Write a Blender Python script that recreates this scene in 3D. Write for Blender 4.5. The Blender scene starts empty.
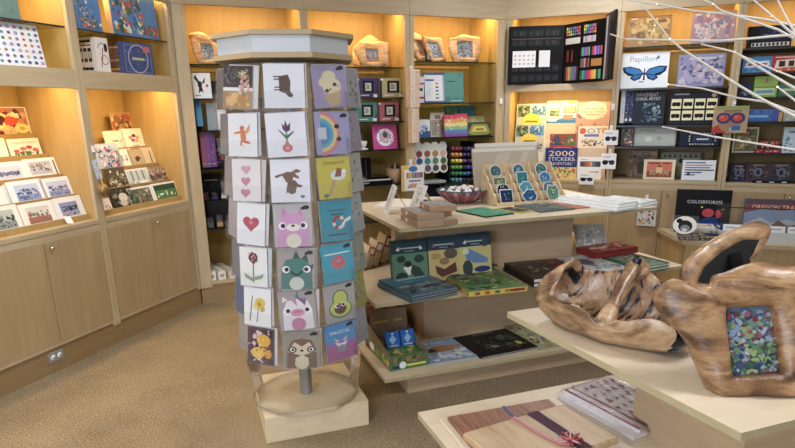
import bpy, math, random
from mathutils import Vector, Matrix, noise
C = bpy.context.scene.collection
PI = math.pi
def R(a): return math.radians(a)

# ------------------------------------------------------------------ camera
FOC, CX, CY, HC = 598.0, 397.5, 280.0, 1.5
PITCH, ROLL = math.atan(168 / FOC), R(1.0)
FW = Vector((0, math.cos(PITCH), -math.sin(PITCH)))
r0 = Vector((1, 0, 0)); u0 = r0.cross(FW)
RT = math.cos(ROLL) * r0 - math.sin(ROLL) * u0
UP = math.sin(ROLL) * r0 + math.cos(ROLL) * u0
EYE = Vector((0, 0, HC))
cam = bpy.data.cameras.new('camera'); camo = bpy.data.objects.new('camera', cam); C.objects.link(camo)
m = Matrix((RT, UP, -FW)).transposed().to_4x4(); m.translation = EYE
camo.matrix_world = m
cam.sensor_fit = 'HORIZONTAL'; cam.sensor_width = 36; cam.lens = FOC * 36 / 795
cam.shift_y = (CY - 224) / 795; cam.clip_start = .05
bpy.context.scene.camera = camo

def ray(x, y): return RT * ((x - CX) / FOC) + UP * ((CY - y) / FOC) + FW
def at(x, y, z):                       # pixel -> point on the level plane z
    d = ray(x, y); return EYE + d * ((z - HC) / d.z)
def above(x, y, gx, gy):               # height of a pixel over the ground point (gx, gy)
    d = ray(x, y); t = (gx * d.x + gy * d.y) / (d.x ** 2 + d.y ** 2); return HC + d.z * t
class Frame:                           # an upright plane: u along, w behind it, z up
    def __init__(s, o, ang):
        s.o = Vector((o[0], o[1], 0)); s.a = R(ang)
        s.d = Vector((math.cos(s.a), math.sin(s.a), 0)); s.n = Vector((-s.d.y, s.d.x, 0))
    def P(s, u, w, z): return s.o + s.d * u + s.n * w + Vector((0, 0, z))
    def px(s, x, y, w=0):
        d = ray(x, y); o = s.o + s.n * w
        p = EYE + d * ((o - EYE).dot(s.n) / d.dot(s.n)); return (p - s.o).dot(s.d), p.z
WL = Frame((-1.61, 4.712), 70); WB = Frame((-1.61, 4.712), 23); WR = Frame((1.03, 5.833), -21)
G = Frame((0, 0), 19.5)

# --------------------------------------------------------------- materials
def lin(c): return c / 12.92 if c <= .04045 else ((c + .055) / 1.055) ** 2.4
def col(c):
    if isinstance(c, str):
        c = c.lstrip('#'); return tuple(lin(int(c[i:i + 2], 16) / 255) for i in (0, 2, 4))
    return c
MATS = {}
def newmat(name):
    M = bpy.data.materials.new(name); M.use_nodes = True; MATS[name] = M
    nt = M.node_tree; return M, nt, nt.nodes['Principled BSDF']
def flat(name, c, rough=.5, metal=0, spec=.5):
    M, nt, b = newmat(name); b.inputs['Base Color'].default_value = (*col(c), 1)
    b.inputs['Roughness'].default_value = rough; b.inputs['Metallic'].default_value = metal
    b.inputs['Specular IOR Level'].default_value = spec; return M
def ramp(nt, fac, stops):
    r = nt.nodes.new('ShaderNodeValToRGB'); e = r.color_ramp.elements
    while len(e) < len(stops): e.new(.5)
    for i, (p, c) in enumerate(stops): e[i].position = p; e[i].color = (*col(c), 1)
    nt.links.new(fac, r.inputs[0]); return r.outputs[0]
def coords(nt, scale, kind='Object', rot=(0, 0, 0)):
    t = nt.nodes.new('ShaderNodeTexCoord'); mp = nt.nodes.new('ShaderNodeMapping')
    mp.inputs['Scale'].default_value = scale; mp.inputs['Rotation'].default_value = rot
    nt.links.new(t.outputs[kind], mp.inputs[0]); return mp.outputs[0]
def tex(nt, v, scale, detail=4, rough=.6, dist=0):
    n = nt.nodes.new('ShaderNodeTexNoise'); n.inputs['Scale'].default_value = scale
    n.inputs['Detail'].default_value = detail; n.inputs['Roughness'].default_value = rough
    n.inputs['Distortion'].default_value = dist; nt.links.new(v, n.inputs['Vector']); return n.outputs['Fac']
def wood(name, c0, c1, scale=(9, 9, .8), rough=.42, s=3, dist=.6, bump=0):
    M, nt, b = newmat(name); v = coords(nt, scale); f = tex(nt, v, s, 5, .6, dist)
    nt.links.new(ramp(nt, f, [(.3, c0), (.7, c1)]), b.inputs['Base Color'])
    b.inputs['Roughness'].default_value = rough; return M
wood('maple_frame', '#b09d7c', '#bfae8e'); wood('maple_rail', '#b09d7c', '#bfae8e', (.9, 9, 9))
wood('maple_door', '#a48d68', '#b29b76', (5, 5, .7), .38)
wood('maple_inside', '#ad8f58', '#b99b64', (6, 6, .8), .5)
wood('maple_kick', '#8c7350', '#9a815c', (2, 2, 14), .45)
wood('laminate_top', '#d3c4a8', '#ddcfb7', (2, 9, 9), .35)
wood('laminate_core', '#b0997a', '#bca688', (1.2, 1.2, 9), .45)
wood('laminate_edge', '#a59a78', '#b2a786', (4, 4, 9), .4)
wood('plinth_wood', '#d3c2a0', '#decfb0', (3, 3, 7), .4)
wood('light_wood', '#cbb48f', '#dcc7a3', (10, 10, 2), .5)
wood('pad_wood', '#9a7c60', '#ae9074', (3, 3, 20), .6)
wood('walnut', '#6a4030', '#a5765a', (32, 2, 3), .45)
wood('ash_board', '#a98a66', '#cdb694', (14, 2, 3), .42, 2, 1.0)
wood('purpleheart', '#402030', '#593043', (20, 3, 3), .7)
def burl(name, cs, s, rough=.3, st=(1, 1, 2.6)):
    M, nt, b = newmat(name); v = coords(nt, st); f = tex(nt, v, s, 5, .55, 1.6); f2 = tex(nt, v, s * 9, 4, .65, .8)
    mx = nt.nodes.new('ShaderNodeMix'); mx.data_type = 'FLOAT'; mx.inputs[0].default_value = .22
    nt.links.new(f, mx.inputs[2]); nt.links.new(f2, mx.inputs[3])
    c = ramp(nt, mx.outputs[0], cs); f3 = tex(nt, v, s * .55, 3, .5, .5)
    dk = nt.nodes.new('ShaderNodeMix'); dk.data_type = 'RGBA'; dk.blend_type = 'MULTIPLY'; dk.inputs[0].default_value = 1
    nt.links.new(c, dk.inputs[6]); nt.links.new(ramp(nt, f3, [(.32, '#8a7468'), (.5, '#f2ece6'), (.7, '#ffffff')]), dk.inputs[7])
    nt.links.new(dk.outputs[2], b.inputs['Base Color'])
    b.inputs['Roughness'].default_value = rough; b.inputs['Coat Weight'].default_value = .2; b.inputs['Coat Roughness'].default_value = .2
    bp = nt.nodes.new('ShaderNodeBump'); bp.inputs['Strength'].default_value = .3; bp.inputs['Distance'].default_value = .006
    nt.links.new(f2, bp.inputs['Height']); nt.links.new(bp.outputs[0], b.inputs['Normal']); return M
burl('burl_dark', [(.32, '#4f3a26'), (.42, '#86674a'), (.52, '#a88662'), (.66, '#c4a680')], 8, .34)
burl('burl_bowl', [(.3, '#54402e'), (.42, '#8f7154'), (.52, '#b19270'), (.66, '#c9b496')], 8, .22, (.8, 2.2, 2.2))
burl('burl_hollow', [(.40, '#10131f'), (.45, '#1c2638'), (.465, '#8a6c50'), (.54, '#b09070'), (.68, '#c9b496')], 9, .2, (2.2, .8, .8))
burl('burl_light', [(.3, '#b98752'), (.45, '#d6ab74'), (.6, '#e2bd8c'), (.7, '#e8c99e')], 10, .45)
M, nt, b = newmat('resin_wood')
v = coords(nt, (1, 1, 1)); f = tex(nt, v, 16, 4, .6, 1)
nt.links.new(ramp(nt, f, [(.5, '#0c1120'), (.62, '#1d2c48'), (.72, '#9aa4b4')]), b.inputs['Base Color']); b.inputs['Roughness'].default_value = .12
# tweed carpet
M, nt, b = newmat('carpet')
v = coords(nt, (1, 1, 1), 'Object', (0, 0, R(28)))
f1 = tex(nt, v, 120, 2, .8); f2 = tex(nt, v, 3, 3, .5)
w = nt.nodes.new('ShaderNodeTexWave'); w.inputs['Scale'].default_value = 28; w.inputs['Distortion'].default_value = 3.5; w.inputs['Detail'].default_value = 3
w.inputs['Detail Scale'].default_value = 6; nt.links.new(v, w.inputs['Vector'])
a1 = nt.nodes.new('ShaderNodeMath'); a1.operation = 'MULTIPLY_ADD'; a1.inputs[1].default_value = .3; nt.links.new(w.outputs['Fac'], a1.inputs[0]); nt.links.new(f1, a1.inputs[2])
a2 = nt.nodes.new('ShaderNodeMath'); a2.operation = 'MULTIPLY_ADD'; a2.inputs[1].default_value = .25; nt.links.new(f2, a2.inputs[0]); nt.links.new(a1.outputs[0], a2.inputs[2])
nt.links.new(ramp(nt, a2.outputs[0], [(.5, '#4c3f2d'), (.74, '#87775e'), (1.0, '#b0a084')]), b.inputs['Base Color'])
b.inputs['Roughness'].default_value = .95; b.inputs['Specular IOR Level'].default_value = .1
bp = nt.nodes.new('ShaderNodeBump'); bp.inputs['Strength'].default_value = .5; bp.inputs['Distance'].default_value = .004
nt.links.new(f1, bp.inputs['Height']); nt.links.new(bp.outputs[0], b.inputs['Normal'])
flat('white_paint', '#d9d5cb', .8); flat('ceiling_tile', '#dedbd2', .9)
flat('fascia_white', '#c6ccd0', .35); flat('trim_tan', '#b09c78', .5)
flat('black_metal', '#141417', .35); flat('glass_edge', '#17201d', .15)
flat('chrome', '#d0d0d0', .2, 1); flat('white_plastic', '#e8e8e6', .3); flat('steel', '#9a9a98', .4, .6)
flat('bronze', '#8b6f43', .35, .5); flat('dark_plastic', '#1a1b1f', .3); flat('twig_white', '#c9c6bd', .6)
flat('outlet_grey', '#8f8f8d', .4)
def clear(name, c, k, rough=.06, milk=0):
    M, nt, b = newmat(name); nt.nodes.remove(b); out = nt.nodes['Material Output']
    t = nt.nodes.new('ShaderNodeBsdfTransparent'); t.inputs[0].default_value = (*col(c), 1)
    g = nt.nodes.new('ShaderNodeBsdfGlossy'); g.inputs['Roughness'].default_value = rough
    g.inputs['Color'].default_value = (.95, .96, 1, 1)
    fr = nt.nodes.new('ShaderNodeLayerWeight'); fr.inputs['Blend'].default_value = k
    mx = nt.nodes.new('ShaderNodeMixShader'); nt.links.new(fr.outputs['Fresnel'], mx.inputs[0])
    df = nt.nodes.new('ShaderNodeBsdfDiffuse'); df.inputs[0].default_value = (.8, .8, .8, 1)
    m2 = nt.nodes.new('ShaderNodeMixShader'); m2.inputs[0].default_value = milk
    nt.links.new(t.outputs[0], m2.inputs[1]); nt.links.new(df.outputs[0], m2.inputs[2])
    nt.links.new(m2.outputs[0], mx.inputs[1]); nt.links.new(g.outputs[0], mx.inputs[2]); nt.links.new(mx.outputs[0], out.inputs[0]); return M
clear('shelf_glass', '#e6f2ec', .25, .03); clear('clear_plastic', '#fdfdfd', .13, .15, .04); clear('smoky_plastic', '#f6f6f4', .12, .25, .25)
clear('film', '#fdfdfe', .16, .2, .05); clear('acrylic', '#fefefe', .1, .15, .02)
def printed(name, rough):
    M, nt, b = newmat(name); a = nt.nodes.new('ShaderNodeAttribute'); a.attribute_name = 'Col'
    nt.links.new(a.outputs['Color'], b.inputs['Base Color']); b.inputs['Roughness'].default_value = rough; b.inputs['Specular IOR Level'].default_value = .16; return M
printed('print', .4); printed('paper', .75); printed('gloss_print', .18)
def emit(name, c, s):
    M, nt, b = newmat(name); b.inputs['Emission Color'].default_value = (*col(c), 1); b.inputs['Emission Strength'].default_value = s
    b.inputs['Base Color'].default_value = (*col(c), 1); return M
emit('lamp_glow', '#fff4e2', 6); emit('strip_glow', '#ffe6bf', 4); emit('bulb_glow', '#fff0d0', 1.6)

# ------------------------------------------------------------ mesh builder
TXT = {}
def text_mesh(s):
    if s not in TXT:
        cu = bpy.data.curves.new('t', 'FONT'); cu.body = s; cu.resolution_u = 2
        o = bpy.data.objects.new('t', cu); me = o.to_mesh()
        vs = [(v.co.x, v.co.y) for v in me.vertices]; fs = [tuple(p.vertices) for p in me.polygons]
        o.to_mesh_clear(); bpy.data.objects.remove(o); bpy.data.curves.remove(cu)
        x0 = min(v[0] for v in vs); x1 = max(v[0] for v in vs); y0 = min(v[1] for v in vs); y1 = max(v[1] for v in vs)
        TXT[s] = ([((x - x0) / (x1 - x0), (y - y0) / max(y1 - y0, 1e-6)) for x, y in vs], fs)
    return TXT[s]
class MB:
    def __init__(s): s.v = []; s.f = []; s.m = []; s.c = []; s.sm = []; s.mats = []; s.T = None
    def mi(s, name):
        if name not in s.mats: s.mats.append(name)
        return s.mats.index(name)
    def add(s, vs, fs, mat='print', c='#ffffff', smooth=False):
        b = len(s.v); k = s.mi(mat); c = col(c); g_ = .3 * c[0] + .6 * c[1] + .1 * c[2]; c = tuple(x + (g_ - x) * .12 for x in c)
        for p in vs:
            p = Vector(p); s.v.append(s.T @ p if s.T else p)
        for f in fs: s.f.append(tuple(b + i for i in f)); s.m.append(k); s.c.append(c); s.sm.append(smooth)
        return s
    def box(s, x0, x1, y0, y1, z0, z1, mat='print', c='#ffffff'):
        vs = [(x, y, z) for z in (z0, z1) for y in (y0, y1) for x in (x0, x1)]
        return s.add(vs, [(0, 2, 3, 1), (4, 5, 7, 6), (0, 1, 5, 4), (2, 6, 7, 3), (0, 4, 6, 2), (1, 3, 7, 5)], mat, c)
    def prism(s, poly, z0, z1, mat='print', c='#ffffff', sidemat=None):
        n = len(poly); vs = [(x, y, z0) for x, y in poly] + [(x, y, z1) for x, y in poly]
        s.add(vs, [tuple(range(n))[::-1], tuple(range(n, 2 * n))], mat, c)
        return s.add(vs, [(i, (i + 1) % n, n + (i + 1) % n, n + i) for i in range(n)], sidemat or mat, c)
    def lathe(s, prof, seg=24, mat='print', c='#ffffff', o=(0, 0, 0), smooth=True):
        vs = [(o[0] + r * math.cos(2 * PI * i / seg), o[1] + r * math.sin(2 * PI * i / seg), o[2] + z) for r, z in prof for i in range(seg)]
        fs = [(j * seg + i, j * seg + (i + 1) % seg, (j + 1) * seg + (i + 1) % seg, (j + 1) * seg + i) for j in range(len(prof) - 1) for i in range(seg)]
        s.add(vs, fs, mat, c, smooth)
        if prof[0][0] > 1e-5: s.add(vs[:seg], [tuple(range(seg))[::-1]], mat, c)
        if prof[-1][0] > 1e-5: s.add(vs[-seg:], [tuple(range(seg))], mat, c)
        return s
    def tube(s, pts, r, seg=8, mat='print', c='#ffffff'):
        pts = [Vector(p) for p in pts]; n = len(pts); rs = r if isinstance(r, (list, tuple)) else [r] * n
        vs = []
        for i, p in enumerate(pts):
            t = (pts[min(i + 1, n - 1)] - pts[max(i - 1, 0)]).normalized()
            a = t.cross(Vector((0, 0, 1)) if abs(t.z) < .9 else Vector((1, 0, 0))).normalized(); b = t.cross(a)
            vs += [p + (a * math.cos(2 * PI * k / seg) + b * math.sin(2 * PI * k / seg)) * rs[i] for k in range(seg)]
        fs = [(j * seg + i, j * seg + (i + 1) % seg, (j + 1) * seg + (i + 1) % seg, (j + 1) * seg + i) for j in range(n - 1) for i in range(seg)]
        s.add(vs, fs, mat, c, True); s.add(vs[:seg], [tuple(range(seg))[::-1]], mat, c); return s.add(vs[-seg:], [tuple(range(seg))], mat, c)
    def ball(s, o, r, mat='print', c='#ffffff', seg=14):
        rr = r if isinstance(r, (tuple, list)) else (r, r, r); k = seg // 2
        vs = [(o[0] + rr[0] * math.sin(PI * j / k) * math.cos(2 * PI * i / seg), o[1] + rr[1] * math.sin(PI * j / k) * math.sin(2 * PI * i / seg), o[2] + rr[2] * math.cos(PI * j / k)) for j in range(k + 1) for i in range(seg)]
        fs = [(j * seg + i, (j + 1) * seg + i, (j + 1) * seg + (i + 1) % seg, j * seg + (i + 1) % seg) for j in range(k) for i in range(seg)]
        return s.add(vs, fs, mat, c, True)
    # printed artwork on a face: o = lower left corner, ex / ey = the face's edges, nrm = outward
    def art(s, ops, o, ex, ey, nrm, mat='print', eps=.0004):
        o, ex, ey, nrm = map(Vector, (o, ex, ey, nrm)); nrm = nrm.normalized(); asp = ex.length / ey.length
        k = [1]
        def poly(pts, c):
            k[0] += 1; e = nrm * (eps * (.6 + .12 * k[0]))
            vs = [o + ex * x + ey * y + e for x, y in pts]; f = tuple(range(len(vs)))
            if ex.cross(ey).dot(nrm) < 0: f = f[::-1]
            s.add(vs, [f], mat, c)
        def ell(cx, cy, rx, ry, c, n=14, rot=0):
            ca, sa = math.cos(rot), math.sin(rot); ps = []
            for i in range(n):
                a, b = rx * math.cos(2 * PI * i / n), ry * math.sin(2 * PI * i / n) / asp
                x, y = a * ca - b * sa, a * sa + b * ca
                ps.append((cx + x, cy + y * asp))
            poly(ps, c)
        for q in ops:
            t = q[0]
            if t == 'r': poly([(q[1], q[2]), (q[3], q[2]), (q[3], q[4]), (q[1], q[4])], q[5])
            elif t == 'e': ell(q[1], q[2], q[3], q[4], q[5], *(q[6:]))
            elif t == 'p': poly(q[1], q[2])
            elif t == 't':
                vs, fs = text_mesh(q[1]); k[0] += 1; e = nrm * (eps * (.6 + .12 * k[0]))
                cx, cy, w_, h_ = q[2:6]
                s.add([o + ex * (cx + (x - .5) * w_) + ey * (cy + (y - .5) * h_) + e for x, y in vs], fs, mat, q[6])
            elif t == 'arc':
                cx, cy, ra, rb, a0, a1, c = q[1:8]; n = 12
                an = [a0 + (a1 - a0) * i / n for i in range(n + 1)]
                poly([(cx + rb * math.cos(a), cy + rb * math.sin(a) * asp) for a in an] + [(cx + ra * math.cos(a), cy + ra * math.sin(a) * asp) for a in an[::-1]], c)
            elif t == 'b':                     # scattered blots of a busy picture
                x0, y0, x1, y1, pal, n, seed = q[1:8]; sz = (q[8] if len(q) > 8 else .1) * .66; n = int(n * 2.1) + 2; rn = random.Random(seed)
                for i in range(n):
                    rx = sz * rn.uniform(.4, 1) * (x1 - x0); ry = rx * rn.uniform(.5, 1.4)
                    rx = min(rx, (x1 - x0) * .45); ry = min(ry * asp, (y1 - y0) * .45)
                    bx, by = rn.uniform(x0 + rx, x1 - rx), rn.uniform(y0 + ry, y1 - ry); cc = rn.choice(pal); j0 = rn.uniform(0, 6)
                    poly([(bx + rx * q_ * math.cos(j0 + 2 * PI * i / 9), by + ry * q_ * math.sin(j0 + 2 * PI * i / 9)) for i, q_ in enumerate([rn.uniform(.45, 1) for _ in range(9)])], cc)
        return s
    def build(s, name, parent=None, loc=None, rot=None, world=False, bevel=0, sub=0):
        if world and parent is not None:
            iv = ROOT[parent.name]
            s.v = [iv @ p for p in s.v]
        me = bpy.data.meshes.new(name); me.from_pydata([tuple(p) for p in s.v], [], s.f)
        for k in s.mats: me.materials.append(MATS[k])
        me.polygons.foreach_set('material_index', s.m); me.polygons.foreach_set('use_smooth', s.sm)
        a = me.color_attributes.new('Col', 'FLOAT_COLOR', 'CORNER'); buf = []
        for f, c in zip(s.f, s.c): buf += [c[0], c[1], c[2], 1.0] * len(f)
        a.data.foreach_set('color', buf); me.update()
        o = bpy.data.objects.new(name, me); C.objects.link(o)
        if parent is not None: o.parent = parent
        if loc is not None: o.location = loc
        if rot is not None: o.rotation_euler = rot
        if bevel:
            bv = o.modifiers.new('bevel', 'BEVEL'); bv.width = bevel; bv.segments = 2; bv.limit_method = 'ANGLE'
        if sub:
            sb = o.modifiers.new('sub', 'SUBSURF'); sb.levels = sub; sb.render_levels = sub
        return o
ROOT = {}
def tag(o, label, cat, group=None, kind=None):
    o['label'] = label; o['category'] = cat
    if group: o['group'] = group
    if kind: o['kind'] = kind
    return o
def thing(name, label, cat, loc=(0, 0, 0), rz=0, group=None):
    o = bpy.data.objects.new(name, None); C.objects.link(o); o.location = loc; o.rotation_euler = (0, 0, rz); o.empty_display_size = .05
    ROOT[o.name] = (Matrix.Translation(Vector(loc)) @ Matrix.Rotation(rz, 4, 'Z')).inverted()
    return tag(o, label, cat, group)
def struct(o): o['kind'] = 'structure'; return o
# ------------------------------------------------------------------- room
b = MB(); b.box(-4.2, 5.5, -2.5, 8, -.05, 0, 'carpet'); struct(b.build('floor'))
b = MB(); b.box(-4.2, 5.5, -2.5, 8, 2.78, 2.84, 'ceiling_tile'); struct(b.build('ceiling'))
def wallbox(name, F, u0, u1):
    b = MB(); b.box(u0, u1, .53, .6, 0, 2.78, 'white_paint'); struct(b.build(name, loc=F.o, rot=(0, 0, F.a)))
wallbox('wall_left', WL, -7.5, .3); wallbox('wall_back', WB, -.2, 3.05); wallbox('wall_right', WR, -.2, 4.2)

# front wall with a wide window, behind the camera
b = MB(); y0, y1 = -2.5, -2.4
b.box(-4.2, 5.5, y0, y1, 0, .8, 'white_paint'); b.box(-4.2, 5.5, y0, y1, 2.5, 2.78, 'white_paint'); b.box(-4.2, -3.7, y0, y1, .8, 2.5, 'white_paint'); b.box(-.75, 5.5, y0, y1, .8, 2.5, 'white_paint'); struct(b.build('wall_front'))
b = MB()
for x in (-3.7, -2.73, -1.76, -.8): b.box(x, x + .05, y0 + .02, y1 - .02, .8, 2.5, 'white_plastic')
b.box(-3.7, -.75, y0 + .02, y1 - .02, .8, .85, 'white_plastic'); b.box(-3.7, -.75, y0 + .02, y1 - .02, 2.45, 2.5, 'white_plastic'); wn = struct(b.build('window_1'))
b = MB(); b.box(-3.66, -.8, -2.455, -2.45, .85, 2.45, 'shelf_glass'); b.build('window_pane', wn)
def area(name, loc, rot, sx, sy, power, c):
    l = bpy.data.lights.new(name, 'AREA'); l.shape = 'RECTANGLE'; l.size = sx; l.size_y = sy; l.energy = power; l.color = col(c)
    o = bpy.data.objects.new(name, l); C.objects.link(o); o.location = loc; o.rotation_euler = rot; return o
WARM, COOL = '#ffd692', '#f6f8ff'
area('daylight through the window', (-2.2, -2.36, 1.65), (R(90), 0, 0), 2.8, 1.6, 150, '#e6eeff')
# built-in cabinets -------------------------------------------------------
HZ = 2.285
def bay(F, u0, u1, sl, sr, label, upper_shelves=(), shelves=(), deck=None, rail=None, doors=(), shelf_mat='glass', light=9, low_light=0, bottom=.18, knob=(), kick=True):
    uc = (u0 + u1) / 2; t = thing('display_cabinet', label, 'cabinet', F.P(uc, 0, 0), F.a, 'built-in maple cabinets round the shop')
    a, z = u0 - uc + .0006, u1 - uc - .0006; D = .51; f = .03
    b = MB()
    b.box(a, a + sl, 0, f, .13, HZ, 'maple_frame'); b.box(z - sr, z, 0, f, .13, HZ, 'maple_frame')
    b.box(a, z, -.004, f, HZ, 2.775, 'maple_rail')
    b.build('face_frame', t, bevel=.003)
    b = MB(); b.box(a + sl - .018, a + sl, f, D, .13, 2.42, 'maple_inside'); b.box(z - sr, z - sr + .018, f, D, .13, 2.42, 'maple_inside')
    b.box(a + sl, z - sr, f, D, 2.42, 2.44, 'maple_inside'); b.build('side_panel', t)
    b = MB(); b.box(a + sl - .018, z - sr + .018, D, D + .015, .13, 2.44, 'maple_inside'); b.build('back_panel', t)
    if kick:
        b = MB(); b.box(a, z, .012, .04, 0, .155, 'maple_kick'); b.build('toe_kick', t)
    x0, x1 = a + sl, z - sr
    b = MB(); b.box(x0, x1, 0, D, bottom - .025, bottom, 'maple_frame'); b.build('bottom_panel', t)
    for q in upper_shelves + shelves:
        b = MB()
        if shelf_mat == 'glass' or q in upper_shelves: b.prism([(x0, .03), (x1, .03), (x1, D - .02), (x0, D - .02)], q - .009, q, 'shelf_glass', sidemat='glass_edge')
        else: b.box(x0, x1, .03, D - .01, q - .016, q, 'dark_plastic')
        b.build('shelf', t)
    if deck:
        b = MB(); b.box(x0, x1, -.004, D, deck - .03, deck, 'maple_rail'); b.box(x0, x1, 0, f, .79, deck - .03, 'maple_rail'); b.build('deck', t, bevel=.003)
    if rail:
        b = MB(); b.box(x0, x1, 0, f, rail[0], rail[1], 'maple_rail'); b.box(x0, x1, f, D, rail[1] - .02, rail[1], 'maple_inside'); b.build('rail', t, bevel=.003)
    if doors:
        b = MB(); b.box(x0, x1, .021, f, .13, .79, 'maple_frame'); b.build('front_panel', t)
    for i, (d0, d1) in enumerate(doors):
        b = MB(); b.box(d0 - uc, d1 - uc, -.002, .02, .175, .79, 'maple_door'); d = b.build('door', t, bevel=.002)
        if i in knob or (d0 in knob):
            k = d1 if i % 2 == 0 else d0
            kb = MB(); kx = knob[d0] - uc
            kb.T = Matrix.Translation((kx, -.002, .755)) @ Matrix.Rotation(R(90), 4, 'X')
            kb.lathe([(.006, 0), (.006, .008), (.012, .014), (.011, .02), (.004, .024), (0, .024)], 14, 'chrome')
            o = kb.build('knob', d)
    b = MB(); b.box(x0 + .03, x1 - .03, .045, .085, 2.37, 2.395, 'strip_glow'); b.build('strip_light', t)
    m = F.P((u0 + u1) / 2, .12, 2.36)
    area('cabinet lamp', m, (R(12), 0, F.a), (x1 - x0) * .85, .05, light * .85, WARM)
    if low_light:
        b = MB(); b.box(x0 + .03, x1 - .03, .045, .085, rail[1] - .045, rail[1] - .025, 'strip_glow'); b.build('strip_light', t)
        area('cabinet lamp', F.P((u0 + u1) / 2, .12, rail[1] - .05), (R(12), 0, F.a), (x1 - x0) * .85, .05, low_light * .85, WARM)
    return t
bay(WL, -2.72, -1.80, .03, .03, 'maple cabinet bay cut off by the left edge of the photo', (2.025,), deck=.865, rail=(1.67, 1.78), doors=((-2.68, -2.25), (-2.25, -1.84)), low_light=5)
bay(WL, -1.80, -.90, .03, .03, 'maple cabinet bay with the dotted print above and lake photo cards below', (2.025,), deck=.865, rail=(1.67, 1.78), doors=((-1.765, -1.352), (-1.348, -.935)), low_light=6, knob={-1.348: -1.31})
bay(WL, -.90, 0, .03, .04, 'maple cabinet bay with floral boxes above and mixed greeting cards below', (2.025,), deck=.865, rail=(1.67, 1.78), doors=((-.865, -.457), (-.453, -.045)), low_light=6, knob={-.453: -.42})
bay(WB, 0, .985, .09, .03, 'narrow open shelf bay in the corner left of the card spinner', (1.875, 1.625, 1.386, 1.09), (.61,), light=7)
bay(WB, .985, 1.90, .03, .043, 'open shelf bay behind the spinner holding the boxed mugs', (1.87, 1.622, 1.422, 1.18), (.876, .55), light=8)
bay(WB, 1.90, 2.868, .043, .09, 'open shelf bay holding the teal book and paint palettes', (1.922, 1.573, 1.268), (.854, .55), light=8)
bay(WR, 0, .975, .05, .025, 'bay with the black art case above and the lit alcove of activity books', (), deck=.865, rail=(1.66, 1.72), doors=((.055, .498), (.502, .945)), light=6, low_light=7)
bay(WR, .975, 1.89, .028, .03, 'bay of puzzles and games with the butterfly box', (2.003,), (1.662, 1.352, 1.167), deck=.875, doors=((1.005, 1.428), (1.432, 1.855)), shelf_mat='dark', light=7, knob={1.432: 1.475})
bay(WR, 1.89, 2.86, .03, .05, 'bay at the far right holding the candy boxes', (), (1.95, 1.76, 1.564, 1.37, 1.115), deck=.87, doors=((1.925, 2.37), (2.374, 2.80)), shelf_mat='dark', light=6, knob={2.374: 2.41})
# corner fillers where the runs of cabinets meet
# low bench in front of the right-hand doors
bc = [at(657, 227, .46), at(683, 240.5, .46), at(795, 245, .46)]
bc[0] -= WR.n * .02; e = WR.d.copy(); bc2 = bc[1] + e * 1.9
bq = [bc[1], bc2, bc2 + (bc[0] - bc[1]), bc[0]]
t = thing('display_bench', 'low maple bench under the right-hand cabinets holding large boxed games', 'bench', (bq[0] + bq[2]) / 2 - Vector((0, 0, .46)))
b = MB(); b.prism([(p.x, p.y) for p in bq], .425, .46, 'maple_frame'); b.build('bench_top', t, world=True, bevel=.003)
b = MB(); c = sum(bq, Vector()) / 4; b.prism([tuple((c + (p - c) * .97).xy) for p in bq], 0, .425, 'maple_door'); b.build('bench_body', t, world=True)

# wall outlet on the toe kick
u, z = WL.px(56, 356.5, .012)
t = thing('wall_outlet', 'grey double socket plate set in the toe kick under the left cabinets', 'outlet', WL.P(u, .012, z - .03), WL.a)
b = MB(); b.box(-.052, .052, -.006, 0, 0, .066, 'outlet_grey'); b.build('cover_plate', t, bevel=.003)
for k in (-1, 1):
    b = MB(); b.T = Matrix.Translation((k * .023, -.006, .033)) @ Matrix.Rotation(R(90), 4, 'X'); b.lathe([(.017, 0), (.016, .004), (0, .004)], 16, 'white_plastic')
    b.box(-.008, -.005, -.006, .006, .004, .005, 'dark_plastic'); b.box(.005, .008, -.006, .006, .004, .005, 'dark_plastic'); b.build('socket', t)

# ceiling lamps (above the frame)
for i, (x, y) in enumerate([(1.9, 1.0), (-1.2, 2.7), (1.5, 4.6), (-.9, .2)]):
    t = thing('ceiling_lamp', 'square white ceiling light panel above the shop floor', 'lamp', (x, y, 2.78), R(19.5), 'ceiling light panels')
    b = MB(); b.box(-.31, .31, -.31, .31, -.03, 0, 'white_plastic'); b.build('lamp_frame', t)
    b = MB(); b.box(-.28, .28, -.28, .28, -.034, -.03, 'lamp_glow'); b.build('diffuser', t)
    area('ceiling lamp', (x, y, 2.73), (0, 0, R(19.5)), .55, .55, (36, 25, 26, 16)[i], COOL)

# ------------------------------------------------------ display tables
def gp(t, n): return tuple((G.d * t + G.n * n).xy)
def grect(t0, t1, n0, n1): return [gp(t0, n0), gp(t1, n0), gp(t1, n1), gp(t0, n1)]
def slab(t, name, r, z0, z1, mat='laminate_top', edge='laminate_edge', bevel=.003):
    b = MB(); b.prism(r, z0, z1, mat, sidemat=edge); return b.build(name, t, world=True, bevel=bevel)
p = gp(1.95, 3.5)
t = thing('display_table', 'tiered birch display table with three levels in the middle of the shop', 'table', (p[0], p[1], 0), G.a, 'tiered birch display tables')
slab(t, 'tabletop', grect(1.063, 2.78, 2.957, 3.97), .88, .9)
slab(t, 'shelf', grect(.865, 2.886, 2.795, 4.13), .53, .55)
slab(t, 'shelf', grect(.89, 2.95, 2.735, 4.19), .13, .15)
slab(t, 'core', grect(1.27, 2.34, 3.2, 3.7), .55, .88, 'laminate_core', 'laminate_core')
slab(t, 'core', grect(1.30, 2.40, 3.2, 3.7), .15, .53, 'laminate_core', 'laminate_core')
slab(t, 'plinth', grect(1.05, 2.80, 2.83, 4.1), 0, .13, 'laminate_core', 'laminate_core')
b = MB(); b.prism(grect(1.13, 1.20, 3.22, 3.29), .55, .88, 'laminate_core'); b.build('leg', t, world=True)
p = gp(1.8, 1.14)
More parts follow.
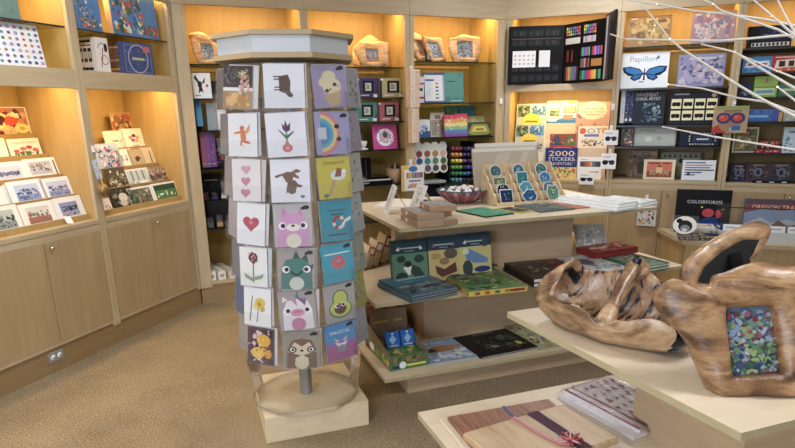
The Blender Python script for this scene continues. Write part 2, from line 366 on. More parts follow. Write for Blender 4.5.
t = thing('display_table', 'birch display table in the right foreground carrying the burl wood pieces', 'table', (p[0], p[1], 0), G.a, 'tiered birch display tables')
slab(t, 'tabletop', [gp(.951, .74), gp(2.72, .74), gp(2.72, 1.537), gp(.901, 1.537)], .882, .9)
slab(t, 'shelf', grect(.646, 2.9, .62, 1.65), .53, .55)
slab(t, 'shelf', grect(.75, 2.9, .66, 1.60), .122, .15)
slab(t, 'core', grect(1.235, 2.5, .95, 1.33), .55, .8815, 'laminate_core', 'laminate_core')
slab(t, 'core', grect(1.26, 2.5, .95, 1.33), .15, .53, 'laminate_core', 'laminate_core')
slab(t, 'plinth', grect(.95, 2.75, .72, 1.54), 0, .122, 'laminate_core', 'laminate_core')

# ------------------------------------------------------- card spinner
AX = Vector((-.475, 2.79, 0)); A0 = R(-83)
def face(k): a = A0 + k * PI / 4; return Vector((math.cos(a), math.sin(a), 0)), a
def octo(r, off=PI / 8): return [(AX.x + r * math.cos(A0 + off + i * PI / 4), AX.y + r * math.sin(A0 + off + i * PI / 4)) for i in range(8)]
sp = thing('card_spinner', 'tall eight-sided revolving card stand of clear pockets on a square birch base', 'card stand', AX, A0 + PI / 2)
cs, sn = math.cos(R(19)), math.sin(R(19))
fb = at(267, 443.5, 0); ex = Vector((cs, sn, 0)); ey = Vector((-sn, cs, 0))
q = [fb, fb + ex * .505, fb + ex * .505 + ey * .5, fb + ey * .5]
slab(sp, 'base', [tuple(p.xy) for p in q], 0, .13, 'plinth_wood', 'plinth_wood', .004)
b = MB(); b.prism(octo(.033), .13, 1.72, 'steel'); b.build('pole', sp, world=True)
for z0, z1, nm in ((1.70, 1.706, 'top_plate'),):
    b = MB(); b.prism(octo(.235), z0, z1, 'clear_plastic'); b.build(nm, sp, world=True)
# clear skirt round the foot and the clear core the pockets hang on
def ring(r0, r1, z0, z1, mat, name, n=8, off=PI / 8):
    b = MB(); vs = []
    for z, r in ((z0, r0), (z1, r1)): vs += [(AX.x + r * math.cos(A0 + off + 2 * PI * i / n), AX.y + r * math.sin(A0 + off + 2 * PI * i / n), z) for i in range(n)]
    b.add(vs, [(i, (i + 1) % n, n + (i + 1) % n, n + i) for i in range(n)], mat); return b.build(name, sp, world=True)
ring(.262, .285, .133, .33, 'acrylic', 'skirt', 12, 0); ring(.2, .2, .34, 1.70, 'smoky_plastic', 'core')
b = MB()
pts = [(AX.x + .262 * math.cos(A0 + 2 * PI * i / 12), AX.y + .262 * math.sin(A0 + 2 * PI * i / 12), .134) for i in range(13)]
b.tube(pts, .005, 6, 'acrylic'); b.build('skirt_rim', sp, world=True)
b = MB(); b.prism(octo(.292), 1.735, 1.80, 'fascia_white'); b.build('fascia', sp, world=True)
for z0, z1, r in ((1.715, 1.735, .312), (1.80, 1.818, .318)):
    b = MB(); b.prism(octo(r), z0, z1, 'trim_tan'); b.build('cap_trim', sp, world=True, bevel=.003)

TIERS = [(64, 108.5), (113, 157), (160, 202.5), (205, 247), (250.5, 289.5), (292, 330), (332.5, 369)]
CR = .262; TZ = []
n0, _ = face(0); pc = AX + n0 * CR
for y0, y1 in TIERS: TZ.append((above(288, y1, pc.x, pc.y), above(288, y0, pc.x, pc.y)))
for i, (z0, z1) in enumerate(TZ):
    for k in range(8):
        n, a = face(k); s = Vector((-n.y, n.x, 0))
        b = MB(); b.T = Matrix.Translation(AX + n * (.205 if k not in (2, 6) else .22)) @ Matrix.Rotation(a + PI / 2 + R({1: -21, 7: 17, 2: -34, 6: 30}.get(k, 0)), 4, 'Z')
        hw = .09; h = (z1 - z0) * .45
        zb = z0 - .008
        b.add([(-hw, -.03, zb), (hw, -.03, zb), (hw, 0, zb), (-hw, 0, zb)], [(0, 1, 2, 3)], 'clear_plastic')
        b.add([(-hw, -.075, zb), (hw, -.075, zb), (hw, -.08, zb + h), (-hw, -.08, zb + h)], [(0, 1, 2, 3)], 'clear_plastic')
        for x in (-hw, hw): b.add([(x, -.075, zb), (x, 0, zb), (x, 0, zb + h * 1.3), (x, -.08, zb + h)], [(0, 1, 2, 3)], 'clear_plastic')
        b.build('pocket', sp, world=True)
# ---------------------------------------------------------- item helpers
def body(b, W, H, T, c, front=None, left=None, right=None, top=None, mat='print'):
    b.box(-W / 2, W / 2, 0, T, 0, H, mat, c)
    if front: b.art(front, (-W / 2, 0, 0), (W, 0, 0), (0, 0, H), (0, -1, 0), mat)
    if left: b.art(left, (-W / 2, T, 0), (0, -T, 0), (0, 0, H), (-1, 0, 0), mat)
    if right: b.art(right, (W / 2, 0, 0), (0, T, 0), (0, 0, H), (1, 0, 0), mat)
    if top: b.art(top, (-W / 2, 0, H), (W, 0, 0), (0, T, 0), (0, 0, 1), mat)
def measure(F, w, zb, xl, xr, yt, tilt):
    H = .2
    for _ in range(3):
        wm = w + H * .5 * math.sin(R(tilt)); z = F.px((xl + xr) / 2, yt, w + H * math.sin(R(tilt)))[1]
        H = max(.02, (z - zb) / math.cos(R(tilt)))
    pm = F.P(F.px((xl + xr) / 2, yt, w)[0], wm, zb + H * .5)
    ym = CY - FOC * (pm - EYE).dot(UP) / (pm - EYE).dot(FW)
    ua, ub = F.px(xl, ym, wm)[0], F.px(xr, ym, wm)[0]
    return (ua + ub) / 2, ub - ua, H
def stand(F, w, zb, xl, xr, yt, name, label, cat, front=None, c='#ffffff', th=.03, tilt=6, yaw=0, group=None, left=None, right=None, top=None, mat='print', back=0, geom=None):
    u, W, H = geom or measure(F, w, zb, xl, xr, yt, tilt); w += back
    b = MB(); body(b, W, H, th, c, front, left, right, top, mat)
    p = F.P(u, w, zb + th * math.sin(R(max(tilt, 0))))
    o = b.build(name, loc=p, rot=(-R(tilt), 0, F.a + R(yaw))); tag(o, label, cat, group)
    return u, W, H
def quad(z, fl, fr, bl):
    a, b_, c = at(*fl, z), at(*fr, z), at(*bl, z); ex = b_ - a; W = ex.length; e = ex / W
    n = Vector((-e.y, e.x, 0)); D = abs((c - a).dot(n)); return (a + b_) / 2, W, D, math.atan2(e.y, e.x)
def lie(zs, fl, fr, bl, th, name, label, cat, top=None, c='#dddddd', front=None, left=None, right=None, group=None, book=False, pages='#e9e4d8', mat='print', spine='left'):
    m, W, D, a = quad(zs + th, fl, fr, bl); m.z = zs
    b = MB()
    if not book:
        b.box(-W / 2, W / 2, 0, D, 0, th, mat, c)
    else:
        t = min(.003, th * .2); b.box(-W / 2, W / 2, 0, D, 0, t, mat, c); b.box(-W / 2, W / 2, 0, D, th - t, th, mat, c)
        if spine == 'left': b.box(-W / 2, -W / 2 + t, 0, D, t, th - t, mat, c)
        else: b.box(-W / 2, W / 2, 0, t, t, th - t, mat, c)
    if top: b.art(top, (-W / 2, 0, th), (W, 0, 0), (0, D, 0), (0, 0, 1), mat)
    if front: b.art(front, (-W / 2, 0, 0), (W, 0, 0), (0, 0, th), (0, -1, 0), mat)
    if left: b.art(left, (-W / 2, D, 0), (0, -D, 0), (0, 0, th), (-1, 0, 0), mat)
    if right: b.art(right, (W / 2, 0, 0), (0, D, 0), (0, 0, th), (1, 0, 0), mat)
    o = b.build(name, loc=m, rot=(0, 0, a)); tag(o, label, cat, group)
    if book:
        q = MB(); y0 = .005 if spine == 'left' else .003
        q.box(-W / 2 + .003, W / 2 - .005, y0, D - .005, t, th - t, 'paper', pages); q.build('page_block', o)
    return o
BLK, WHT = '#18181b', '#f4f2ee'
def heart(cx, cy, s, c, asp=1):
    ps = []
    for i in range(24):
        t = 2 * PI * i / 24; x = 16 * math.sin(t) ** 3; y = 13 * math.cos(t) - 5 * math.cos(2 * t) - 2 * math.cos(3 * t) - math.cos(4 * t)
        ps.append((cx + x / 34 * s, cy + y / 34 * s * asp))
    return ('p', ps, c)
TAGB = [('e', .86, .92, .09, .05, BLK), ('e', .78, .9, .06, .035, BLK)]

CJ = random.Random(77)
# -------------------------------------------- greeting cards on the spinner
def scard(k, tier, Wd, front, label, c='#f3f1ee', off=0, tilt=5, dz=0, mat='paper', hs=1, th=.004, n=0, group=None, nm='greeting_card', extra='#e9e6e2', yaw=0):
    nrm, a = face(k); s = Vector((-nrm.y, nrm.x, 0)); z0, z1 = TZ[tier]; H = (z1 - z0) * hs
    b = MB(); body(b, Wd, H, th, c, front, mat=mat)
    yaw += {1: -21, 7: 17, 2: -34, 6: 30}.get(k, 0)
    p = AX + nrm * ((.272 if k not in (2, 6) else .288) - n * .012) + s * off + Vector((0, 0, z0 + dz + .002))
    o = b.build(nm, loc=p, rot=(-R(tilt), R(CJ.uniform(-2.6, 2.6) + (1.6 if k in (7, 6) else -1.2 if k in (1, 2) else 0)), a + PI / 2 + R(yaw))); tag(o, label, 'card', group)
    f = MB(); f.add([(-Wd / 2 - .003, -.003, -.002), (Wd / 2 + .003, -.003, -.002), (Wd / 2 + .003, -.003, H + .004), (-Wd / 2 - .003, -.003, H + .004)], [(0, 1, 2, 3)], 'film')
    f.build('sleeve', o); return o
BR = '#5b4034'
cow = [('p', [(.37, .72), (.6, .76), (.66, .6), (.64, .4), (.7, .3), (.6, .25), (.53, .33), (.38, .38)], BR), ('r', .24, .7, .4, .73, BR), ('r', .25, .64, .4, .67, BR), ('r', .26, .46, .4, .49, BR), ('r', .25, .4, .4, .43, BR), ('p', [(.56, .34), (.72, .31), (.68, .24), (.58, .26)], '#453027'), ('b', .42, .45, .6, .7, ['#70523f', '#4a342a'], 9, 3, .25)]
dog = [('p', [(.28, .66), (.42, .72), (.6, .7), (.56, .5), (.4, .46)], '#7b5a45'), ('p', [(.1, .62), (.3, .68), (.3, .63), (.14, .57)], '#6b4c3a'), ('p', [(.55, .72), (.66, .78), (.78, .74), (.74, .7), (.62, .68), (.74, .58), (.7, .55), (.56, .6)], '#7b5a45'), ('p', [(.44, .5), (.62, .52), (.7, .42), (.8, .4), (.78, .34), (.66, .36), (.62, .22), (.52, .18), (.42, .24), (.38, .2), (.4, .34)], '#705140'), ('e', .8, .13, .06, .035, '#3f6aa0')]
cupid = [('e', .48, .66, .08, .06, '#d96a3c'), ('p', [(.42, .62), (.6, .6), (.62, .4), (.5, .34), (.42, .44)], '#e0793f'), ('p', [(.6, .6), (.76, .78), (.74, .6), (.62, .52)], '#e6a05a'), ('p', [(.2, .56), (.44, .6), (.44, .54), (.22, .52)], '#e0793f'), ('p', [(.52, .38), (.72, .36), (.78, .3), (.68, .3), (.52, .32)], '#d96a3c'), ('p', [(.44, .4), (.4, .28), (.56, .2), (.5, .24), (.46, .3), (.52, .36)], '#d96a3c')]
bulb = [('p', [(.4, .78), (.46, .7), (.5, .84), (.54, .7), (.62, .78), (.6, .6), (.5, .56), (.42, .62)], '#5c2452'), ('p', [(.48, .58), (.52, .58), (.52, .3), (.48, .3)], '#5d8a5a'), ('p', [(.49, .4), (.3, .62), (.33, .62), (.5, .47)], '#3f6b4a'), ('p', [(.51, .4), (.7, .56), (.68, .58), (.5, .48)], '#3f6b4a'), ('e', .5, .2, .13, .1, '#c96f73'), ('e', .5, .3, .05, .06, '#c96f73'), ('e', .5, .2, .05, .035, '#dd9c98')]
pood = [('e', .5, .74, .2, .13, '#e9dcae'), ('e', .38, .6, .2, .14, '#e9dcae'), ('e', .55, .5, .28, .2, '#ece0b6'), ('p', [(.3, .28), (.8, .4), (.74, .06), (.44, .04)], '#d3b27c'), ('e', .4, .4, .06, .045, '#3b3a48'), ('e', .64, .54, .06, .045, '#3b3a48'), ('e', .32, .34, .05, .035, '#e8b0a4'), ('e', .74, .5, .05, .035, '#e8b0a4'), ('e', .5, .43, .03, .02, '#3b3a48')] + TAGB
rain = [('arc', .12, .5, .5, .6, -1.5, 1.5, '#e08a9a'), ('arc', .12, .5, .4, .5, -1.5, 1.5, '#ecd589'), ('arc', .12, .5, .3, .4, -1.5, 1.5, '#5bb2d0'), ('arc', .12, .5, .16, .3, -1.5, 1.5, '#3f93cc'), ('r', .04, .36, .3, .64, '#cfd6de'), ('e', .62, .66, .08, .055, '#2a2630'), ('e', .66, .36, .08, .055, '#2a2630')] + TAGB
hearts = [heart(.5, .76, .36, '#dba6b0', .75), heart(.48, .48, .36, '#cf8a99', .75), heart(.46, .2, .36, '#cc8092', .75)]
congr = [('t', 'CONGRATS!', .5, .86, .66, .07, '#3b3a20'), ('p', [(.24, .04), (.36, .08), (.58, .5), (.48, .5)], '#c9a37e'), ('e', .62, .56, .24, .13, '#e9edf2'), ('p', [(.5, .52), (.6, .74), (.74, .7), (.7, .52)], '#9a5f46'), ('e', .8, .64, .07, .05, '#ffffff'), ('e', .2, .08, .08, .05, '#4f8a4d')]
redh = [heart(.5, .52, .62, '#c64a56', .72), ('e', .5, .54, .08, .06, '#dd8f94'), ('b', .34, .42, .66, .64, ['#d8727a', '#b23a48'], 9, 4, .2)]
def critter(skin, belly, muzzle, ears, extra=[]):
    return [('p', [(.08, 0), (.1, .5), (.22, .74), (.5, .8), (.78, .74), (.9, .5), (.92, 0)], skin)] + ears + [('e', .5, .14, .2, .17, belly), ('e', .22, .5, .1, .09, WHT), ('e', .78, .5, .1, .09, WHT), ('e', .24, .5, .06, .055, '#1d1a22'), ('e', .76, .5, .06, .055, '#1d1a22')] + muzzle + extra + TAGB
squir = critter('#d59ac6', '#e9e0c6', [('e', .5, .46, .18, .09, '#efe6d8'), ('e', .5, .5, .05, .03, '#4b3640')], [('p', [(.2, .7), (.24, .96), (.38, .78)], '#c98abb'), ('p', [(.62, .78), (.72, .94), (.78, .7)], '#c98abb')])
dino = critter('#3f8074', '#d7dccf', [('arc', .5, .48, .1, .16, 3.3, 6.1, '#1d3a36')], [('p', [(.4, .78), (.5, .98), (.6, .78)], '#2d5550'), ('p', [(.64, .78), (.78, .9), (.82, .68)], '#2d5550'), ('p', [(.84, .6), (.97, .62), (.9, .44)], '#2d5550')])
unic = critter('#e8e2e2', '#c97fa0', [('e', .5, .44, .2, .1, '#d98fb2'), ('e', .5, .46, .12, .03, '#c0708f')], [('p', [(.46, .8), (.52, 1.0), (.58, .8)], '#3c7f78'), ('p', [(.3, .82), (.5, .6), (.48, .82)], '#c98aa8'), ('p', [(.5, .82), (.72, .6), (.76, .78)], '#8a5a90'), ('p', [(.1, .72), (.12, .88), (.26, .78)], '#e8e2e2')])
sloth = critter('#7d5a45', '#dccfa8', [('p', [(.1, .44), (.3, .7), (.5, .58), (.7, .7), (.9, .44), (.5, .34)], '#d8caa2'), ('e', .24, .5, .12, .09, '#5b3e33'), ('e', .76, .5, .12, .09, '#5b3e33'), ('e', .24, .5, .07, .055, WHT), ('e', .76, .5, .07, .055, WHT), ('e', .25, .5, .04, .035, BLK), ('e', .75, .5, .04, .035, BLK), ('e', .5, .47, .05, .03, '#2a2024'), ('p', [(.3, .26), (.5, .36), (.7, .26), (.5, .04)], '#e2d6b0')], [])
thanks = [('t', 'THANKS!', .5, .76, .6, .07, '#2a4a58'), ('r', 0.300, 0.648, 0.700, 0.672, '#2a4a58'), ('arc', .55, .46, .11, .2, 0, PI, '#b04a48'), ('arc', .55, .46, .11, .2, PI, 2 * PI, '#ece6df'), ('arc', .55, .46, .11, .2, .5, 1.2, '#ece6df'), ('arc', .55, .46, .11, .2, 3.8, 4.6, '#b04a48'), ('p', [(.7, .5), (.95, .6), (.92, .5), (.72, .44)], '#e8eef0'), ('r', 0.200, 0.145, 0.800, 0.175, '#2a4a58')]
rose = [('b', .3, .56, .7, .9, ['#6d2230', '#8a2f3c', '#54192a'], 16, 5, .3), ('e', .5, .74, .17, .12, '#7a2634'), ('b', .36, .62, .64, .84, ['#a04550', '#5a1c2a', '#f0e8e4'], 9, 8, .2), ('r', .485, .1, .515, .62, '#5f7f58'), ('p', [(.5, .2), (.16, .34), (.2, .22), (.48, .12)], '#7f9c78'), ('p', [(.52, .24), (.88, .34), (.8, .22), (.54, .16)], '#7f9c78')]
donut = [('r', 0.100, 0.742, 0.900, 0.778, '#e9f4f6'), ('e', .52, .52, .22, .17, '#d98a66'), ('e', .52, .55, .21, .15, '#d9687c'), ('e', .52, .56, .05, .03, '#6fc6d6'), ('b', .36, .46, .68, .66, ['#ffffff', '#f0c04a'], 8, 2, .05)] + TAGB
daff = [('p', [(.2, .12), (.24, .1), (.34, .78), (.3, .78)], '#6d8c5a'), ('e', .6, .62, .2, .13, '#e6c53c'), ('e', .46, .52, .12, .09, '#ecd45c'), ('e', .68, .46, .1, .08, '#d9b02c'), ('e', .56, .58, .08, .06, '#cf8f24'), ('p', [(.52, .5), (.56, .5), (.5, .1), (.46, .1)], '#7d9a66')]
avo = [('e', .5, .34, .38, .25, '#48804a'), ('e', .53, .62, .26, .22, '#48804a'), ('e', .5, .35, .34, .22, '#cfd65f'), ('e', .53, .62, .22, .19, '#cfd65f'), ('e', .5, .34, .2, .145, '#6a4630'), ('e', .4, .42, .08, .055, WHT), ('e', .6, .44, .08, .055, WHT), ('e', .42, .42, .05, .035, BLK), ('e', .6, .44, .05, .035, BLK), ('arc', .5, .32, .05, .08, 3.4, 6, '#2d1d16')] + TAGB
magic = [('r', 0, 0, 1, .46, '#b9639f'), ('r', 0, .4, 1, .5, '#9a74b4'), ('t', 'MAGICAL', .5, .76, .66, .09, '#e8f0f8'), ('p', [(.28, .5), (.5, .44), (.72, .5), (.6, .34), (.4, .34)], '#dfe3e8'), ('e', .5, .3, .15, .1, '#8f97a2'), ('p', [(.34, .5), (.28, .62), (.48, .5)], '#e8b8c8'), ('p', [(.66, .5), (.72, .62), (.52, .5)], '#e8b8c8')] + TAGB
garden = [('r', 0, .5, 1, 1, '#3c332e'), ('b', 0, .55, .55, 1, ['#5a5048', '#2b2627', '#6e6a66'], 18, 6, .22), ('r', 0, 0, 1, .42, '#b98d4e'), ('b', 0, .02, 1, .4, ['#cfa663', '#a87c40'], 14, 2, .25), ('b', .5, .3, .95, .95, ['#b08a70', '#d3b79a', '#7c8a52', '#c99a94'], 24, 7, .3)]
yflow = [('r', 0, 0, 1, 1, '#5c3a42'), ('b', 0, 0, 1, 1, ['#5a3b4a', '#8b5a5e', '#3c2a30', '#e3c7c0'], 30, 3, .22), ('e', .62, .66, .26, .17, '#d8a83a'), ('e', .4, .3, .24, .16, '#e0b648'), ('e', .78, .3, .14, .12, '#cf9430'), ('b', .3, .2, .9, .8, ['#f0cf6a', '#b87a24'], 16, 9, .12)]
SP = 'in the card spinner'
# left column
LW = .142
scard(7, 0, LW, garden, 'garden photo card with tan path in the top left pocket of the spinner', mat='gloss_print', off=-.01)
scard(7, 1, LW, cupid, 'white card with an orange cupid figure, left side of the spinner')
scard(7, 2, LW, hearts, 'white card with three pink hearts in a column on the spinner', '#efe6e2')
scard(7, 3, LW, redh, 'white card with one big red heart on the spinner')
scard(7, 4, LW, rose, 'white card with a dark red rose and green leaves on the spinner', '#f2efe8')
scard(7, 5, LW, daff, 'white card with a yellow daffodil on the spinner')
scard(7, 6, LW, yflow, 'photo card of yellow blossoms in the lowest left pocket of the spinner', mat='gloss_print')
CW = .162
scard(0, 0, CW, cow, 'white card with a brown cow in the top middle pocket of the spinner', '#e9eaf0')
scard(0, 1, CW, bulb, 'white card with a purple crocus growing from a pink bulb', '#eaeaf0')
scard(0, 2, CW, dog, 'white card with a brown dog tumbling sideways', '#eaeaf0')
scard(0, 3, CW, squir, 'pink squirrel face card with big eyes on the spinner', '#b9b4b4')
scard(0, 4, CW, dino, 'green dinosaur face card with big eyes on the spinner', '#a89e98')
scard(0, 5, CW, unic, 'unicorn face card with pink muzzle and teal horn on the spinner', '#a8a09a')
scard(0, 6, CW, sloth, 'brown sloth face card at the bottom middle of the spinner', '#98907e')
RW = .156
scard(1, 0, RW, pood, 'lavender card with a cream coloured face on a cone, top right of the spinner', '#a79cc4')
scard(1, 1, RW, rain, 'rainbow card with two dark eyes on the spinner', '#a9a7d2')
scard(1, 2, RW, congr, 'yellow congratulations card with a raised hand on the spinner', '#d6c935')
scard(1, 3, RW, thanks, 'teal thank-you card with a red and white lifebelt', '#2f9fb4')
scard(1, 4, RW, donut, 'turquoise card with a pink ring doughnut on the spinner', '#37b0c9')
scard(1, 5, RW, avo, 'grey card with a green avocado wearing googly eyes', '#b3b1ac')
scard(1, 6, RW, magic, 'blue and pink card reading magical, bottom right of the spinner', '#4f97d0')
# the side pockets, seen edge on: packs of sleeved cards
side_r = [('#cfd3dd', 'pale grey card'), ('#c9bfd6', 'lilac card'), ('#d9dccf', 'cream printed card'), ('#cfd8d8', 'pale card'), ('#b8c4b0', 'sage card'), ('#c9c65a', 'lime green card'), ('#bfc3ce', 'blue grey card')]
tn = ['top', 'second', 'third', 'fourth', 'fifth', 'sixth', 'lowest']
for i, (c, nm) in enumerate(side_r):
    for j in range(3):
        scard(2, i, .15, [('b', .1, .1, .9, .9, ['#a9b0bc', '#d8d0c4', '#8f9aa0'], 10, i, .16)] if j == 0 else None, '%s edge on, %s pocket on the spinner\'s right side%s' % (nm, tn[i], [', outermost', ', middle of three', ', innermost'][j]), c if j != 1 else '#3b6fb6' if i == 0 else '#e6e6e2', n=j, off=.004 * j, group='sleeved cards on the right side of the spinner')
side_l = [('#6a5a4c', 'brown photo card'), ('#8d8a88', 'grey card'), ('#a89a94', 'taupe card'), ('#c2b6b4', 'blush card'), ('#8a8790', 'slate card'), ('#5f6f96', 'blue card'), ('#b7aca0', 'stone card')]
for i, (c, nm) in enumerate(side_l):
    for j in range(3):
        scard(6, i, .14, None, '%s edge on, %s pocket on the spinner\'s left side%s' % (nm, tn[i], [', outermost', ', middle of three', ', innermost'][j]), c if j != 1 else '#d9d8d6', n=j, off=-.004 * j, group='sleeved cards on the left side of the spinner')
# a second card behind each of the front ones
for k, nm in ((7, 'left'), (0, 'middle'), (1, 'right')):
    for i in range(7):
        w_ = (CW, RW, LW)[(0, 1, 7).index(k)]
        scard(k, i, w_, None, 'second card behind the front one, %s column, %s row of the spinner' % (nm, tn[i]), ['#dcdad6', '#c8ccd4', '#d3c9c4'][i % 3], n=1, off=.008 if k != 7 else .01, dz=.003, group='second cards behind the front cards')
# ================================================== left cabinets: cards and boxes
def rack(F, u0, u1, label):
    uc = (u0 + u1) / 2; t = thing('card_rack', label, 'rack', F.P(uc, .05, .866), F.a, 'stepped card racks'); hw = (u1 - u0) / 2 - .004
    for i in range(5):
        w = .01 + .09 * i; z = .034 + .127 * i; w1 = w + .09 if i < 4 else .395
        b = MB(); b.box(-hw, hw, w, w + .012, (z - .152) if i else 0, z, 'maple_inside'); b.box(-hw, hw, w + .012, w1, z - .034, z - .026, 'maple_inside'); b.build('step', t)
def lcard(row, xl, xr, yt, label, front=None, c='#efece6', group=None, mat='print', nm='greeting_card', tilt=None, dw=.0, th=.004, cat='card', yaw=0):
    if tilt is None: tilt = (17, 17, 17, 12, 7)[row]
    return stand(WL, .06 + .09 * row + .016 + dw, .9 + .127 * row - .025, xl, xr, yt, nm, label, cat, front, c, th, tilt, yaw, group, mat=mat)
rack(WL, -1.77, -.93, 'stepped maple rack of lake photo cards at the far left')
rack(WL, -.87, -.04, 'stepped maple rack of mixed greeting cards beside the hanging bronze ball')
BLUE = ['#7d98c6', '#a9bbdb', '#4f6190', '#c6d2e6']
def photo(sky, land, water, seed, m=.14):
    return [('r', m, m, 1 - m, 1 - m, sky), ('r', m, m, 1 - m, .42, water), ('b', m, .38, 1 - m, .68, land, 12, seed, .14), ('b', m, m, 1 - m, .4, [water, land[0]], 8, seed + 1, .14)]
FLO = ['#d9604a', '#e7a05a', '#f0d07a', '#a8324a', '#7f3548', '#e8b0a0']
floral = lambda s, pal=FLO, bg='#8b5a3c', n=34, z=.18: [('r', 0, 0, 1, 1, bg), ('b', 0, 0, 1, 1, pal, n, s, z)]
lcard(4, -22, 29, 107, 'large card of red and yellow dahlias on the top step at far left', [('r', .03, .03, .97, .97, '#b07a5c'), ('b', .03, .03, .97, .97, ['#d0503a', '#e9c86a', '#e3a58a', '#6b2f35', '#c98a4a', '#f0dca0'], 34, 1, .2), ('e', .82, .3, .16, .16, '#e6cf7a', 12), ('e', .82, .3, .06, .06, '#c9a040', 10), ('e', .62, .55, .15, .15, '#d0523c', 12), ('e', .4, .62, .12, .12, '#5b2a33', 10)], '#e9dcc4')
lcard(3, -30, 7.5, 139, 'plain white card beside the happy birthday card', [('r', .1, .1, .9, .9, '#e2e4e0')], '#f0eee8')
lcard(3, 9, 41, 138.5, 'white birthday card with a row of red poppies', [('t', 'Happy Birthday', .5, .8, .74, .14, '#a89a8c'), ('b', .05, .08, .95, .42, ['#4f7a48', '#6b8f58'], 16, 4, .12), ('e', .2, .4, .09, .08, '#d05a4e'), ('e', .42, .5, .1, .09, '#d8685a'), ('e', .62, .56, .1, .09, '#c94a42'), ('e', .8, .42, .1, .09, '#d8685a'), ('e', .32, .3, .06, .05, '#b94040')], '#efe9df')
LK = 'lake photo cards in the left rack'
lcard(2, -8, 27, 162, 'white matted card with a dark skyline over pale water, third step', [('r', .14, .2, .84, .8, '#c3cbe4'), ('b', .14, .3, .84, .6, ['#4a557c', '#5d6a94', '#7a86ad'], 16, 2, .14)], '#e6e7ec', LK)
lcard(2, 25.5, 59, 158, 'white matted card of sailing boats with a dark right-hand strip', [('r', .12, .24, .78, .84, '#b8bccf'), ('b', .12, .28, .78, .8, ['#7a6f86', '#a88f80', '#5b648c', '#d5cfd0'], 22, 5, .12), ('r', .86, .14, .9, .86, '#5d6472')], '#e9e8ea', LK)
lcard(1, -28, 7, 188, 'white card corner cut by the left photo edge, second step', None, '#e8e9ee', LK)
lcard(1, 9, 45.5, 180, 'white matted card with a steel bridge in blue light, second step', photo('#b9c8ea', ['#5c6a96', '#404d78', '#8b95b5'], '#8fa2cf', 11, .17), '#e7eaf2', LK)
lcard(1, 6, 40, 182.5, 'white card with a dark strip behind the blue bridge card', [('r', .12, .1, .17, .85, '#4f5564')], '#e3e6ee', LK, dw=.012)
lcard(1, 42, 74, 177, 'white matted card with a pink and blue shoreline, second step', photo('#c2cdec', ['#6a6c92', '#8f7f90', '#444c78'], '#8c9fd2', 12, .17), '#e7eaf2', LK)
lcard(0, -14, 21, 206, 'white matted card with dark trees over a pond, front step', photo('#b9c2b8', ['#3f4a40', '#59604c', '#2e3634'], '#8e9a98', 13, .16), '#eceae4', LK)
lcard(0, 21, 56, 202, 'white matted card with a red pool and stone buildings, front step', photo('#d3d2c8', ['#7c8270', '#a05a4c', '#4b5148', '#b8aa98'], '#b06a58', 14, .17), '#eeece6', LK)
lcard(0, 54.5, 84, 197, 'white matted card of a harbour at dusk with greenery above, front step', photo('#8f95bb', ['#3c4266', '#52556f', '#2f3a58'], '#a9a6b8', 15, .2), '#e9e9ea', LK)
lcard(0, 56, 85.5, 196, 'cream card edge with green sprigs behind the dusk harbour card', [('b', .2, .8, 1, 1, ['#7a8a4a', '#98a460'], 10, 3, .12)], '#e4dcc6', LK, dw=.012)
# second rack
MX = 'mixed cards in the right rack'
lcard(4, 111, 133, 112.5, 'brown card of a hare among flowers on the top step', floral(21, ['#8f5f3c', '#c9a070', '#6b4a30', '#d9bd8f', '#a5533a'], '#b08658', 26, .24), '#c9ab7e')
lcard(3, 105, 125, 131, 'cream card with a wreath of small leaves, fourth step', [('b', .1, .1, .9, .9, ['#4f5a48', '#b88a4a', '#7a8468'], 24, 22, .06), ('r', .3, .35, .7, .65, '#efe9d8'), ('r', .34, .46, .66, .54, '#8d8270')], '#efe9d8')
lcard(3, 122.5, 145, 128.5, 'white card with a posy of small blooms, fourth step', [('e', .36, .58, .08, .08, '#d98a7c'), ('e', .52, .66, .09, .08, '#5d4a6a'), ('e', .66, .56, .08, .08, '#d5a05a'), ('e', .44, .45, .08, .08, '#b0607a'), ('e', .6, .42, .08, .08, '#e8a890'), ('r', .35, .16, .65, .2, '#a89a90')], '#f0e9e2')
lcard(2, 94.5, 121, 143.5, 'large pale blue card with red and blue wildflowers, third step left', [('b', .05, .05, .95, .95, ['#4a5f9c', '#b8506a', '#7c98c0', '#d8a0a8', '#5b8a78', '#e8e4ee'], 40, 23, .13)], '#b9c5dc')
lcard(2, 115, 133.5, 149, 'white card with a grey bird sketch, third step', [('b', .3, .3, .7, .7, ['#7d848c', '#a9aeb2', '#4f545c'], 9, 24, .2)], '#eceae4')
lcard(2, 129.5, 145.5, 148.5, 'tan card with a dark hummingbird, third step', [('r', .08, .06, .92, .94, '#b8a486'), ('p', [(.3, .5), (.5, .62), (.72, .5), (.5, .36)], '#5a4a3c'), ('e', .45, .4, .1, .08, '#3c3630')], '#a5947a')
lcard(2, 142.5, 158, 147, 'beige card with a dark stem, right end of the third step', [('p', [(.46, .2), (.54, .2), (.56, .8), (.5, .8)], '#6d6450'), ('r', .88, 0, 1, 1, '#8b8064')], '#d2c6a8')
lcard(1, 107, 127, 167.5, 'brown card with white orchids, second step left', [('b', .04, .04, .96, .96, ['#3b332c', '#e4dccb', '#6a5a48', '#8c8a6a', '#c9b9a0'], 30, 25, .18)], '#5c5046')
lcard(1, 126, 150, 168.5, 'white framed card with three snowy birches, second step', [('r', .08, .1, .92, .9, '#c6d2da'), ('r', .24, .1, .32, .9, '#8f9694'), ('r', .46, .1, .54, .9, '#9aa2a2'), ('r', .7, .1, .77, .9, '#848c8c'), ('b', .08, .1, .92, .4, ['#e8eef0', '#a8bcc8'], 9, 26, .2)], '#ecebe6')
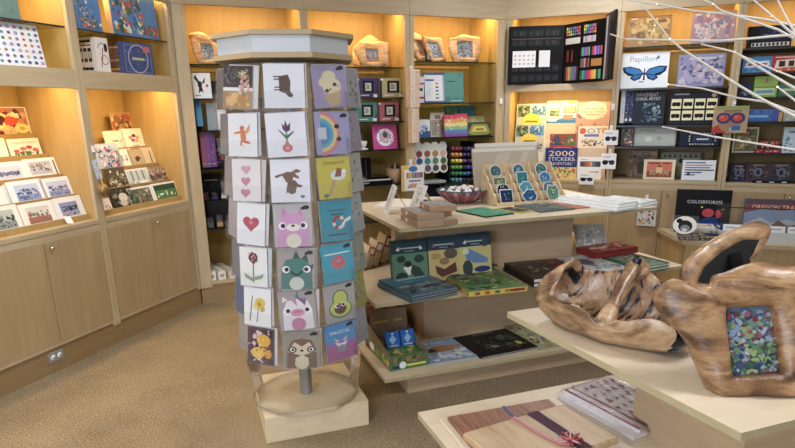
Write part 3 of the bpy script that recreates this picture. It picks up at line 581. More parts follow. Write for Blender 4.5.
lcard(1, 148, 169.5, 166.5, 'card of brown rocks and pale surf, right end of the second step', [('b', .03, .05, .97, .95, ['#b58f78', '#7d6a60', '#d8c3b0', '#5b524e', '#c7aa98'], 34, 27, .18)], '#a38d80')
lcard(0, 112, 134, 187, 'dark card with a white cat among leaves, front step left', [('b', .03, .03, .97, .97, ['#34302c', '#5c5a4c', '#8d8a78', '#454038'], 26, 28, .2), ('e', .5, .55, .2, .2, '#dad4c8'), ('e', .46, .3, .16, .14, '#cfc6b8')], '#44403a')
lcard(0, 129, 153.5, 186.5, 'white framed card of a cabin under green trees, front step', [('r', .08, .1, .92, .9, '#5d6a58'), ('b', .08, .1, .92, .9, ['#44583f', '#7d8a6c', '#8f7a62', '#b5b8a8'], 24, 29, .16), ('r', .4, .3, .66, .52, '#8a6f58')], '#eeede8')
lcard(0, 153, 178.5, 182, 'white framed card of a bright green meadow, right end of the front step', [('r', .08, .1, .92, .9, '#56804a'), ('r', .08, .62, .92, .9, '#33513a'), ('b', .1, .2, .9, .6, ['#79a55c', '#4a7a40', '#dfe5d0'], 12, 30, .12), ('e', .3, .4, .08, .05, '#eef0ea')], '#eeede8')
lcard(0, 103, 111.5, 198, 'small pink and white card at the left end of the front step', [('b', .1, .1, .9, .6, ['#d59a92', '#8a7470'], 8, 31, .2)], '#ece2dc')
# tag hanging on the front lip
p = WL.P(WL.px(75, 218, -.01)[0], .03, .84); b = MB(); body(b, .05, .055, .002, '#f0f0ee', mat='paper')
o = b.build('price_tag', loc=p + Vector((0, 0, .028)), rot=(-R(38), R(10), WL.a)); tag(o, 'blank white price tag leaning on the front lip of the lake card rack', 'tag')
# bronze ball on a hook on the post between the racks
u, z = WL.px(103.5, 190, -.045)
t = thing('hanging_ball', 'bronze patterned ball hanging on the post between the two card racks', 'ornament', WL.P(u, -.045, z), WL.a)
b = MB(); b.ball((0, 0, 0), .036, 'bronze', seg=20); b.build('ball', t)
b = MB(); b.tube([(0, 0, .035), (0, .01, .1), (0, .038, .16)], .0025, 6, 'light_wood'); b.build('cord', t)
for i in range(3):
    b = MB(); a = i * PI / 3; b.tube([(.0365 * math.cos(a) * math.cos(q), .0365 * math.sin(a) * math.cos(q), .0365 * math.sin(q)) for q in [k * PI / 8 for k in range(17)]], .0016, 5, 'maple_kick'); b.build('band', t)
u, z = WL.px(99, 170, -.02)
b = MB(); body(b, .045, .12, .003, '#b9cfe2', [('b', 0, 0, 1, 1, ['#8fb0d0', '#d6e2ec', '#6d90b8'], 12, 3, .3)])
tag(b.build('leaflet', loc=WL.P(u, -.02, z - .055), rot=(-R(6), R(-6), WL.a)), 'pale blue leaflet hanging on the post above the bronze ball', 'leaflet')
u, z = WL.px(92.5, 149, 0)
b = MB(); b.box(-.009, .009, -.014, 0, 0, .04, 'white_plastic'); b.box(-.005, .005, -.022, -.014, .004, .01, 'white_plastic')
tag(b.build('wall_hook', loc=WL.P(u, 0, z - .02), rot=(0, 0, WL.a)), 'small white adhesive hook on the post left of the mixed card rack', 'hook')
# upper shelves of the left cabinets
GL = 2.0255
FB = ['#4b6fae', '#d9674e', '#e9ebe6', '#5d8a4a', '#f0b85c', '#c04a58', '#86b4d8', '#3f6a48']
fl_art = lambda s: [('r', 0, 0, 1, 1, '#5b8fd0'), ('b', 0, .02, .72, .9, FB, 46, s, .12), ('b', .1, .02, 1, .35, FB, 24, s + 1, .12)]
stand(WL, .06, GL, 75.5, 100, -6, 'puzzle_box', 'blue floral box on the glass shelf, left of its wider twin', 'box', fl_art(41), '#4d86cf', .05, 3, right=[('r', 0, 0, 1, 1, '#b99358')])
stand(WL, .06, GL, 111, 156, -6, 'puzzle_box', 'wide blue floral box on the glass shelf above the navy box set', 'box', fl_art(44), '#4d86cf', .05, 3, left=[('r', 0, 0, 1, 1, '#c2a070')])
wt = [('arc', .5, .68, .3, .34, 0, PI, '#2b2b2e'), ('p', [(.3, .15), (.36, .15), (.6, .7), (.54, .72)], '#a8364a'), ('arc', .62, .36, .24, .28, 0, PI, '#2b2b2e'), ('arc', .62, .36, .24, .28, PI, 2 * PI, '#2b2b2e'), ('e', .78, .72, .14, .13, '#2a2b30'), ('b', .1, .1, .5, .9, ['#a85a68', '#4a4a4e', '#c8bfb6'], 12, 5, .1)]
g = stand(WL, .05, 1.7805, 96.5, 109, 38, 'card_box', 'front white box with red and black line art on the cabinet rail', 'box', wt, '#e9e6df', .035, 0)
for i in range(3):
    stand(WL, .087 + i * .036, 1.7805, 0, 0, 0, 'card_box', 'white box with black banded side behind the line art box, %s' % ['nearest it', 'in the middle', 'hindmost'][i], 'box', wt, '#e9e6df', .034, 0, geom=g, group='white boxed cards on the rail', left=[('r', 0, .86, 1, .93, '#2b2b30'), ('r', 0, .06, 1, .14, '#2b2b30'), ('r', .1, .3, .9, .7, '#3a3238'), ('r', .2, .4, .8, .6, '#cfc6ba'), ('r', 0, .76, 1, .8, '#8a3a40')])
nv = [('r', .06, .06, .94, .94, '#6a7fb2'), ('r', .09, .09, .91, .91, '#41548c'), ('arc', .5, .5, .3, .33, 0, PI, '#a9b4cf'), ('arc', .5, .5, .3, .33, PI, 2 * PI, '#a9b4cf'), ('r', .3, .46, .7, .54, '#b8bf9a'), ('b', .1, .1, .9, .9, ['#a9b8dc', '#8c9cc8'], 20, 6, .035), ('e', .78, .82, .12, .1, '#c96a7a')]
g = stand(WL, .05, 1.7805, 123, 153, 43.5, 'card_box', 'navy keepsake box with a pink seal on the cabinet rail', 'box', nv, '#43558c', .03, 0)
for i in range(3):
    stand(WL, .083 + i * .04, 1.7805, 0, 0, 0, 'card_box', 'navy box with brown banded spine behind the pink seal box, %s' % ['nearest it', 'in the middle', 'hindmost'][i], 'box', nv, '#43558c', .037, 0, geom=g, group='navy boxes on the rail', left=[('r', 0, 0, 1, 1, '#6e4f3c'), ('r', 0, .8, 1, .86, '#b8966a'), ('r', 0, .4, 1, .46, '#a9865c'), ('r', 0, .12, 1, .18, '#b8966a'), ('b', .2, .5, .8, .76, ['#c9aa7c', '#4a3428'], 5, i, .2)])
dots = []
rn = random.Random(8)
for i in range(8):
    for j in range(7): dots.append(('e', .07 + i * .123, .1 + j * .133, .034, .039, rn.choice(['#5c7fae', '#8a6aa8', '#c06a78', '#6aa890', '#4a5f92', '#b890b8', '#d0a070', '#6fb2c0']), 12)); dots.append(('e', .07 + i * .123, .1 + j * .133, .016, .018, rn.choice(['#35446e', '#7a4a70', '#e0d0c0', '#3c7a70']), 8))
stand(WL, .05, 1.7805, -14, 41, 23, 'dotted_print', 'white print with rows of coloured round designs at the far left', 'print', dots, '#eceef2', .006, 8)
stand(WL, .06, GL, -30, 17, -20, 'gift_box', 'dull green box on the glass shelf above the dotted print', 'box', [('b', 0, 0, 1, 1, ['#6f8f88', '#7d9c92', '#648078'], 24, 2, .3)], '#6f8f86', .06, 2)
# ============================================ burl wood picture frames
def burl_frame(name, label, outline, hole, M4, thick=.03, mat='burl_light', art=None, c='#8a8f94', hd=.1, group=None, nseg=72, bulge=.5, seed=0, amp=.004, stand_leg=True, back=None):
    """outline / hole: polygons in metres in the slab's own plane (x right, z up); y is its thickness."""
    cx = sum(p[0] for p in hole) / len(hole); cz = sum(p[1] for p in hole) / len(hole)
    def cast(poly, a):
        best = 0; dx, dz = math.cos(a), math.sin(a); n = len(poly)
        for i in range(n):
            x1, z1 = poly[i][0] - cx, poly[i][1] - cz; x2, z2 = poly[(i + 1) % n][0] - cx, poly[(i + 1) % n][1] - cz
            den = dx * (z2 - z1) - dz * (x2 - x1)
            if abs(den) < 1e-12: continue
            t = (x1 * (z2 - z1) - z1 * (x2 - x1)) / den; q = (x1 * dz - z1 * dx) / den
            if t > 0 and -1e-6 <= q <= 1 + 1e-6: best = max(best, t)
        return best
    out = [cast(outline, 2 * PI * i / nseg) for i in range(nseg)]
    out = [(out[i - 1] + 2 * out[i] + out[(i + 1) % nseg]) / 4 for i in range(nseg)]
    hol = [cast(hole, 2 * PI * i / nseg) for i in range(nseg)]
    prof = [(0, .75), (0, .12), (.04, .03), (.25, -.06 * bulge), (.6, -.02 * bulge), (.85, .08), (.96, .25), (1, .5), (.96, .78), (.8, .96), (.4, 1), (0, 1)]
    vs = []; rn = Vector((seed * 3.1, seed * 1.7, 0))
    for f, y in prof:
        for i in range(nseg):
            a = 2 * PI * i / nseg; r = hol[i] + (out[i] - hol[i]) * f; p = Vector((cx + r * math.cos(a), y * thick, cz + r * math.sin(a)))
            if 0 < f: p += noise.noise_vector(p * (1.2 / max(thick, .02)) + rn) * amp * (1 if f > .1 else .2)
            vs.append(p)
    k = len(prof); fs = [(j * nseg + i, (j + 1) * nseg + i, (j + 1) * nseg + (i + 1) % nseg, j * nseg + (i + 1) % nseg) for j in range(k - 1) for i in range(nseg)]
    zmin = min(v.z for v in vs)
    M5 = M4 @ Matrix.Translation((0, 0, -zmin)); M5i = M5.inverted(); g_ = round(M4.translation.z + .003, 2) + .0006 if M4.translation.z < 1 else M4.translation.z + .0006; flat_ = []
    for v in vs:                            # the foot is cut level
        q = M5 @ v
        if q.z < g_: q.z = g_
        flat_.append(M5i @ q)
    b = MB(); b.add(flat_, fs, mat, smooth=True); o = b.build(name); o.matrix_world = M4 @ Matrix.Translation((0, 0, -zmin)); tag(o, label, 'picture frame', group)
    x0, x1 = min(p[0] for p in hole), max(p[0] for p in hole); z0, z1 = min(p[1] for p in hole), max(p[1] for p in hole)
    b = MB(); b.box(x0 - .004, x1 + .004, thick * .45, thick * .55, z0 - .004, z1 + .004, 'gloss_print', c)
    if art: b.art(art, (x0, thick * .45, z0), (x1 - x0, 0, 0), (0, 0, z1 - z0), (0, -1, 0), 'gloss_print')
    b.build('picture', o)
    if art is None: bpy.data.objects.remove(o.children[0]); return o
    b = MB()
    if back: b.prism([(x, z) for x, z in back], 0, .004, 'black_metal'); b.T = None
    else: b.box(x0 - .012, x1 + .012, thick, thick + .004, z0 - .012, z1 + .012, 'dark_plastic')
    if back: b.v = [Vector((v.x, thick + .002 + v.z, v.y)) for v in b.v]
    b.build('backing', o)
    return o
def shelf_frame(F, w, zs, pts, hole, label, tilt=10, thick=.03, art=None, seed=0, yaw=0, mat='burl_light', group='light burl wood frames on the top shelves'):
    """pixel outline -> the slab's own plane on the shelf"""
    q = [F.px(x, y, w) for x, y in pts]; h = [F.px(x, y, w) for x, y in hole]; um = sum(a for a, _ in q) / len(q); zm = min(z for _, z in q)
    f = lambda L: [(u - um, (z - zm)) for u, z in L]
    M4 = Matrix.Translation(F.P(um, w, zs)) @ Matrix.Rotation(F.a + R(yaw), 4, 'Z') @ Matrix.Rotation(-R(tilt), 4, 'X')
    return burl_frame('burl_picture_frame', label, f(q), f(h), M4, thick, mat, art, seed=seed, group=group)
def z4(pts, ox, oy, s): return [(ox + x / s, oy + y / s) for x, y in pts]
grey_pic = lambda s, pal=['#6f7f8f', '#a8b4bc', '#4a5560', '#c9cfd2', '#8a7f70']: [('r', 0, 0, 1, 1, '#8e989f'), ('b', 0, 0, 1, 1, pal, 30, s, .14)]
shelf_frame(WB, .1, 1.8755, z4([(30, 115), (75, 108), (105, 125), (140, 150), (152, 180), (150, 235), (70, 237), (50, 190)], 180, 0, 3.735), z4([(75, 155), (118, 158), (133, 215), (90, 222)], 180, 0, 3.735), 'pale burl frame alone in the corner bay left of the card spinner', 8, art=grey_pic(1))
shelf_frame(WB, .25, 1.8755, z4([(180, 150), (190, 105), (215, 95), (250, 105), (262, 150), (250, 236), (185, 236)], 180, 0, 3.735), z4([(200, 150), (240, 150), (240, 210), (200, 210)], 180, 0, 3.735), 'pale burl frame half hidden behind the top of the card spinner', 8, art=grey_pic(2), seed=2)
shelf_frame(WB, .24, 1.8705, z4([(48, 215), (52, 160), (80, 135), (120, 110), (150, 130), (165, 170), (150, 244), (62, 244)], 340, 0, 3.735), z4([(90, 170), (130, 170), (130, 215), (90, 215)], 340, 0, 3.735), 'pale burl frame standing behind another burl frame above the boxed mugs', 8, art=grey_pic(4), seed=3)
shelf_frame(WB, .1, 1.8705, z4([(52, 170), (75, 145), (110, 150), (160, 145), (190, 152), (186, 246), (85, 246)], 340, 0, 3.735), z4([(98, 178), (145, 178), (150, 227), (104, 227)], 340, 0, 3.735), 'wide pale burl frame with a pink and blue picture above the boxed mugs', 8, art=[('r', 0, 0, 1, .5, '#a88a88'), ('r', 0, .5, 1, 1, '#8aa0b4'), ('b', 0, .3, 1, .9, ['#6a7f92', '#b8a09a', '#d0c8c0'], 14, 3, .2)], seed=4)
shelf_frame(WB, .14, 1.9225, z4([(262, 120), (290, 118), (330, 150), (345, 225), (330, 234), (290, 225), (268, 180)], 340, 0, 3.735), z4([(283, 152), (308, 152), (334, 210), (300, 208)], 340, 0, 3.735), 'leftmost pale burl frame above the teal book, with a rust coloured picture', 8, art=grey_pic(5, ['#a8705a', '#c08a70', '#7f5a4c']), seed=5)
shelf_frame(WB, .08, 1.9225, z4([(310, 128), (345, 140), (385, 138), (402, 230), (345, 234), (330, 200)], 340, 0, 3.735), z4([(330, 160), (370, 162), (386, 218), (352, 222)], 340, 0, 3.735), 'middle pale burl frame above the teal book, with a grey leafy picture', 8, art=grey_pic(6), seed=6)
shelf_frame(WB, .08, 1.9225, z4([(412, 140), (440, 138), (470, 124), (500, 132), (535, 136), (538, 165), (526, 205), (522, 234), (425, 234), (412, 180)], 340, 0, 3.735), z4([(442, 157), (500, 155), (500, 216), (442, 218)], 340, 0, 3.735), 'widest pale burl frame above the teal book, with a silvery square picture', 8, art=grey_pic(7), seed=7)

# ================================================= back wall, corner bay
Z1 = 1.6255
stand(WB, .08, Z1, 192.5, 211, 73, 'art_card', 'white card with a black sprite and a red dot, corner bay', 'card', [('e', .4, .55, .12, .14, '#2b2b2e'), ('p', [(.1, .8), (.3, .6), (.36, .7), (.2, .92)], '#3a3a3e'), ('p', [(.5, .6), (.72, .84), (.66, .6)], '#3a3a3e'), ('p', [(.34, .45), (.5, .45), (.56, .22), (.44, .3), (.3, .2)], '#2b2b2e'), ('e', .78, .5, .07, .06, '#b05050'), ('r', .1, .1, .4, .14, '#6a9aa0')], '#eceef0', .004, 6)
stand(WB, .2, Z1, 211.5, 226, 81, 'storage_box', 'dark box behind the sprite card in the corner bay', 'box', None, '#3b3f48', .06, 0)
Z2 = 1.3865
stand(WB, .1, Z2, 196, 202, 101, 'book', 'slim bright blue book leaning in the corner bay', 'book', None, '#4f9ad2', .16, 12, 0)
stand(WB, .16, Z2, 207, 218.5, 103, 'storage_box', 'light grey box beside the blue book, corner bay', 'box', [('r', .8, 0, 1, 1, '#8f9598')], '#a9afb0', .09, 0)
stand(WB, .12, Z2, 217.5, 226, 103, 'book', 'white box next to the card spinner in the corner bay', 'box', None, '#e4e7ea', .1, 0)
Z3 = 1.0905
for i, (x0, x1, c, nm) in enumerate([(199, 203.5, '#a0566a', 'rose pink'), (203.5, 208, '#7d4f8a', 'light purple'), (208, 214, '#6a4580', 'deep purple')]):
    stand(WB, .09, Z3, x0 + 2, x1 + 2, 132.5 + i, 'book', '%s spined book in the corner bay row of three' % nm, 'book', [('r', .2, .08, .8, .12, '#6aa890'), ('b', .1, .2, .9, .9, ['#d8a0b8', '#9a78b0'], 8, i, .2)], c, .17, 3, group='tall purple books in the corner bay')
stand(WB, .2, Z3, 210.5, 228, 140, 'book', 'dark book lettered in white behind the purple books', 'book', [('t', 'WORLD', .4, .62, .7, .12, '#c9ccd6'), ('b', 0, 0, 1, .45, ['#3f5a8c', '#2a3350', '#b04a4a'], 10, 2, .2)], '#1e2233', .03, 6)
for i, (x0, x1, y, c, nm) in enumerate([(202, 222, 173.5, '#22252a', 'black chalkboard sign')]):
    stand(WB, .3, .82, x0, x1, y, 'chalkboard_sign', 'black chalkboard sign at the back of the corner bay', 'sign', [('b', .1, .3, .9, .9, ['#7a7f84', '#55595e'], 10, 3, .05), ('r', .15, .72, .8, .76, '#9aa0a0')], '#1d2023', .012, 4)
b = MB(); b.box(-.32, .32, 0, .22, 0, .2, 'dark_plastic'); b.box(-.33, .33, -.01, .23, .195, .205, 'black_metal')
o = b.build('riser_box', loc=WB.P(.45, .2, .6105), rot=(0, 0, WB.a)); tag(o, 'black riser box standing on the low glass shelf of the corner bay', 'riser')
pal = ['#8a3a44', '#3a4f7a', '#d0d0cc', '#4a5a50', '#b08a50', '#6a3a6a', '#303a4a', '#c9c2b8']
rn = random.Random(4)
for r_, (z, w, n) in enumerate(((.816, .24, 5), (.6115, .06, 5))):
    for i in range(n):
        u = .13 + i * .075; h = rn.uniform(.07, .11); b = MB(); c = pal[(i + r_ * 3) % 8]
        body(b, .055, h, .05, '#26282e' if r_ == 0 else '#3a3b40', [('r', .1, .1, .9, .45, c), ('b', .1, .45, .9, .9, pal, 6, i + r_ * 9, .2)], mat='gloss_print')
        o = b.build('small_jar_box', loc=WB.P(u, w, z), rot=(0, 0, WB.a)); tag(o, '%s of the little dark boxes on the %s, corner bay' % (['first', 'second', 'third', 'fourth', 'fifth'][i] + ' from the left', ['black riser', 'low glass shelf'][r_]), 'box', 'little boxes in the corner bay')
u = WB.px(229, 205, .1)[0]
b = MB(); body(b, .08, .09, .04, '#5ab85a', [('r', .1, .3, .9, .7, '#8ad27a')]); o = b.build('small_jar_box', loc=WB.P(u, .1, .6115), rot=(0, 0, WB.a)); tag(o, 'bright green box beside the little dark boxes, corner bay', 'box')
for i in range(3):
    x = (212, 222, 233)[i]; u = WB.px(x, 276, .06)[0]; b = MB()
    b.box(-.03, .03, 0, .36, 0, (.075, .07, .06)[i], 'paper', ('#eceae4', '#e6e3da', '#dcd3bd')[i])
    b.art([('r', .2, .3, .8, .7, '#b9b4a8'), ('r', .3, .4, .7, .5, '#7a7668')], (-.03, 0, 0), (.06, 0, 0), (0, 0, .07), (0, -1, 0)); b.art([('r', .2, .1, .35, .9, '#a8ac98')], (-.03, 0, (.075, .07, .06)[i]), (.06, 0, 0), (0, .36, 0), (0, 0, 1))
    o = b.build('long_box', loc=WB.P(u, .03, .181), rot=(0, 0, WB.a + R(12))); tag(o, '%s of the three long white boxes on the bottom of the corner bay' % ['left', 'middle', 'right'][i], 'box', 'long white boxes in the corner bay')

# ================================================= back wall, mug bay
def mugbox(zs, xl, xr, yt, c, dark, label, w=.08):
    u, W, H = measure(WB, w, zs, xl, xr, yt, 0); t = thing('mug_box', label, 'box', WB.P(u, w, zs), WB.a, 'boxed mugs')
    b = MB(); body(b, W, H, .11, c, [('r', 0, 0, .1, 1, dark), ('p', [(.8, 0), (1, .0), (1, .5)], dark), ('e', .1, .92, .06, .06, '#e8e6ea')] + [('r', .2, .1, .6, .15, '#e0dcd6')]); b.build('carton', t)
    b = MB(); b.art([('r', .32, .25, .82, .86, '#22222a')], (-W / 2, -.0004, 0), (W, 0, 0), (0, 0, H), (0, -1, 0)); b.build('window', t)
    b = MB(); b.T = Matrix.Translation((W * .06, -.0035, H * .55)) @ Matrix.Rotation(R(90), 4, 'X'); b.box(-W * .14, W * .14, -H * .2, H * .2, -.002, .0, 'gloss_print', '#cfcfc8'); b.art([('e', .5, .5, .3, .3, '#8f9a8c'), ('b', 0, 0, 1, 1, ['#b8bab0', '#6f7a70', '#e8e6de'], 8, 3, .2)], (-W * .14, -H * .2, 0), (W * .28, 0, 0), (0, H * .4, 0), (0, 0, 1)); b.build('mug_picture', t)
    b = MB(); b.box(W * .3, W * .48, -.002, -.0006, .004, .03, 'print', '#e2e2e6'); b.build('price_label', t)
Z1, Z2, Z3, Z4 = 1.6225, 1.4225, 1.1805, .8765
mugbox(Z1, 356, 377.5, 78, '#4f3f6c', '#33294a', 'purple boxed mug, left one of the upper pair')
mugbox(Z1, 379.5, 403.5, 78, '#b8a878', '#2c2c30', 'tan boxed mug with a black corner, right one of the upper pair')
mugbox(Z2, 354.5, 377, 102, '#4d8a80', '#2f5c58', 'green boxed mug below the purple one')
mugbox(Z2, 377.5, 399, 102, '#a8626c', '#6a3c46', 'dusty red boxed mug below the tan one')
stand(WB, .2, Z1, 345.5, 354.5, 79, 'storage_box', 'bright blue box beside the purple boxed mug', 'box', None, '#3f62c4', .06, 0)
stand(WB, .08, Z3, 373, 397, 125, 'activity_book', 'hot pink book with a white scrolled medallion under the green mug', 'book', [('r', 0, 0, 1, 1, '#d24aa2'), ('b', 0, 0, 1, 1, ['#e070b8', '#b8388c'], 22, 3, .08), ('e', .5, .48, .36, .36, '#e8eef0', 14), ('e', .5, .5, .24, .26, '#c9a8c8', 12), ('b', .14, .1, .86, .85, ['#eef2f4', '#5fa8a0', '#3c4a50', '#d890c0'], 26, 5, .1), ('e', .5, .58, .1, .12, '#5a4a48')], '#c84498', .02, 9)
t = thing('teacup_stack', 'white cup upside on a white dish beside the hot pink book', 'cup', WB.P(WB.px(362, 145, .1)[0], .1, Z3), WB.a)
b = MB(); b.lathe([(.03, 0), (.052, .004), (.055, .016), (.03, .02), (0, .02)], 24, 'white_plastic'); b.build('dish', t)
b = MB(); b.lathe([(.024, .02), (.03, .024), (.042, .05), (.045, .078), (.041, .078), (.037, .05), (.02, .03), (0, .028)], 24, 'white_plastic'); b.build('cup', t)
stand(WB, .22, Z3, 353, 363, 129, 'storage_box', 'dark green box behind the white cup', 'box', [('r', .2, .3, .8, .7, '#7a8078')], '#4a504c', .06, 0)
stand(WB, .2, Z4, 357, 371, 158, 'display_case', 'black case standing on end behind the stacked black cases', 'case', [('r', .62, .05, .68, .95, '#4a4f58'), ('r', .05, .05, .4, .95, '#20232a')], '#0f1014', .05, 0)
for i, (x0, x1, y, yb, c) in enumerate([(358, 392, 181, 186, '#14161c'), (357, 390, 177.5, 181, '#c9cbd0'), (356, 388, 174.5, 177.5, '#15171c')]):
    u0, _ = WB.px(x0, 183, .08); u1, _ = WB.px(x1, 183, .08); hz = (.034, .012, .022); z = Z4 + .0005 + sum(hz[:i]) + i * .0006
    b = MB(); b.box((u0 - u1) / 2, (u1 - u0) / 2, 0, .2, 0, hz[i], 'gloss_print', c); b.art([('r', .05, .3, .3, .7, '#8a8f96')], ((u0 - u1) / 2, 0, 0), (u1 - u0, 0, 0), (0, 0, hz[i]), (0, -1, 0))
    o = b.build('flat_case', loc=WB.P((u0 + u1) / 2, .06, z), rot=(0, 0, WB.a)); tag(o, ['black flat case at the bottom of the stack beside the brush jar', 'pale grey flat case in the middle of the stack', 'black flat case on top of the stack beside the brush jar'][i], 'case', 'flat cases in the mug bay')
t = thing('brush_jar', 'brown jar packed with brushes on the shelf below the hot pink book', 'jar', WB.P(WB.px(394, 175, .14)[0], .14, Z4), WB.a)
b = MB(); b.lathe([(.06, 0), (.068, .01), (.07, .13), (.064, .13), (.06, .02), (0, .02)], 20, 'pad_wood'); b.build('jar', t)
rn = random.Random(2)
for i in range(12):
    a = rn.uniform(0, 2 * PI); r_ = rn.uniform(0, .045); x, y = r_ * math.cos(a), r_ * math.sin(a)
    b = MB(); b.tube([(x * .7, y * .7, .022), (x * 1.1, y * 1.1, rn.uniform(.15, .175))], [.005, .0075], 6, 'print', rn.choice(['#4a3428', '#8a7a6a', '#2a2420', '#b8a890'])); b.build('brush', t)
# strip packs hanging on the post between the bays
for k, (x0, x1, y0, y1, nm) in enumerate([(406, 420.5, 69, 107.5, 'upper'), (408, 420, 108.5, 143, 'lower')]):
    w = -.05; ua, z1 = WB.px(x0, (y0 + y1) / 2, w); ub, _ = WB.px(x1, (y0 + y1) / 2, w); z1 = WB.px(x0, y0, w)[1]; z0 = WB.px(x0, y1, w)[1]
    u = (ua + ub) / 2; W = ub - ua; t = thing('sticker_strip', '%s hanging pack of orange and pink sticker strips on the post' % nm, 'sticker pack', WB.P(u, w, z0), WB.a, 'hanging sticker strips')
    for j in range(3):
        b = MB(); x = -W / 2 + W * j / 3; body(b, W / 3 - .004, z1 - z0, .004, ['#d8b088', '#e6dccb', '#e0c8b8'][j], [('b', .1, .02, .9, .98, [['#d98a4a', '#c97a5a', '#e8d06a', '#7a9ab0'], ['#d8a090', '#c9b8a8', '#b07a6a'], ['#e2907a', '#d8c0a8', '#b8788a']][j], 26, j + k * 3, .3)])
        for q in range(len(b.v)): b.v[q] += Vector((x + W / 6, j * .006, 0))
        b.build('strip', t)
    b = MB(); b.tube([(0, .05, z1 - z0 + .012), (0, -.01, z1 - z0 + .012)], .003, 6, 'white_plastic'); b.box(-.014, .014, .04, .05, z1 - z0 - .002, z1 - z0 + .03, 'white_plastic'); b.build('hook', t)
# coloured pencil pack hanging lower on the same post
w = -.06; ua, zt = WB.px(402, 166, w); ub, zb = WB.px(424, 190, w)
t = thing('pencil_pack', 'white and yellow pack of coloured pencils hanging on the lower post', 'pencil pack', WB.P((ua + ub) / 2, w, zb), WB.a)
b = MB(); body(b, ub - ua, zt - zb, .02, '#e9e9ea', [('r', 0, .84, .3, 1, '#e8c24a'), ('r', 0, 0, .1, .84, '#e0b84a'), ('r', .2, .5, .95, .72, '#e4e2de')] + [('r', .2 + i * .075, .5, .265 + i * .075, .72, c) for i, c in enumerate(['#b85a5a', '#c98a5a', '#d0b05a', '#7a9a6a', '#5a8aa0', '#5a6aa0', '#8a6aa0', '#a86a8a', '#7a6a5a', '#505058'])] + [('e', .5, .86, .2, .12, '#3f78c0'), ('r', .3, .36, .85, .42, '#5a7ab0'), ('r', .3, .12, .85, .28, '#d8a0a0'), ('b', .2, .08, .9, .34, ['#e8a85a', '#5a8ac0', '#d06a6a', '#f0f0f0'], 10, 2, .1)]); b.build('carton', t)
b = MB(); b.tube([(0, .06, zt - zb + .02), (0, .0, zt - zb + .02)], .003, 6, 'white_plastic'); b.box(-.014, .014, .05, .06, zt - zb, zt - zb + .05, 'white_plastic'); b.build('hook', t)

# ================================================= back wall, art supply bay
Z1, Z2, Z3 = 1.5735, 1.2685, .8545
stand(WB, .1, Z1, 423.5, 444.5, 73, 'paint_set', 'white paint tube set in a blue card case on the art shelf', 'paint set', [('r', 0, 0, .06, 1, '#38528a'), ('r', 0, .92, 1, 1, '#4a5f92'), ('r', 0, 0, 1, .05, '#4a5f92'), ('r', .1, .72, .5, .78, '#3f5a9a')] + [q for i in range(5) for q in (('r', .45, .12 + i * .12, .85, .19 + i * .12, '#f4f4f2'), ('r', .55, .13 + i * .12, .72, .18 + i * .12, ['#4a5a7a', '#6a9a6a', '#3f62a8', '#6a4a80', '#c98a4a'][i]))] + [('b', .1, .15, .4, .65, ['#c3cede', '#a8b4cc'], 8, 2, .2), ('r', .92, .05, 1, .92, '#9aa8c8')], '#e2e6ee', .03, 6)
stand(WB, .1, Z1, 444.5, 463.5, 72.5, 'sketch_pad', 'teal book with pale lettering next to the paint tube set', 'book', [('r', 0, 0, 1, 1, '#5a9a92'), ('r', 0.120, 0.685, 0.580, 0.715, '#2c5450'), ('p', [(0, .12), (.2, .22), (.4, .12), (.55, .22), (.75, .14), (1, .2), (1, 0), (0, 0)], '#4c8a84'), ('r', .3, .05, .9, .07, '#cfe4de'), ('e', .82, .9, .1, .06, '#4a8880'), ('r', 0, 0, .03, 1, '#4a847e')], '#55928a', .02, 6)
b = MB()
for i, (x0, x1, y, nm) in enumerate([(417.5, 424, 76.5, 'white pack with red and black bands between the sticker strips and paint set')]):
    stand(WB, .07, Z1, x0, x1, y, 'marker_pack', nm, 'marker pack', [('r', 0, .7, 1, .76, '#b04a5a'), ('r', .2, .46, .8, .56, '#26262c'), ('r', 0, .16, 1, .24, '#a83a48')], '#e0e2e8', .03, 0)
stand(WB, .26, Z2, 446, 458, 106, 'craft_kit', 'green box at the back of the craft shelf', 'box', [('b', 0, 0, 1, 1, ['#6a9a78', '#a8c098', '#3f6a58'], 12, 4, .24)], '#4f7f70', .03, 4)
stand(WB, .26, Z2, 459, 475, 106, 'craft_kit', 'blue green landscape box at the back right of the craft shelf', 'box', [('b', 0, 0, 1, .6, ['#4a8090', '#7fa8a0', '#35606e'], 14, 5, .24)], '#3f6f84', .03, 4)
stand(WB, .09, Z2, 418.5, 430, 120, 'craft_kit', 'white and blue painting kit at the left of the craft shelf', 'box', [('r', 0, 0, 1, .35, '#3f62a0'), ('e', .5, .5, .36, .2, '#8fb2d8'), ('b', .1, .1, .9, .6, ['#3a5590', '#d8e4f0', '#20305a'], 8, 3, .2)], '#dfe4ec', .04, 5)
stand(WB, .14, Z2, 430.5, 444.5, 113, 'craft_kit', 'clear fronted craft kit with beige pieces on the craft shelf', 'box', [('r', .06, .05, .94, .7, '#a09a8c'), ('b', .06, .05, .94, .7, ['#d8d0be', '#6a665c', '#c0b8a0', '#8a7a58'], 18, 4, .14), ('r', .3, .74, .7, .9, '#a86a58')], '#c9c9c4', .05, 4)
for i, (x0, x1, nm) in enumerate([(444.5, 456, 'left'), (456, 467.5, 'right')]):
    stand(WB, .08, Z2, x0, x1, 115 - i, 'craft_kit', '%s of the twin rainbow striped kits on the craft shelf' % nm, 'box', [('r', 0, .8, 1, 1, '#d0486a'), ('r', 0, .62, 1, .8, '#e0a05a'), ('r', 0, .46, 1, .62, '#e0d47a'), ('r', 0, .3, 1, .46, '#7ab890'), ('r', 0, .14, 1, .3, '#5a80c0'), ('r', 0, 0, 1, .14, '#8a58a8'), ('b', .1, .3, .9, .9, ['#f0e8d8', '#e8d0c0'], 7, 3 + i, .2)], '#c04a68', .03, 5, group='rainbow striped kits')
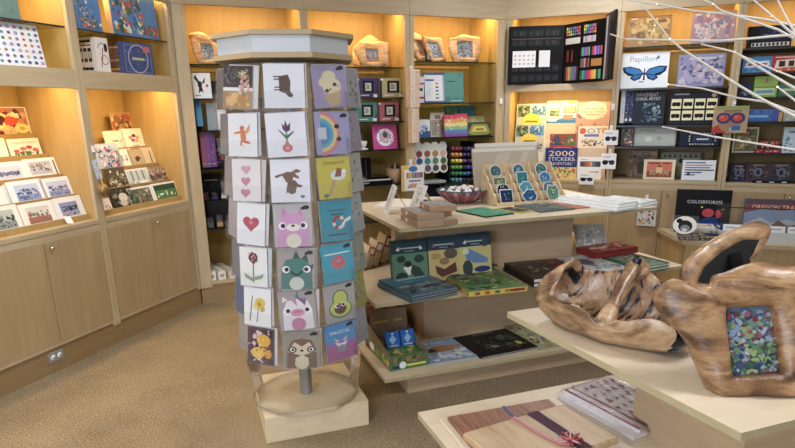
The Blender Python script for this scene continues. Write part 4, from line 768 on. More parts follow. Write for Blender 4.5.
stand(WB, .08, Z2, 467.5, 491.5, 122.5, 'craft_kit', 'olive and yellow loom kit tin at the right of the craft shelf', 'box', [('p', [(.02, .2), (.2, .85), (.8, .85), (.98, .2), (.8, .05), (.2, .05)], '#8f9a4a'), ('p', [(.16, .3), (.28, .7), (.72, .7), (.84, .3)], '#d8c860'), ('r', .34, .42, .68, .52, '#5a5a30')], '#4c4f46', .06, 4)
stand(WB, .2, Z2, 462, 490, 116, 'craft_kit', 'pale yellow tin behind the olive loom kit', 'box', [('b', 0, 0, 1, 1, ['#d8cc8a', '#b8a868', '#c9c2a0'], 12, 6, .2)], '#b9ae78', .03, 4)
# paint pot palettes
t0 = 0
u0, W, H = measure(WB, .1, Z3 + .1, 415.5, 447.5, 143, 6)
t = thing('paint_palette', 'white scalloped sheet of twelve round paint pots standing on the art bay shelf', 'paint set', WB.P(u0, .1, .955), WB.a)
b = MB(); b.T = Matrix.Rotation(-R(6), 4, 'X')
for i in range(4):
    for j in range(4): b.T = Matrix.Rotation(-R(6), 4, 'X') @ Matrix.Translation((-W / 2 + W * (i + .5) / 4, .012, H * (j + .5) / 4)) @ Matrix.Rotation(R(90), 4, 'X'); b.lathe([(W / 7.4, -.002 - .0003 * ((i + j) % 2)), (W / 7.4, .004 + .0003 * ((i + j) % 2)), (0, .004 + .0003 * ((i + j) % 2))], 18, 'white_plastic', smooth=False)
b.T = Matrix.Rotation(-R(6), 4, 'X'); b.box(-W * .42, W * .42, .009, .013, H * .08, H * .92, 'white_plastic'); b.build('tray', t)
pc = ['#5a6a8a', '#6a5a78', '#4a5a58', '#5a4a40', '#3f5f98', '#3f8a90', '#4a8a68', '#4f6a40', '#8a4a58', '#a05a48', '#b08a58', '#c9a8a0']
for j in range(3):
    for i in range(4):
        b = MB(); b.T = Matrix.Rotation(-R(6), 4, 'X') @ Matrix.Translation((-W / 2 + W * (i + .5) / 4, .004, H * (j + .55) / 4)) @ Matrix.Rotation(R(90), 4, 'X')
        b.lathe([(W / 11, 0), (W / 11.5, .006), (0, .006)], 16, 'gloss_print', pc[j * 4 + i], smooth=False); b.build('paint_pot', t)
stand(WB, .06, .855, 417, 446, 184, 'storage_box', 'clear grey tray under the paint pot palette', 'tray', [('r', .05, .2, .95, .8, '#9aa0a4')], '#b4b9bc', .2, 0)
# racks of coloured markers beside it
rows = [('#a8566a', '#6a4f9a'), ('#d88a4a', '#5a3f80'), ('#d8cc4a', '#7a4a9a'), ('#6ab04a', '#4a5ab0'), ('#3f8a5a', '#3a80b0'), ('#4a90a8', '#30343e')]
for j, (ca, cb) in enumerate(rows):
    for i in range(6):
        x = 449.5 + i * 3.9; y = 149 + j * 6.2
        u, z = WB.px(x, y, .2); b = MB(); c = ca if i < 3 else cb if (i + j) % 3 else '#3a3c48'
        b.T = Matrix.Rotation(R(78), 4, 'X'); b.lathe([(.015, 0), (.0175, .02), (.0175, .11), (.013, .115), (0, .115)], 10, 'gloss_print', c)
        o = b.build('marker', loc=WB.P(u, .24, z - .012), rot=(0, 0, WB.a)); tag(o, 'marker pen in the %s row, %s from the left, beside the paint pots' % (['top', 'second', 'third', 'fourth', 'fifth', 'bottom'][j], ['first', 'second', 'third', 'fourth', 'fifth', 'sixth'][i]), 'marker', 'marker pens in the sloped rack')
u, z = WB.px(460, 182, .15)
t = thing('marker_rack', 'dark sloped rack holding six rows of coloured marker pens', 'rack', WB.P(u, .1, .855), WB.a)
hw = abs(WB.px(447, 160, .15)[0] - WB.px(472.5, 160, .15)[0]) / 2
for x in (-hw, hw):
    b = MB(); b.box(x - .004, x + .004, .0, .3, 0, .36, 'dark_plastic'); b.build('side', t)
for j in range(6):
    u_, z_ = WB.px(460, 149 + j * 6.2, .2); b = MB(); b.box(-hw, hw, .13, .28, z_ - .855 - .034, z_ - .855 - .029, 'dark_plastic'); b.build('ledge', t)
stand(WB, .08, .5505, 445, 469, 183, 'craft_kit', 'green framed box low in the art bay behind the basket', 'box', [('r', .1, .15, .9, .85, '#7a8f80'), ('b', .15, .2, .85, .8, ['#d0d0b8', '#4a6658'], 8, 4, .2)], '#35493f', .05, 3)
stand(WB, .12, .5505, 418, 440, 186, 'storage_box', 'black box low in the art bay', 'box', [('r', .2, .4, .8, .6, '#55585e')], '#1b1c20', .1, 0)
# ============================================== right wall: art case and alcove
def rows(n, x0, x1, y0, y1, cs, gap=.25):
    w = (x1 - x0) / n; return [('r', x0 + i * w, y0, x0 + (i + 1 - gap) * w, y1, cs[i % len(cs)]) for i in range(n)]
us, zb_ = WR.px(562, 78, .05); ul, _ = WR.px(508.5, 50, .05); zt_ = WR.px(562, 25, .05)[1]
H = zt_ - 1.7205; Wl = us - ul
t = thing('art_set_case', 'black art set case standing open with rows of pens and paints above the alcove', 'art set', WR.P(us, .05, 1.7205), WR.a)
dark = [('r', .03, .03, .97, .97, '#08090b')]
lp = dark[:]
for j, (y, h) in enumerate(((.82, .12), (.66, .12), (.22, .12), (.05, .13))):
    for i in range(6 if j > 1 else 3):
        n = 6 if j > 1 else 3; x = .07 + i * .88 / n; w_ = .8 / n
        lp += [('r', x, y, x + w_, y + h, '#1d1e21')] + rows(4, x + .01, x + w_ - .01, y + .02, y + h - .03, ['#2c2d31', '#232428', '#35363a'])
lp += [('r', .05, .775, .95, .79, '#5a4a40'), ('r', .08, .3, .5, .58, '#e6e7e8')] + [('e', .13 + .08 * i, .36 + .07 * j, .022, .02, '#b4b8bc') for i in range(5) for j in range(3)] + [('r', .56, .3, .76, .58, '#dcdde0')]
F4 = Frame(WR.P(us, .05, 0).xy, math.degrees(WR.a) + 14); Wl = -F4.px(508.5, 50, 0)[0]
b = MB(); body(b, Wl, H, .04, '#08090b', lp, mat='print')
for v in b.v: v.x -= Wl / 2
b.build('left_tray', t, rot=(0, 0, R(14)))
F2 = Frame(WR.P(us, .05, 0).xy, math.degrees(WR.a) - 38); wr = F2.px(604, 50, 0)[0]
rp = dark[:]
rb = ['#d05a5a', '#e0a04a', '#e8d85a', '#6ab06a', '#4a80c0', '#7a5aa8', '#c86a9a', '#8a6a4a']
rp += [q for j in range(3) for q in rows(7, .06, .42, .8 + j * .05, .84 + j * .05, rb[j:] + rb[:j])] + [q for j in range(3) for q in rows(7, .5, .8, .8 + j * .05, .84 + j * .05, rb[3 - j:] + rb[:3 - j])]
rp += [('r', .05, .66, .42, .76, '#d0ccc4')] + rows(8, .5, .8, .66, .76, ['#c9b8a0', '#7a9ac0', '#b0a0c8', '#d0b0a0'], .1)
rp += rows(7, .46, .68, .44, .58, ['#3a7a5a', '#5ab08a', '#4a6ac0', '#8a5ac0', '#c05a9a'], .1) + rows(7, .72, .97, .44, .58, ['#8a3a5a', '#c84a6a', '#d87a9a', '#6a4ab0', '#4a80d0'], .1)
rp += rows(5, .46, .68, .25, .4, ['#8a5a48', '#4a6a9a', '#c98a5a', '#30333a'], .1) + [('r', .72, .26, .97, .38, '#a8783a')] + rows(7, .06, .42, .05, .28, ['#30343a', '#b05a4a', '#c99a5a', '#6a8a5a', '#4a7aa8', '#8a5a8a'], .1)
rp += rows(9, .46, .97, .05, .2, ['#2f5a4a', '#4a9a7a', '#4a60b0', '#b03a48', '#d0503a', '#e09a4a', '#d8c04a'], .1) + [('r', .1, .36, .16, .56, '#6a2a2a'), ('r', .22, .36, .26, .56, '#7a3a34')]
b = MB(); body(b, wr, H, .04, '#08090b', rp)
for v in b.v: v.x += wr / 2
o = b.build('right_tray', t, rot=(0, 0, -R(38)))
F3 = Frame((F2.o + F2.d * wr).xy, math.degrees(WR.a) - 75); wl = F3.px(619, 50, 0)[0]
b = MB(); body(b, max(.06, min(wl, .3)), H + .02, .02, '#101114', [('r', .1, .03, .3, .97, '#c9cdd2'), ('r', .42, .03, .5, .97, '#6a6d72')])
for v in b.v: v.x += max(.06, min(wl, .3)) / 2
p = Matrix.Rotation(-R(38), 4, 'Z') @ Vector((wr, 0, 0)); b.build('lid', t, loc=p, rot=(0, 0, -R(75)))

A = .8655
def squash(ops, y0):                    # keep a cover's picture on the part of it that shows above the books in front
    k = 1 - y0; f = lambda y: y0 + y * k; out = []
    for q in ops:
        q = list(q)
        if q[0] in 'rb': q[2] = f(q[2]); q[4] = f(q[4])
        elif q[0] == 'e': q[2] = f(q[2]); q[4] *= k
        elif q[0] == 't': q[3] = f(q[3]); q[5] *= k
        elif q[0] == 'p': q[1] = [(x, f(y)) for x, y in q[1]]
        out.append(tuple(q))
    return out
yl = [('r', 0, 0, 1, 1, '#c4c8ba'), ('r', .03, .56, .44, .97, '#7d9468'), ('r', .5, .6, .97, .97, '#6f9fba'), ('b', .02, .55, .45, .98, ['#5f7a50', '#44523a', '#a0a88a'], 22, 1, .3), ('b', .45, .6, .98, .98, ['#4f86a8', '#3a6a90', '#a8c8d8'], 22, 2, .3), ('b', .02, .02, .98, .35, ['#b05a4a', '#8a6a9a', '#5a7a4a', '#4a80a8'], 14, 3, .14), ('e', .5, .4, .3, .27, '#e8d038', 18), ('r', 0.300, 0.370, 0.700, 0.430, '#8a6a20')]
for i, (x0, x1, y0, y1, nm) in enumerate([(515.5, 546, 104, 127, 'upper'), (514.5, 544, 125.5, 150, 'lower')]):
    w = .40 - .1 * i; u, W, Hh = measure(WR, w, A, x0, x1, y0, 3)
    zz = WR.px((x0 + x1) / 2, y1, w)[1]
stand(WR, .26, A, 515.5, 546, 104, 'sticker_book', 'sticker book with a yellow oval, upper one of the pair in the alcove', 'book', squash(yl, .6), '#e0ded2', .02, 3, group='yellow oval sticker books')
stand(WR, .16, A, 514.5, 543.5, 124.5, 'sticker_book', 'sticker book with a yellow oval, lower one of the pair in the alcove', 'book', squash(yl, .48), '#e0ded2', .02, 3, group='yellow oval sticker books')
stand(WR, .26, A, 545.5, 574.5, 101, 'activity_book', 'white and blue animal frame book at the top middle of the alcove', 'book', squash([('r', 0, 0, 1, 1, '#e9e4d6'), ('r', .08, .78, .46, .97, '#8a6a5a'), ('r', .1, .8, .44, .95, '#7fb0d0'), ('r', .1, .6, .44, .76, '#6a8a58'), ('b', .1, .6, .44, .76, ['#d8d4c8', '#5a4a3c', '#8ab06a'], 8, 3, .2), ('r', .58, .68, .98, .86, '#4a6a9a'), ('r', .61, .7, .95, .84, '#d8c07a'), ('r', .7, .94, .98, 1, '#e8cf5a'), ('p', [(0, .48), (.4, .52), (.7, .6), (1, .56), (1, .42), (0, .42)], '#4a8ac4'), ('r', 0, .42, 1, .5, '#3f7ab8'), ('r', .56, .52, .9, .64, '#b08a7a'), ('r', 0, 0, 1, .42, '#c9b89a'), ('r', .05, .47, .35, .5, '#e8eef2')], 0.5), '#d8d2c0', .02, 3)
stand(WR, .16, A, 549, 574.5, 134, 'activity_book', 'red, green and blue strip of a book above the big sticker book', 'book', [('r', 0, .7, 1, 1, '#8a4a3a'), ('p', [(0, .74), (.3, 1), (.5, .74)], '#3a4a6a'), ('p', [(.5, .76), (.8, .98), (1, .8), (1, .74)], '#4a7a4a'), ('b', 0, .76, 1, 1, ['#c06a4a', '#5a5a58', '#d0a060'], 8, 4, .12), ('r', 0, .6, 1, .74, '#b83a34'), ('r', .2, .66, .8, .69, '#e8d0c0'), ('r', 0, 0, 1, .6, '#8a3a34')], '#9a3a34', .02, 3)
stand(WR, .06, A, 545, 577, 148, 'sticker_book', 'navy book reading 2000 stickers in the front of the alcove', 'book', [('r', 0, .38, 1, 1, '#27357e'), ('t', '2000', .5, .82, .8, .17, '#ecd9a0'), ('t', 'STICKERS', .5, .64, .8, .12, '#dfe2ee'), ('t', 'ADVENTURE', .5, .49, .66, .09, '#d8dcea'), ('r', 0, 0, 1, .38, '#d8c070'), ('b', 0, 0, 1, .42, ['#d0b050', '#b0503a', '#4a7a9a', '#e8d890', '#5a8a4a', '#8a5a3a'], 26, 6, .1), ('b', 0, .42, 1, 1, ['#e8d05a', '#c0c8e0'], 14, 7, .03)], '#27357e', .02, 4)
stand(WR, .26, A, 574, 608, 102, 'activity_book', 'lilac book titled creative painting at the top right of the alcove', 'book', squash([('r', 0, 0, 1, 1, '#b8988a'), ('b', 0, .4, 1, 1, ['#8a6a98', '#c9a0a0', '#d8b8a8', '#6a4a78', '#b07a90'], 30, 8, .2), ('e', .5, .72, .42, .3, '#d8c8b4', 16), ('t', 'CREATIVE', .5, .78, .6, .08, '#5a3a50'), ('t', 'PAINTING', .5, .68, .66, .08, '#7a4a60'), ('r', 0.300, 0.568, 0.700, 0.592, '#8a6a60'), ('b', 0, 0, 1, .35, ['#d8a878', '#c07a5a', '#a0785a'], 12, 9, .2)], 0.6), '#a07a98', .02, 3)
stand(WR, .16, A, 577, 606.5, 126, 'activity_book', 'white book with big dotted lettering and animals under the lilac book', 'book', squash([('r', 0, 0, 1, 1, '#e6dccb'), ('t', 'DOTS', .5, .84, .9, .16, '#6a80b0'), ('e', .15, .84, .1, .1, '#c9604a'), ('e', .88, .85, .1, .1, '#e0a04a'), ('r', .2, .66, .7, .74, '#5a7ab8'), ('b', .05, .34, .95, .62, ['#4a9a8a', '#7ab05a', '#8a5a48', '#b07a5a', '#3a2a2a', '#c0503a', '#a8a09a'], 18, 10, .11), ('r', 0, 0, 1, .3, '#cbb9a0')], 0.4), '#e0d4c0', .02, 3)
stand(WR, .06, A, 577.5, 601.5, 157, 'pencil_tin', 'white flat box of coloured pencils at the front right of the alcove', 'pencil box', [('r', .1, .56, .95, .8, '#26262a')] + rows(10, .12, .93, .58, .78, ['#3a4a6a', '#5a4a6a', '#b04a4a', '#c0604a', '#d0804a', '#e0a85a', '#3f8a6a', '#3a6aa0', '#2a5a5a', '#4a4a50'], .15) + [('r', .5, .3, .9, .36, '#9aa0a8'), ('r', .1, .86, .4, .9, '#b0b4ba')], '#e8e8ea', .015, 5)
def hook_pack(F, w, x0, x1, y0, y1, name, label, cat, art, c, hookx=None, group=None, th=.012, clearp=False):
    ua, ub = F.px(x0, (y0 + y1) / 2, w)[0], F.px(x1, (y0 + y1) / 2, w)[0]; xm = (x0 + x1) / 2
    z1, z0 = F.px(xm, y0, w)[1], F.px(xm, y1, w)[1]; W, Hh = ub - ua, z1 - z0
    t = thing(name, label, cat, F.P((ua + ub) / 2, w, z0), F.a, group)
    b = MB(); body(b, W, Hh, th, c, art); b.build('card', t)
    hx = (F.px(hookx, y0, w)[0] - (ua + ub) / 2) if hookx else 0
    b = MB(); b.tube([(hx, -w - .002, Hh + .015), (hx, 0, Hh + .012), (hx, -.01, Hh + .02)], .003, 6, 'white_plastic'); b.box(hx - .012, hx + .012, -w - .006, -w - .001, Hh - .005, Hh + .04, 'white_plastic'); b.build('hook', t)
    return t, W, Hh
gl = [('r', .04, .1, .96, .9, '#eceef0'), ('e', .28, .42, .2, .16, '#1c1d22'), ('e', .72, .42, .2, .16, '#2a3a5a'), ('r', .1, .46, .9, .54, '#1c1d22'), ('r', .1, .74, .6, .82, '#b8bec8')]
hook_pack(WR, -.05, 604, 618, 130, 145, 'glasses_pack', 'white card of dark glasses hanging on the post, upper one', 'glasses pack', gl, '#f0f0f0', 611, 'white glasses cards by the alcove')
hook_pack(WR, -.05, 601, 616, 153.5, 169, 'glasses_pack', 'white card of dark glasses hanging on the post, middle one', 'glasses pack', gl, '#f0f0f0', 610, 'white glasses cards by the alcove')
hook_pack(WR, -.05, 579, 594, 172.5, 184.5, 'glasses_pack', 'white card of dark glasses hanging on the alcove front, lowest one', 'glasses pack', gl, '#f0f0f0', 586, 'white glasses cards by the alcove')
for x, y, F, nm in [(500.5, 101, WB, 'left'), (613, 106.5, WR, 'right')]:
    u, z = F.px(x, y, 0); b = MB(); b.box(-.014, .014, -.012, 0, 0, .055, 'white_plastic'); b.box(-.008, .008, -.024, -.012, .004, .014, 'white_plastic')
    tag(b.build('wall_hook', loc=F.P(u, 0, z - .03), rot=(0, 0, F.a)), 'empty white hook on the post %s of the alcove' % nm, 'hook')

# ============================================== right wall: puzzle and game bay
S = (2.0035, 1.6625, 1.3525, 1.1675, .8755)
gold = [('r', 0, 0, 1, 1, '#a07c4c'), ('b', 0, 0, 1, 1, ['#b8924e', '#8a6a48', '#c9a860', '#9c8058', '#7a5a40'], 40, 3, .16), ('b', .4, .3, .75, .95, ['#d8be78', '#e0cc98', '#b09a5a'], 22, 4, .2), ('r', 0.080, 0.902, 0.240, 0.938, '#e0d8c4')]
stand(WR, .08, S[0], 627, 671, 16.5, 'puzzle_box', 'gold toned art puzzle box on the top shelf, left', 'box', gold, '#8a6c44', .045, 5, left=[('r', 0, 0, 1, 1, '#7a5f40')])
pink = [('r', 0, 0, 1, 1, '#a98f9c'), ('b', 0, 0, 1, 1, ['#b89aa8', '#8f7f98', '#c9b4b8', '#d8c4b8', '#7f88a8', '#b07a80'], 44, 5, .18), ('b', .1, .1, .6, .7, ['#dcc8bc', '#c9b0b0', '#8aa0c0'], 16, 6, .2), ('r', 0.050, 0.902, 0.190, 0.938, '#e8e0e0')]
stand(WR, .08, S[0], 692, 735.5, 12, 'puzzle_box', 'pink and grey art puzzle box on the top shelf, right', 'box', pink, '#8f7680', .045, 5, left=[('r', 0, 0, 1, 1, '#86727a')])
wing = lambda s: [('p', [(.5, .4), (.5 + s * .1, .55), (.5 + s * .3, .62), (.5 + s * .47, .6), (.5 + s * .44, .46), (.5 + s * .34, .36), (.5 + s * .12, .3)], '#16243c'), ('p', [(.5 + s * .03, .42), (.5 + s * .12, .53), (.5 + s * .3, .59), (.5 + s * .42, .57), (.5 + s * .38, .47), (.5 + s * .2, .38)], '#2f7fc0'), ('p', [(.5 + s * .03, .4), (.5 + s * .24, .38), (.5 + s * .3, .28), (.5 + s * .2, .2), (.5 + s * .08, .26)], '#1c3a60'), ('p', [(.5 + s * .05, .38), (.5 + s * .22, .36), (.5 + s * .25, .29), (.5 + s * .16, .25)], '#2a6fb4')]
stand(WR, .07, S[1], 621, 668.5, 53, 'puzzle_box', 'white puzzle box with one large blue butterfly', 'box', [('t', 'Papillon', .46, .8, .56, .2, '#9aa4b0'), ('p', [(.72, .84), (.78, .92), (.8, .84), (.76, .8)], '#4a6fa8')] + wing(-1) + wing(1) + [('p', [(.48, .22), (.52, .22), (.51, .56), (.49, .56)], '#141414'), ('r', .4, .16, .5, .19, '#1c2a40')], '#e6ecf2', .045, 4, left=[('r', 0, 0, 1, 1, '#d0d8e0')])
lil = [('r', 0, 0, 1, 1, '#8f93bc'), ('b', 0, 0, 1, 1, ['#7f88bc', '#a9a4c4', '#6a6fa0', '#b8a8b8', '#c4bcc8', '#55608f'], 50, 7, .17), ('b', .6, .1, .9, .8, ['#c9bcc4', '#a89ab0', '#d8ccd0'], 14, 8, .25), ('r', .22, .84, .8, .9, '#c9c4d4')]
stand(WR, .07, S[1], 678, 724.5, 54.5, 'puzzle_box', 'lilac and blue painted puzzle box right of the butterfly box', 'box', lil, '#767aa8', .045, 4)
for i in range(3):
    stand(WR, .06, S[2], 620.5 + i * 4.3, 624.6 + i * 4.3, 92, 'book', '%s of the three slim books left of the chalk set' % ['white spined leftmost', 'navy and white middle', 'navy rightmost'][i], 'book', [('b', .1, .1, .9, .9, ['#c9ccd8', '#3a4a78', '#8a90a8'], 10, i, .3), ('r', .2, .06, .8, .14, '#d8dae0')], ['#c9ccd2', '#3a4468', '#2c3860'][i], .2, 5, group='slim books beside the chalk set')
stand(WR, .06, S[2], 633.5, 664.5, 92, 'craft_kit', 'navy pavement chalk artist box on the dark shelf', 'box', [('r', 0, 0, 1, 1, '#232b38'), ('r', 0, .74, 1, 1, '#2e3642'), ('t', 'PAVEMENT', .42, .9, .7, .1, '#c0c6cc'), ('t', 'CHALK ARTIST', .45, .78, .8, .09, '#c8cdd2'), ('b', .25, .05, .95, .7, ['#4a6a80', '#6f8a98', '#35506a', '#8fa4ac'], 18, 11, .2)], '#222a36', .05, 5)
gd = [('r', 0, 0, 1, 1, '#1b2030'), ('e', .88, .88, .05, .06, '#a08a7a', 10), ('r', .1, .9, .4, .95, '#8a90a0')]
for j in range(2):
    for i in range(4): x, y = .05 + i * .235, .12 + j * .36; gd += [('r', x, y, x + .2, y + .3, '#e6dfae'), ('e', x + .06, y + .13, .05, .06, '#15151a', 10), ('e', x + .14, y + .13, .05, .06, '#15151a', 10), ('r', x + .02, y + .15, x + .18, y + .2, '#15151a')]
stand(WR, .05, S[2], 668.5, 719, 92, 'glasses_display', 'navy display card with eight pairs of black glasses on cream squares', 'display', gd, '#1b2030', .05, 5)
stand(WR, .07, S[3], 621.5, 634, 127, 'comic_box', 'bright comic style box at the left of the middle game shelf', 'box', [('b', 0, 0, 1, 1, ['#b0483a', '#3a6a98', '#d8c4a0', '#4a7a5a', '#2a2a34', '#c9884a'], 30, 12, .2)], '#4a4a58', .05, 3)
stand(WR, .07, S[3], 634.5, 676, 126.5, 'game_box', 'pale grey box with a faint bowl picture on the middle game shelf', 'box', [('r', .04, .06, .96, .94, '#a8b0ac'), ('e', .35, .35, .09, .13, '#c4cac6'), ('e', .6, .4, .06, .1, '#8f9a96'), ('r', .1, .76, .5, .84, '#8f9896')], '#99a29e', .04, 4)
hx = [('r', 0, 0, 1, 1, '#1a2238')]
for i in range(9): hx += [('e', .28 + i * .07, .14, .02, .05, '#d8d4c0', 6), ('e', .28 + i * .07, .86, .02, .05, '#d8d4c0', 6)]
hx += [('e', .25, .36 + .16 * j, .02, .05, '#c9c4b0', 6) for j in range(3)] + [('e', .9, .36 + .16 * j, .02, .05, '#c9c4b0', 6) for j in range(3)] + [('r', .34, .28, .82, .72, '#2a3660'), ('r', 0.430, 0.432, 0.730, 0.528, '#c0c6d8')]
stand(WR, .06, S[3], 679.5, 719.5, 132, 'game_box', 'navy game box edged with cream hexagons', 'box', hx, '#182036', .07, 3)
tk = [('r', 0, 0, 1, 1, '#6a5444'), ('b', 0, 0, 1, 1, ['#8a6a4c', '#4a4038', '#a8845c', '#7f6a58', '#5c6a60'], 34, 13, .18), ('t', 'TICKET TO RIDE', .54, .86, .86, .12, '#c9b088'), ('e', .45, .35, .14, .24, '#3a4034'), ('e', .78, .5, .12, .2, '#b89a78')]
stand(WR, .16, S[4], 628, 657, 149.5, 'game_box', 'brown railway game box at the left of the cabinet deck', 'box', tk, '#8a7458', .09, 3, left=[('b', 0, 0, 1, 1, ['#a89070', '#7a5a48', '#c0a888'], 14, 2, .25)])
stand(WR, .30, S[4], 660, 700, 152.5, 'game_box', 'pale green game box behind the red and cream city box', 'box', [('r', .05, .1, .95, .9, '#a8ac90')] + [('e', .1 + i * .13, .84, .035, .05, '#3a3f3a', 8) for i in range(7)] + [('e', .52, .66, .06, .1, '#25282a', 8), ('e', .6, .3, .1, .16, '#c8c060', 10)], '#9aa08a', .05, 3)
stand(WR, .05, S[4], 643.5, 675, 160, 'game_box', 'cream game box with a red sky over an old city', 'box', [('r', .1, .12, .9, .9, '#c9705a'), ('r', .1, .12, .9, .42, '#8a4a38'), ('r', 0.160, 0.790, 0.520, 0.850, '#5a2a24'), ('r', 0.600, 0.790, 0.840, 0.850, '#5a2a24'), ('r', .4, .3, .6, .62, '#d8b888'), ('p', [(.4, .62), (.5, .76), (.6, .62)], '#8a4a3a'), ('r', .2, .24, .38, .46, '#b8906a'), ('r', .62, .24, .82, .48, '#b08a66'), ('b', .12, .12, .88, .4, ['#5a3a30', '#a87858', '#7a4a3c'], 16, 14, .08)], '#d9cfae', .05, 4)
wl_ = [('r', .03, .05, .97, .95, '#dbe2ec')] + [('r', .08, .84 - i * .12, [.7, .9, .84, .95, .6, .4][i], .9 - i * .12, ['#4a6a9a', '#c07a6a', '#6a7a9a', '#3a3f4a', '#3a4a80', '#4a4f5a'][i]) for i in range(6)] + [('r', .3, .5, .8, .54, '#2e3440'), ('e', .2, .3, .05, .08, '#2a3a6a', 8)]
stand(WR, .05, S[4], 682, 715.5, 160.5, 'game_box', 'white word game box with coloured lines of text', 'box', wl_, '#d0d8e4', .05, 4)
# goggles card on the post
t, W, Hh = hook_pack(WR, -.06, 713, 748, 106, 133, 'goggles_card', 'tan card with blue goggles and red lenses hanging on the right post', 'goggles', [('r', .06, .86, .94, 1, '#8a9a5a'), ('r', .3, .8, .8, .84, '#5a4a3c'), ('p', [(0, 0), (0, .2), (.2, .34), (.42, 0)], '#a83a34'), ('e', .5, .42, .34, .4, '#9a7a60'), ('r', .5, .06, .86, .2, '#a8b090')], '#b09574', 735)
b = MB(); b.T = Matrix.Translation((0, -.004, 0))
for s in (-1, 1):
    b.art([('e', .5 + s * .2, .56, .21, .2, '#2e3f7a', 16), ('e', .5 + s * .2, .56, .14, .13, '#c0453c', 14), ('e', .5 + s * .2 - .05, .6, .04, .03, '#e08a7a', 8)], (-W / 2, 0, 0), (W, 0, 0), (0, 0, Hh), (0, -1, 0), 'gloss_print', .0008)
b.box(-W * .06, W * .06, -.003, 0, Hh * .52, Hh * .6, 'gloss_print', '#2e3f7a'); b.box(W * .06, W * .3, -.003, 0, Hh * .12, Hh * .26, 'gloss_print', '#2f62b0'); b.build('goggles', t)

# ============================================== right wall: far right bay
S = (1.9505, 1.7605, 1.5645, 1.3705, 1.1155, .8705)
stand(WR, .06, S[0], 748, 792, 26, 'game_box', 'black game box with a strip of white blocks on the far right top shelf', 'box', [('r', 0, 0, 1, 1, '#16171d'), ('r', .26, .3, 1, .9, '#232b40'), ('r', .1, .04, .96, .22, '#cfd0ce')] + rows(9, .12, .95, .06, .2, ['#1c1d22'], .5) + [('t', 'POCKET', .6, .52, .4, .16, '#a8b0bc'), ('b', .3, .3, .98, .9, ['#4a5570', '#35405a'], 8, 3, .1)], '#15161b', .06, 3)
stand(WR, .06, S[1], 742.5, 771.5, 57, 'candy_box', 'bright blue candy box on the far right shelf', 'box', [('r', 0, 0, 1, 1, '#4a9ad0'), ('r', 0, .78, 1, 1, '#3f80b8'), ('p', [(.06, .3), (.14, .66), (.9, .72), (.94, .4)], '#d8e4ec'), ('r', .2, .42, .84, .58, '#b03a58'), ('b', 0, 0, 1, .3, ['#70b8e0', '#3a78b0'], 8, 4, .2)], '#3f88c4', .05, 3)
stand(WR, .06, S[1], 771.5, 806, 55.5, 'candy_box', 'bright red candy box at the right edge of the photo', 'box', [('r', 0, 0, 1, 1, '#b8323c'), ('r', .1, .84, .9, .94, '#e0b0a8'), ('p', [(.1, .2), (.14, .7), (.9, .8), (.94, .3)], '#e8e2d0'), ('r', .22, .3, .4, .66, '#4a3028'), ('r', .5, .32, .66, .66, '#4a3028'), ('b', 0, 0, 1, .24, ['#d8584a', '#e8a05a'], 8, 5, .2)], '#a82a34', .05, 3)
stand(WR, .08, S[2], 738.5, 752, 83, 'game_box', 'dark navy box left of the lime green box', 'box', [('b', .1, .1, .9, .5, ['#6a74a0', '#9aa0b8'], 8, 3, .2)], '#2a3350', .05, 3)
stand(WR, .06, S[2], 754, 777.5, 76.5, 'game_box', 'lime green window box on the far right shelf', 'box', [('r', 0, 0, 1, 1, '#8ab048'), ('r', .06, .1, .9, .42, '#c6d8a8'), ('r', .1, .18, .86, .34, '#6a9ab0'), ('b', .25, .6, .75, .9, ['#7a3a5a', '#9a4a6a'], 10, 4, .16), ('r', 0, .46, 1, .5, '#5f8030')], '#7aa03c', .05, 3)
stand(WR, .06, S[2], 778, 806, 83, 'game_box', 'dark green lettered box right of the lime green box', 'box', [('r', .06, .1, .94, .9, '#4a7a60'), ('r', 0.150, 0.410, 0.750, 0.590, '#b8ccb8')], '#35604c', .05, 3)
stand(WR, .06, S[3], 738, 782.5, 109.5, 'game_box', 'blue and rainbow code game box behind the goggles card', 'box', [('r', 0, 0, 1, 1, '#3a6aa8'), ('r', .74, 0, 1, 1, '#4a58a8'), ('r', .0, 0, .2, 1, '#4a9a8a'), ('r', .92, 0, 1, 1, '#c89a4a'), ('r', 0.190, 0.330, 0.690, 0.510, '#7ab0d8'), ('b', 0, .6, 1, 1, ['#3a58a0', '#4a80b8', '#6a5ab0'], 12, 6, .14)], '#35589a', .05, 3)
stand(WR, .06, S[3], 783.5, 806, 110.5, 'game_box', 'grey and white box right of the blue code game', 'box', [('b', .05, .1, .95, .9, ['#b8bcb8', '#8f9894', '#d8dad4'], 14, 7, .2)], '#a0a8a4', .05, 3)
stand(WR, .06, S[4], 733, 758, 127.5, 'puzzle_box', 'framed floral puzzle with a cream border under the goggles card', 'box', [('r', .06, .06, .94, .94, '#6a7050'), ('b', .06, .06, .94, .94, ['#a89058', '#6f7f58', '#8a5a48', '#c9bc90', '#4f5848'], 26, 8, .2), ('r', .3, .8, .7, .9, '#8a3a48')], '#c9bda0', .03, 6)
for i in range(3):
    b = MB(); u0_, u1_ = WR.px(754 + i * 2, 148, .08)[0], WR.px(781 - i, 148, .08)[0]; W = u1_ - u0_
    b.box(-W / 2, W / 2, 0, .16, 0, .033, 'print', ['#8a2f34', '#5a2226', '#9a3a38'][i]); b.art([('b', .05, .1, .95, .9, ['#c06a58', '#3a1a1e', '#d8a890'], 10, i, .12)], (-W / 2, 0, 0), (W, 0, 0), (0, 0, .033), (0, -1, 0))
    o = b.build('game_box', loc=WR.P((u0_ + u1_) / 2, .06, S[4] + i * .034), rot=(0, 0, WR.a)); tag(o, '%s of the three flat red boxes right of the floral puzzle' % ['lowest', 'middle', 'topmost'][i], 'box', 'flat red boxes')
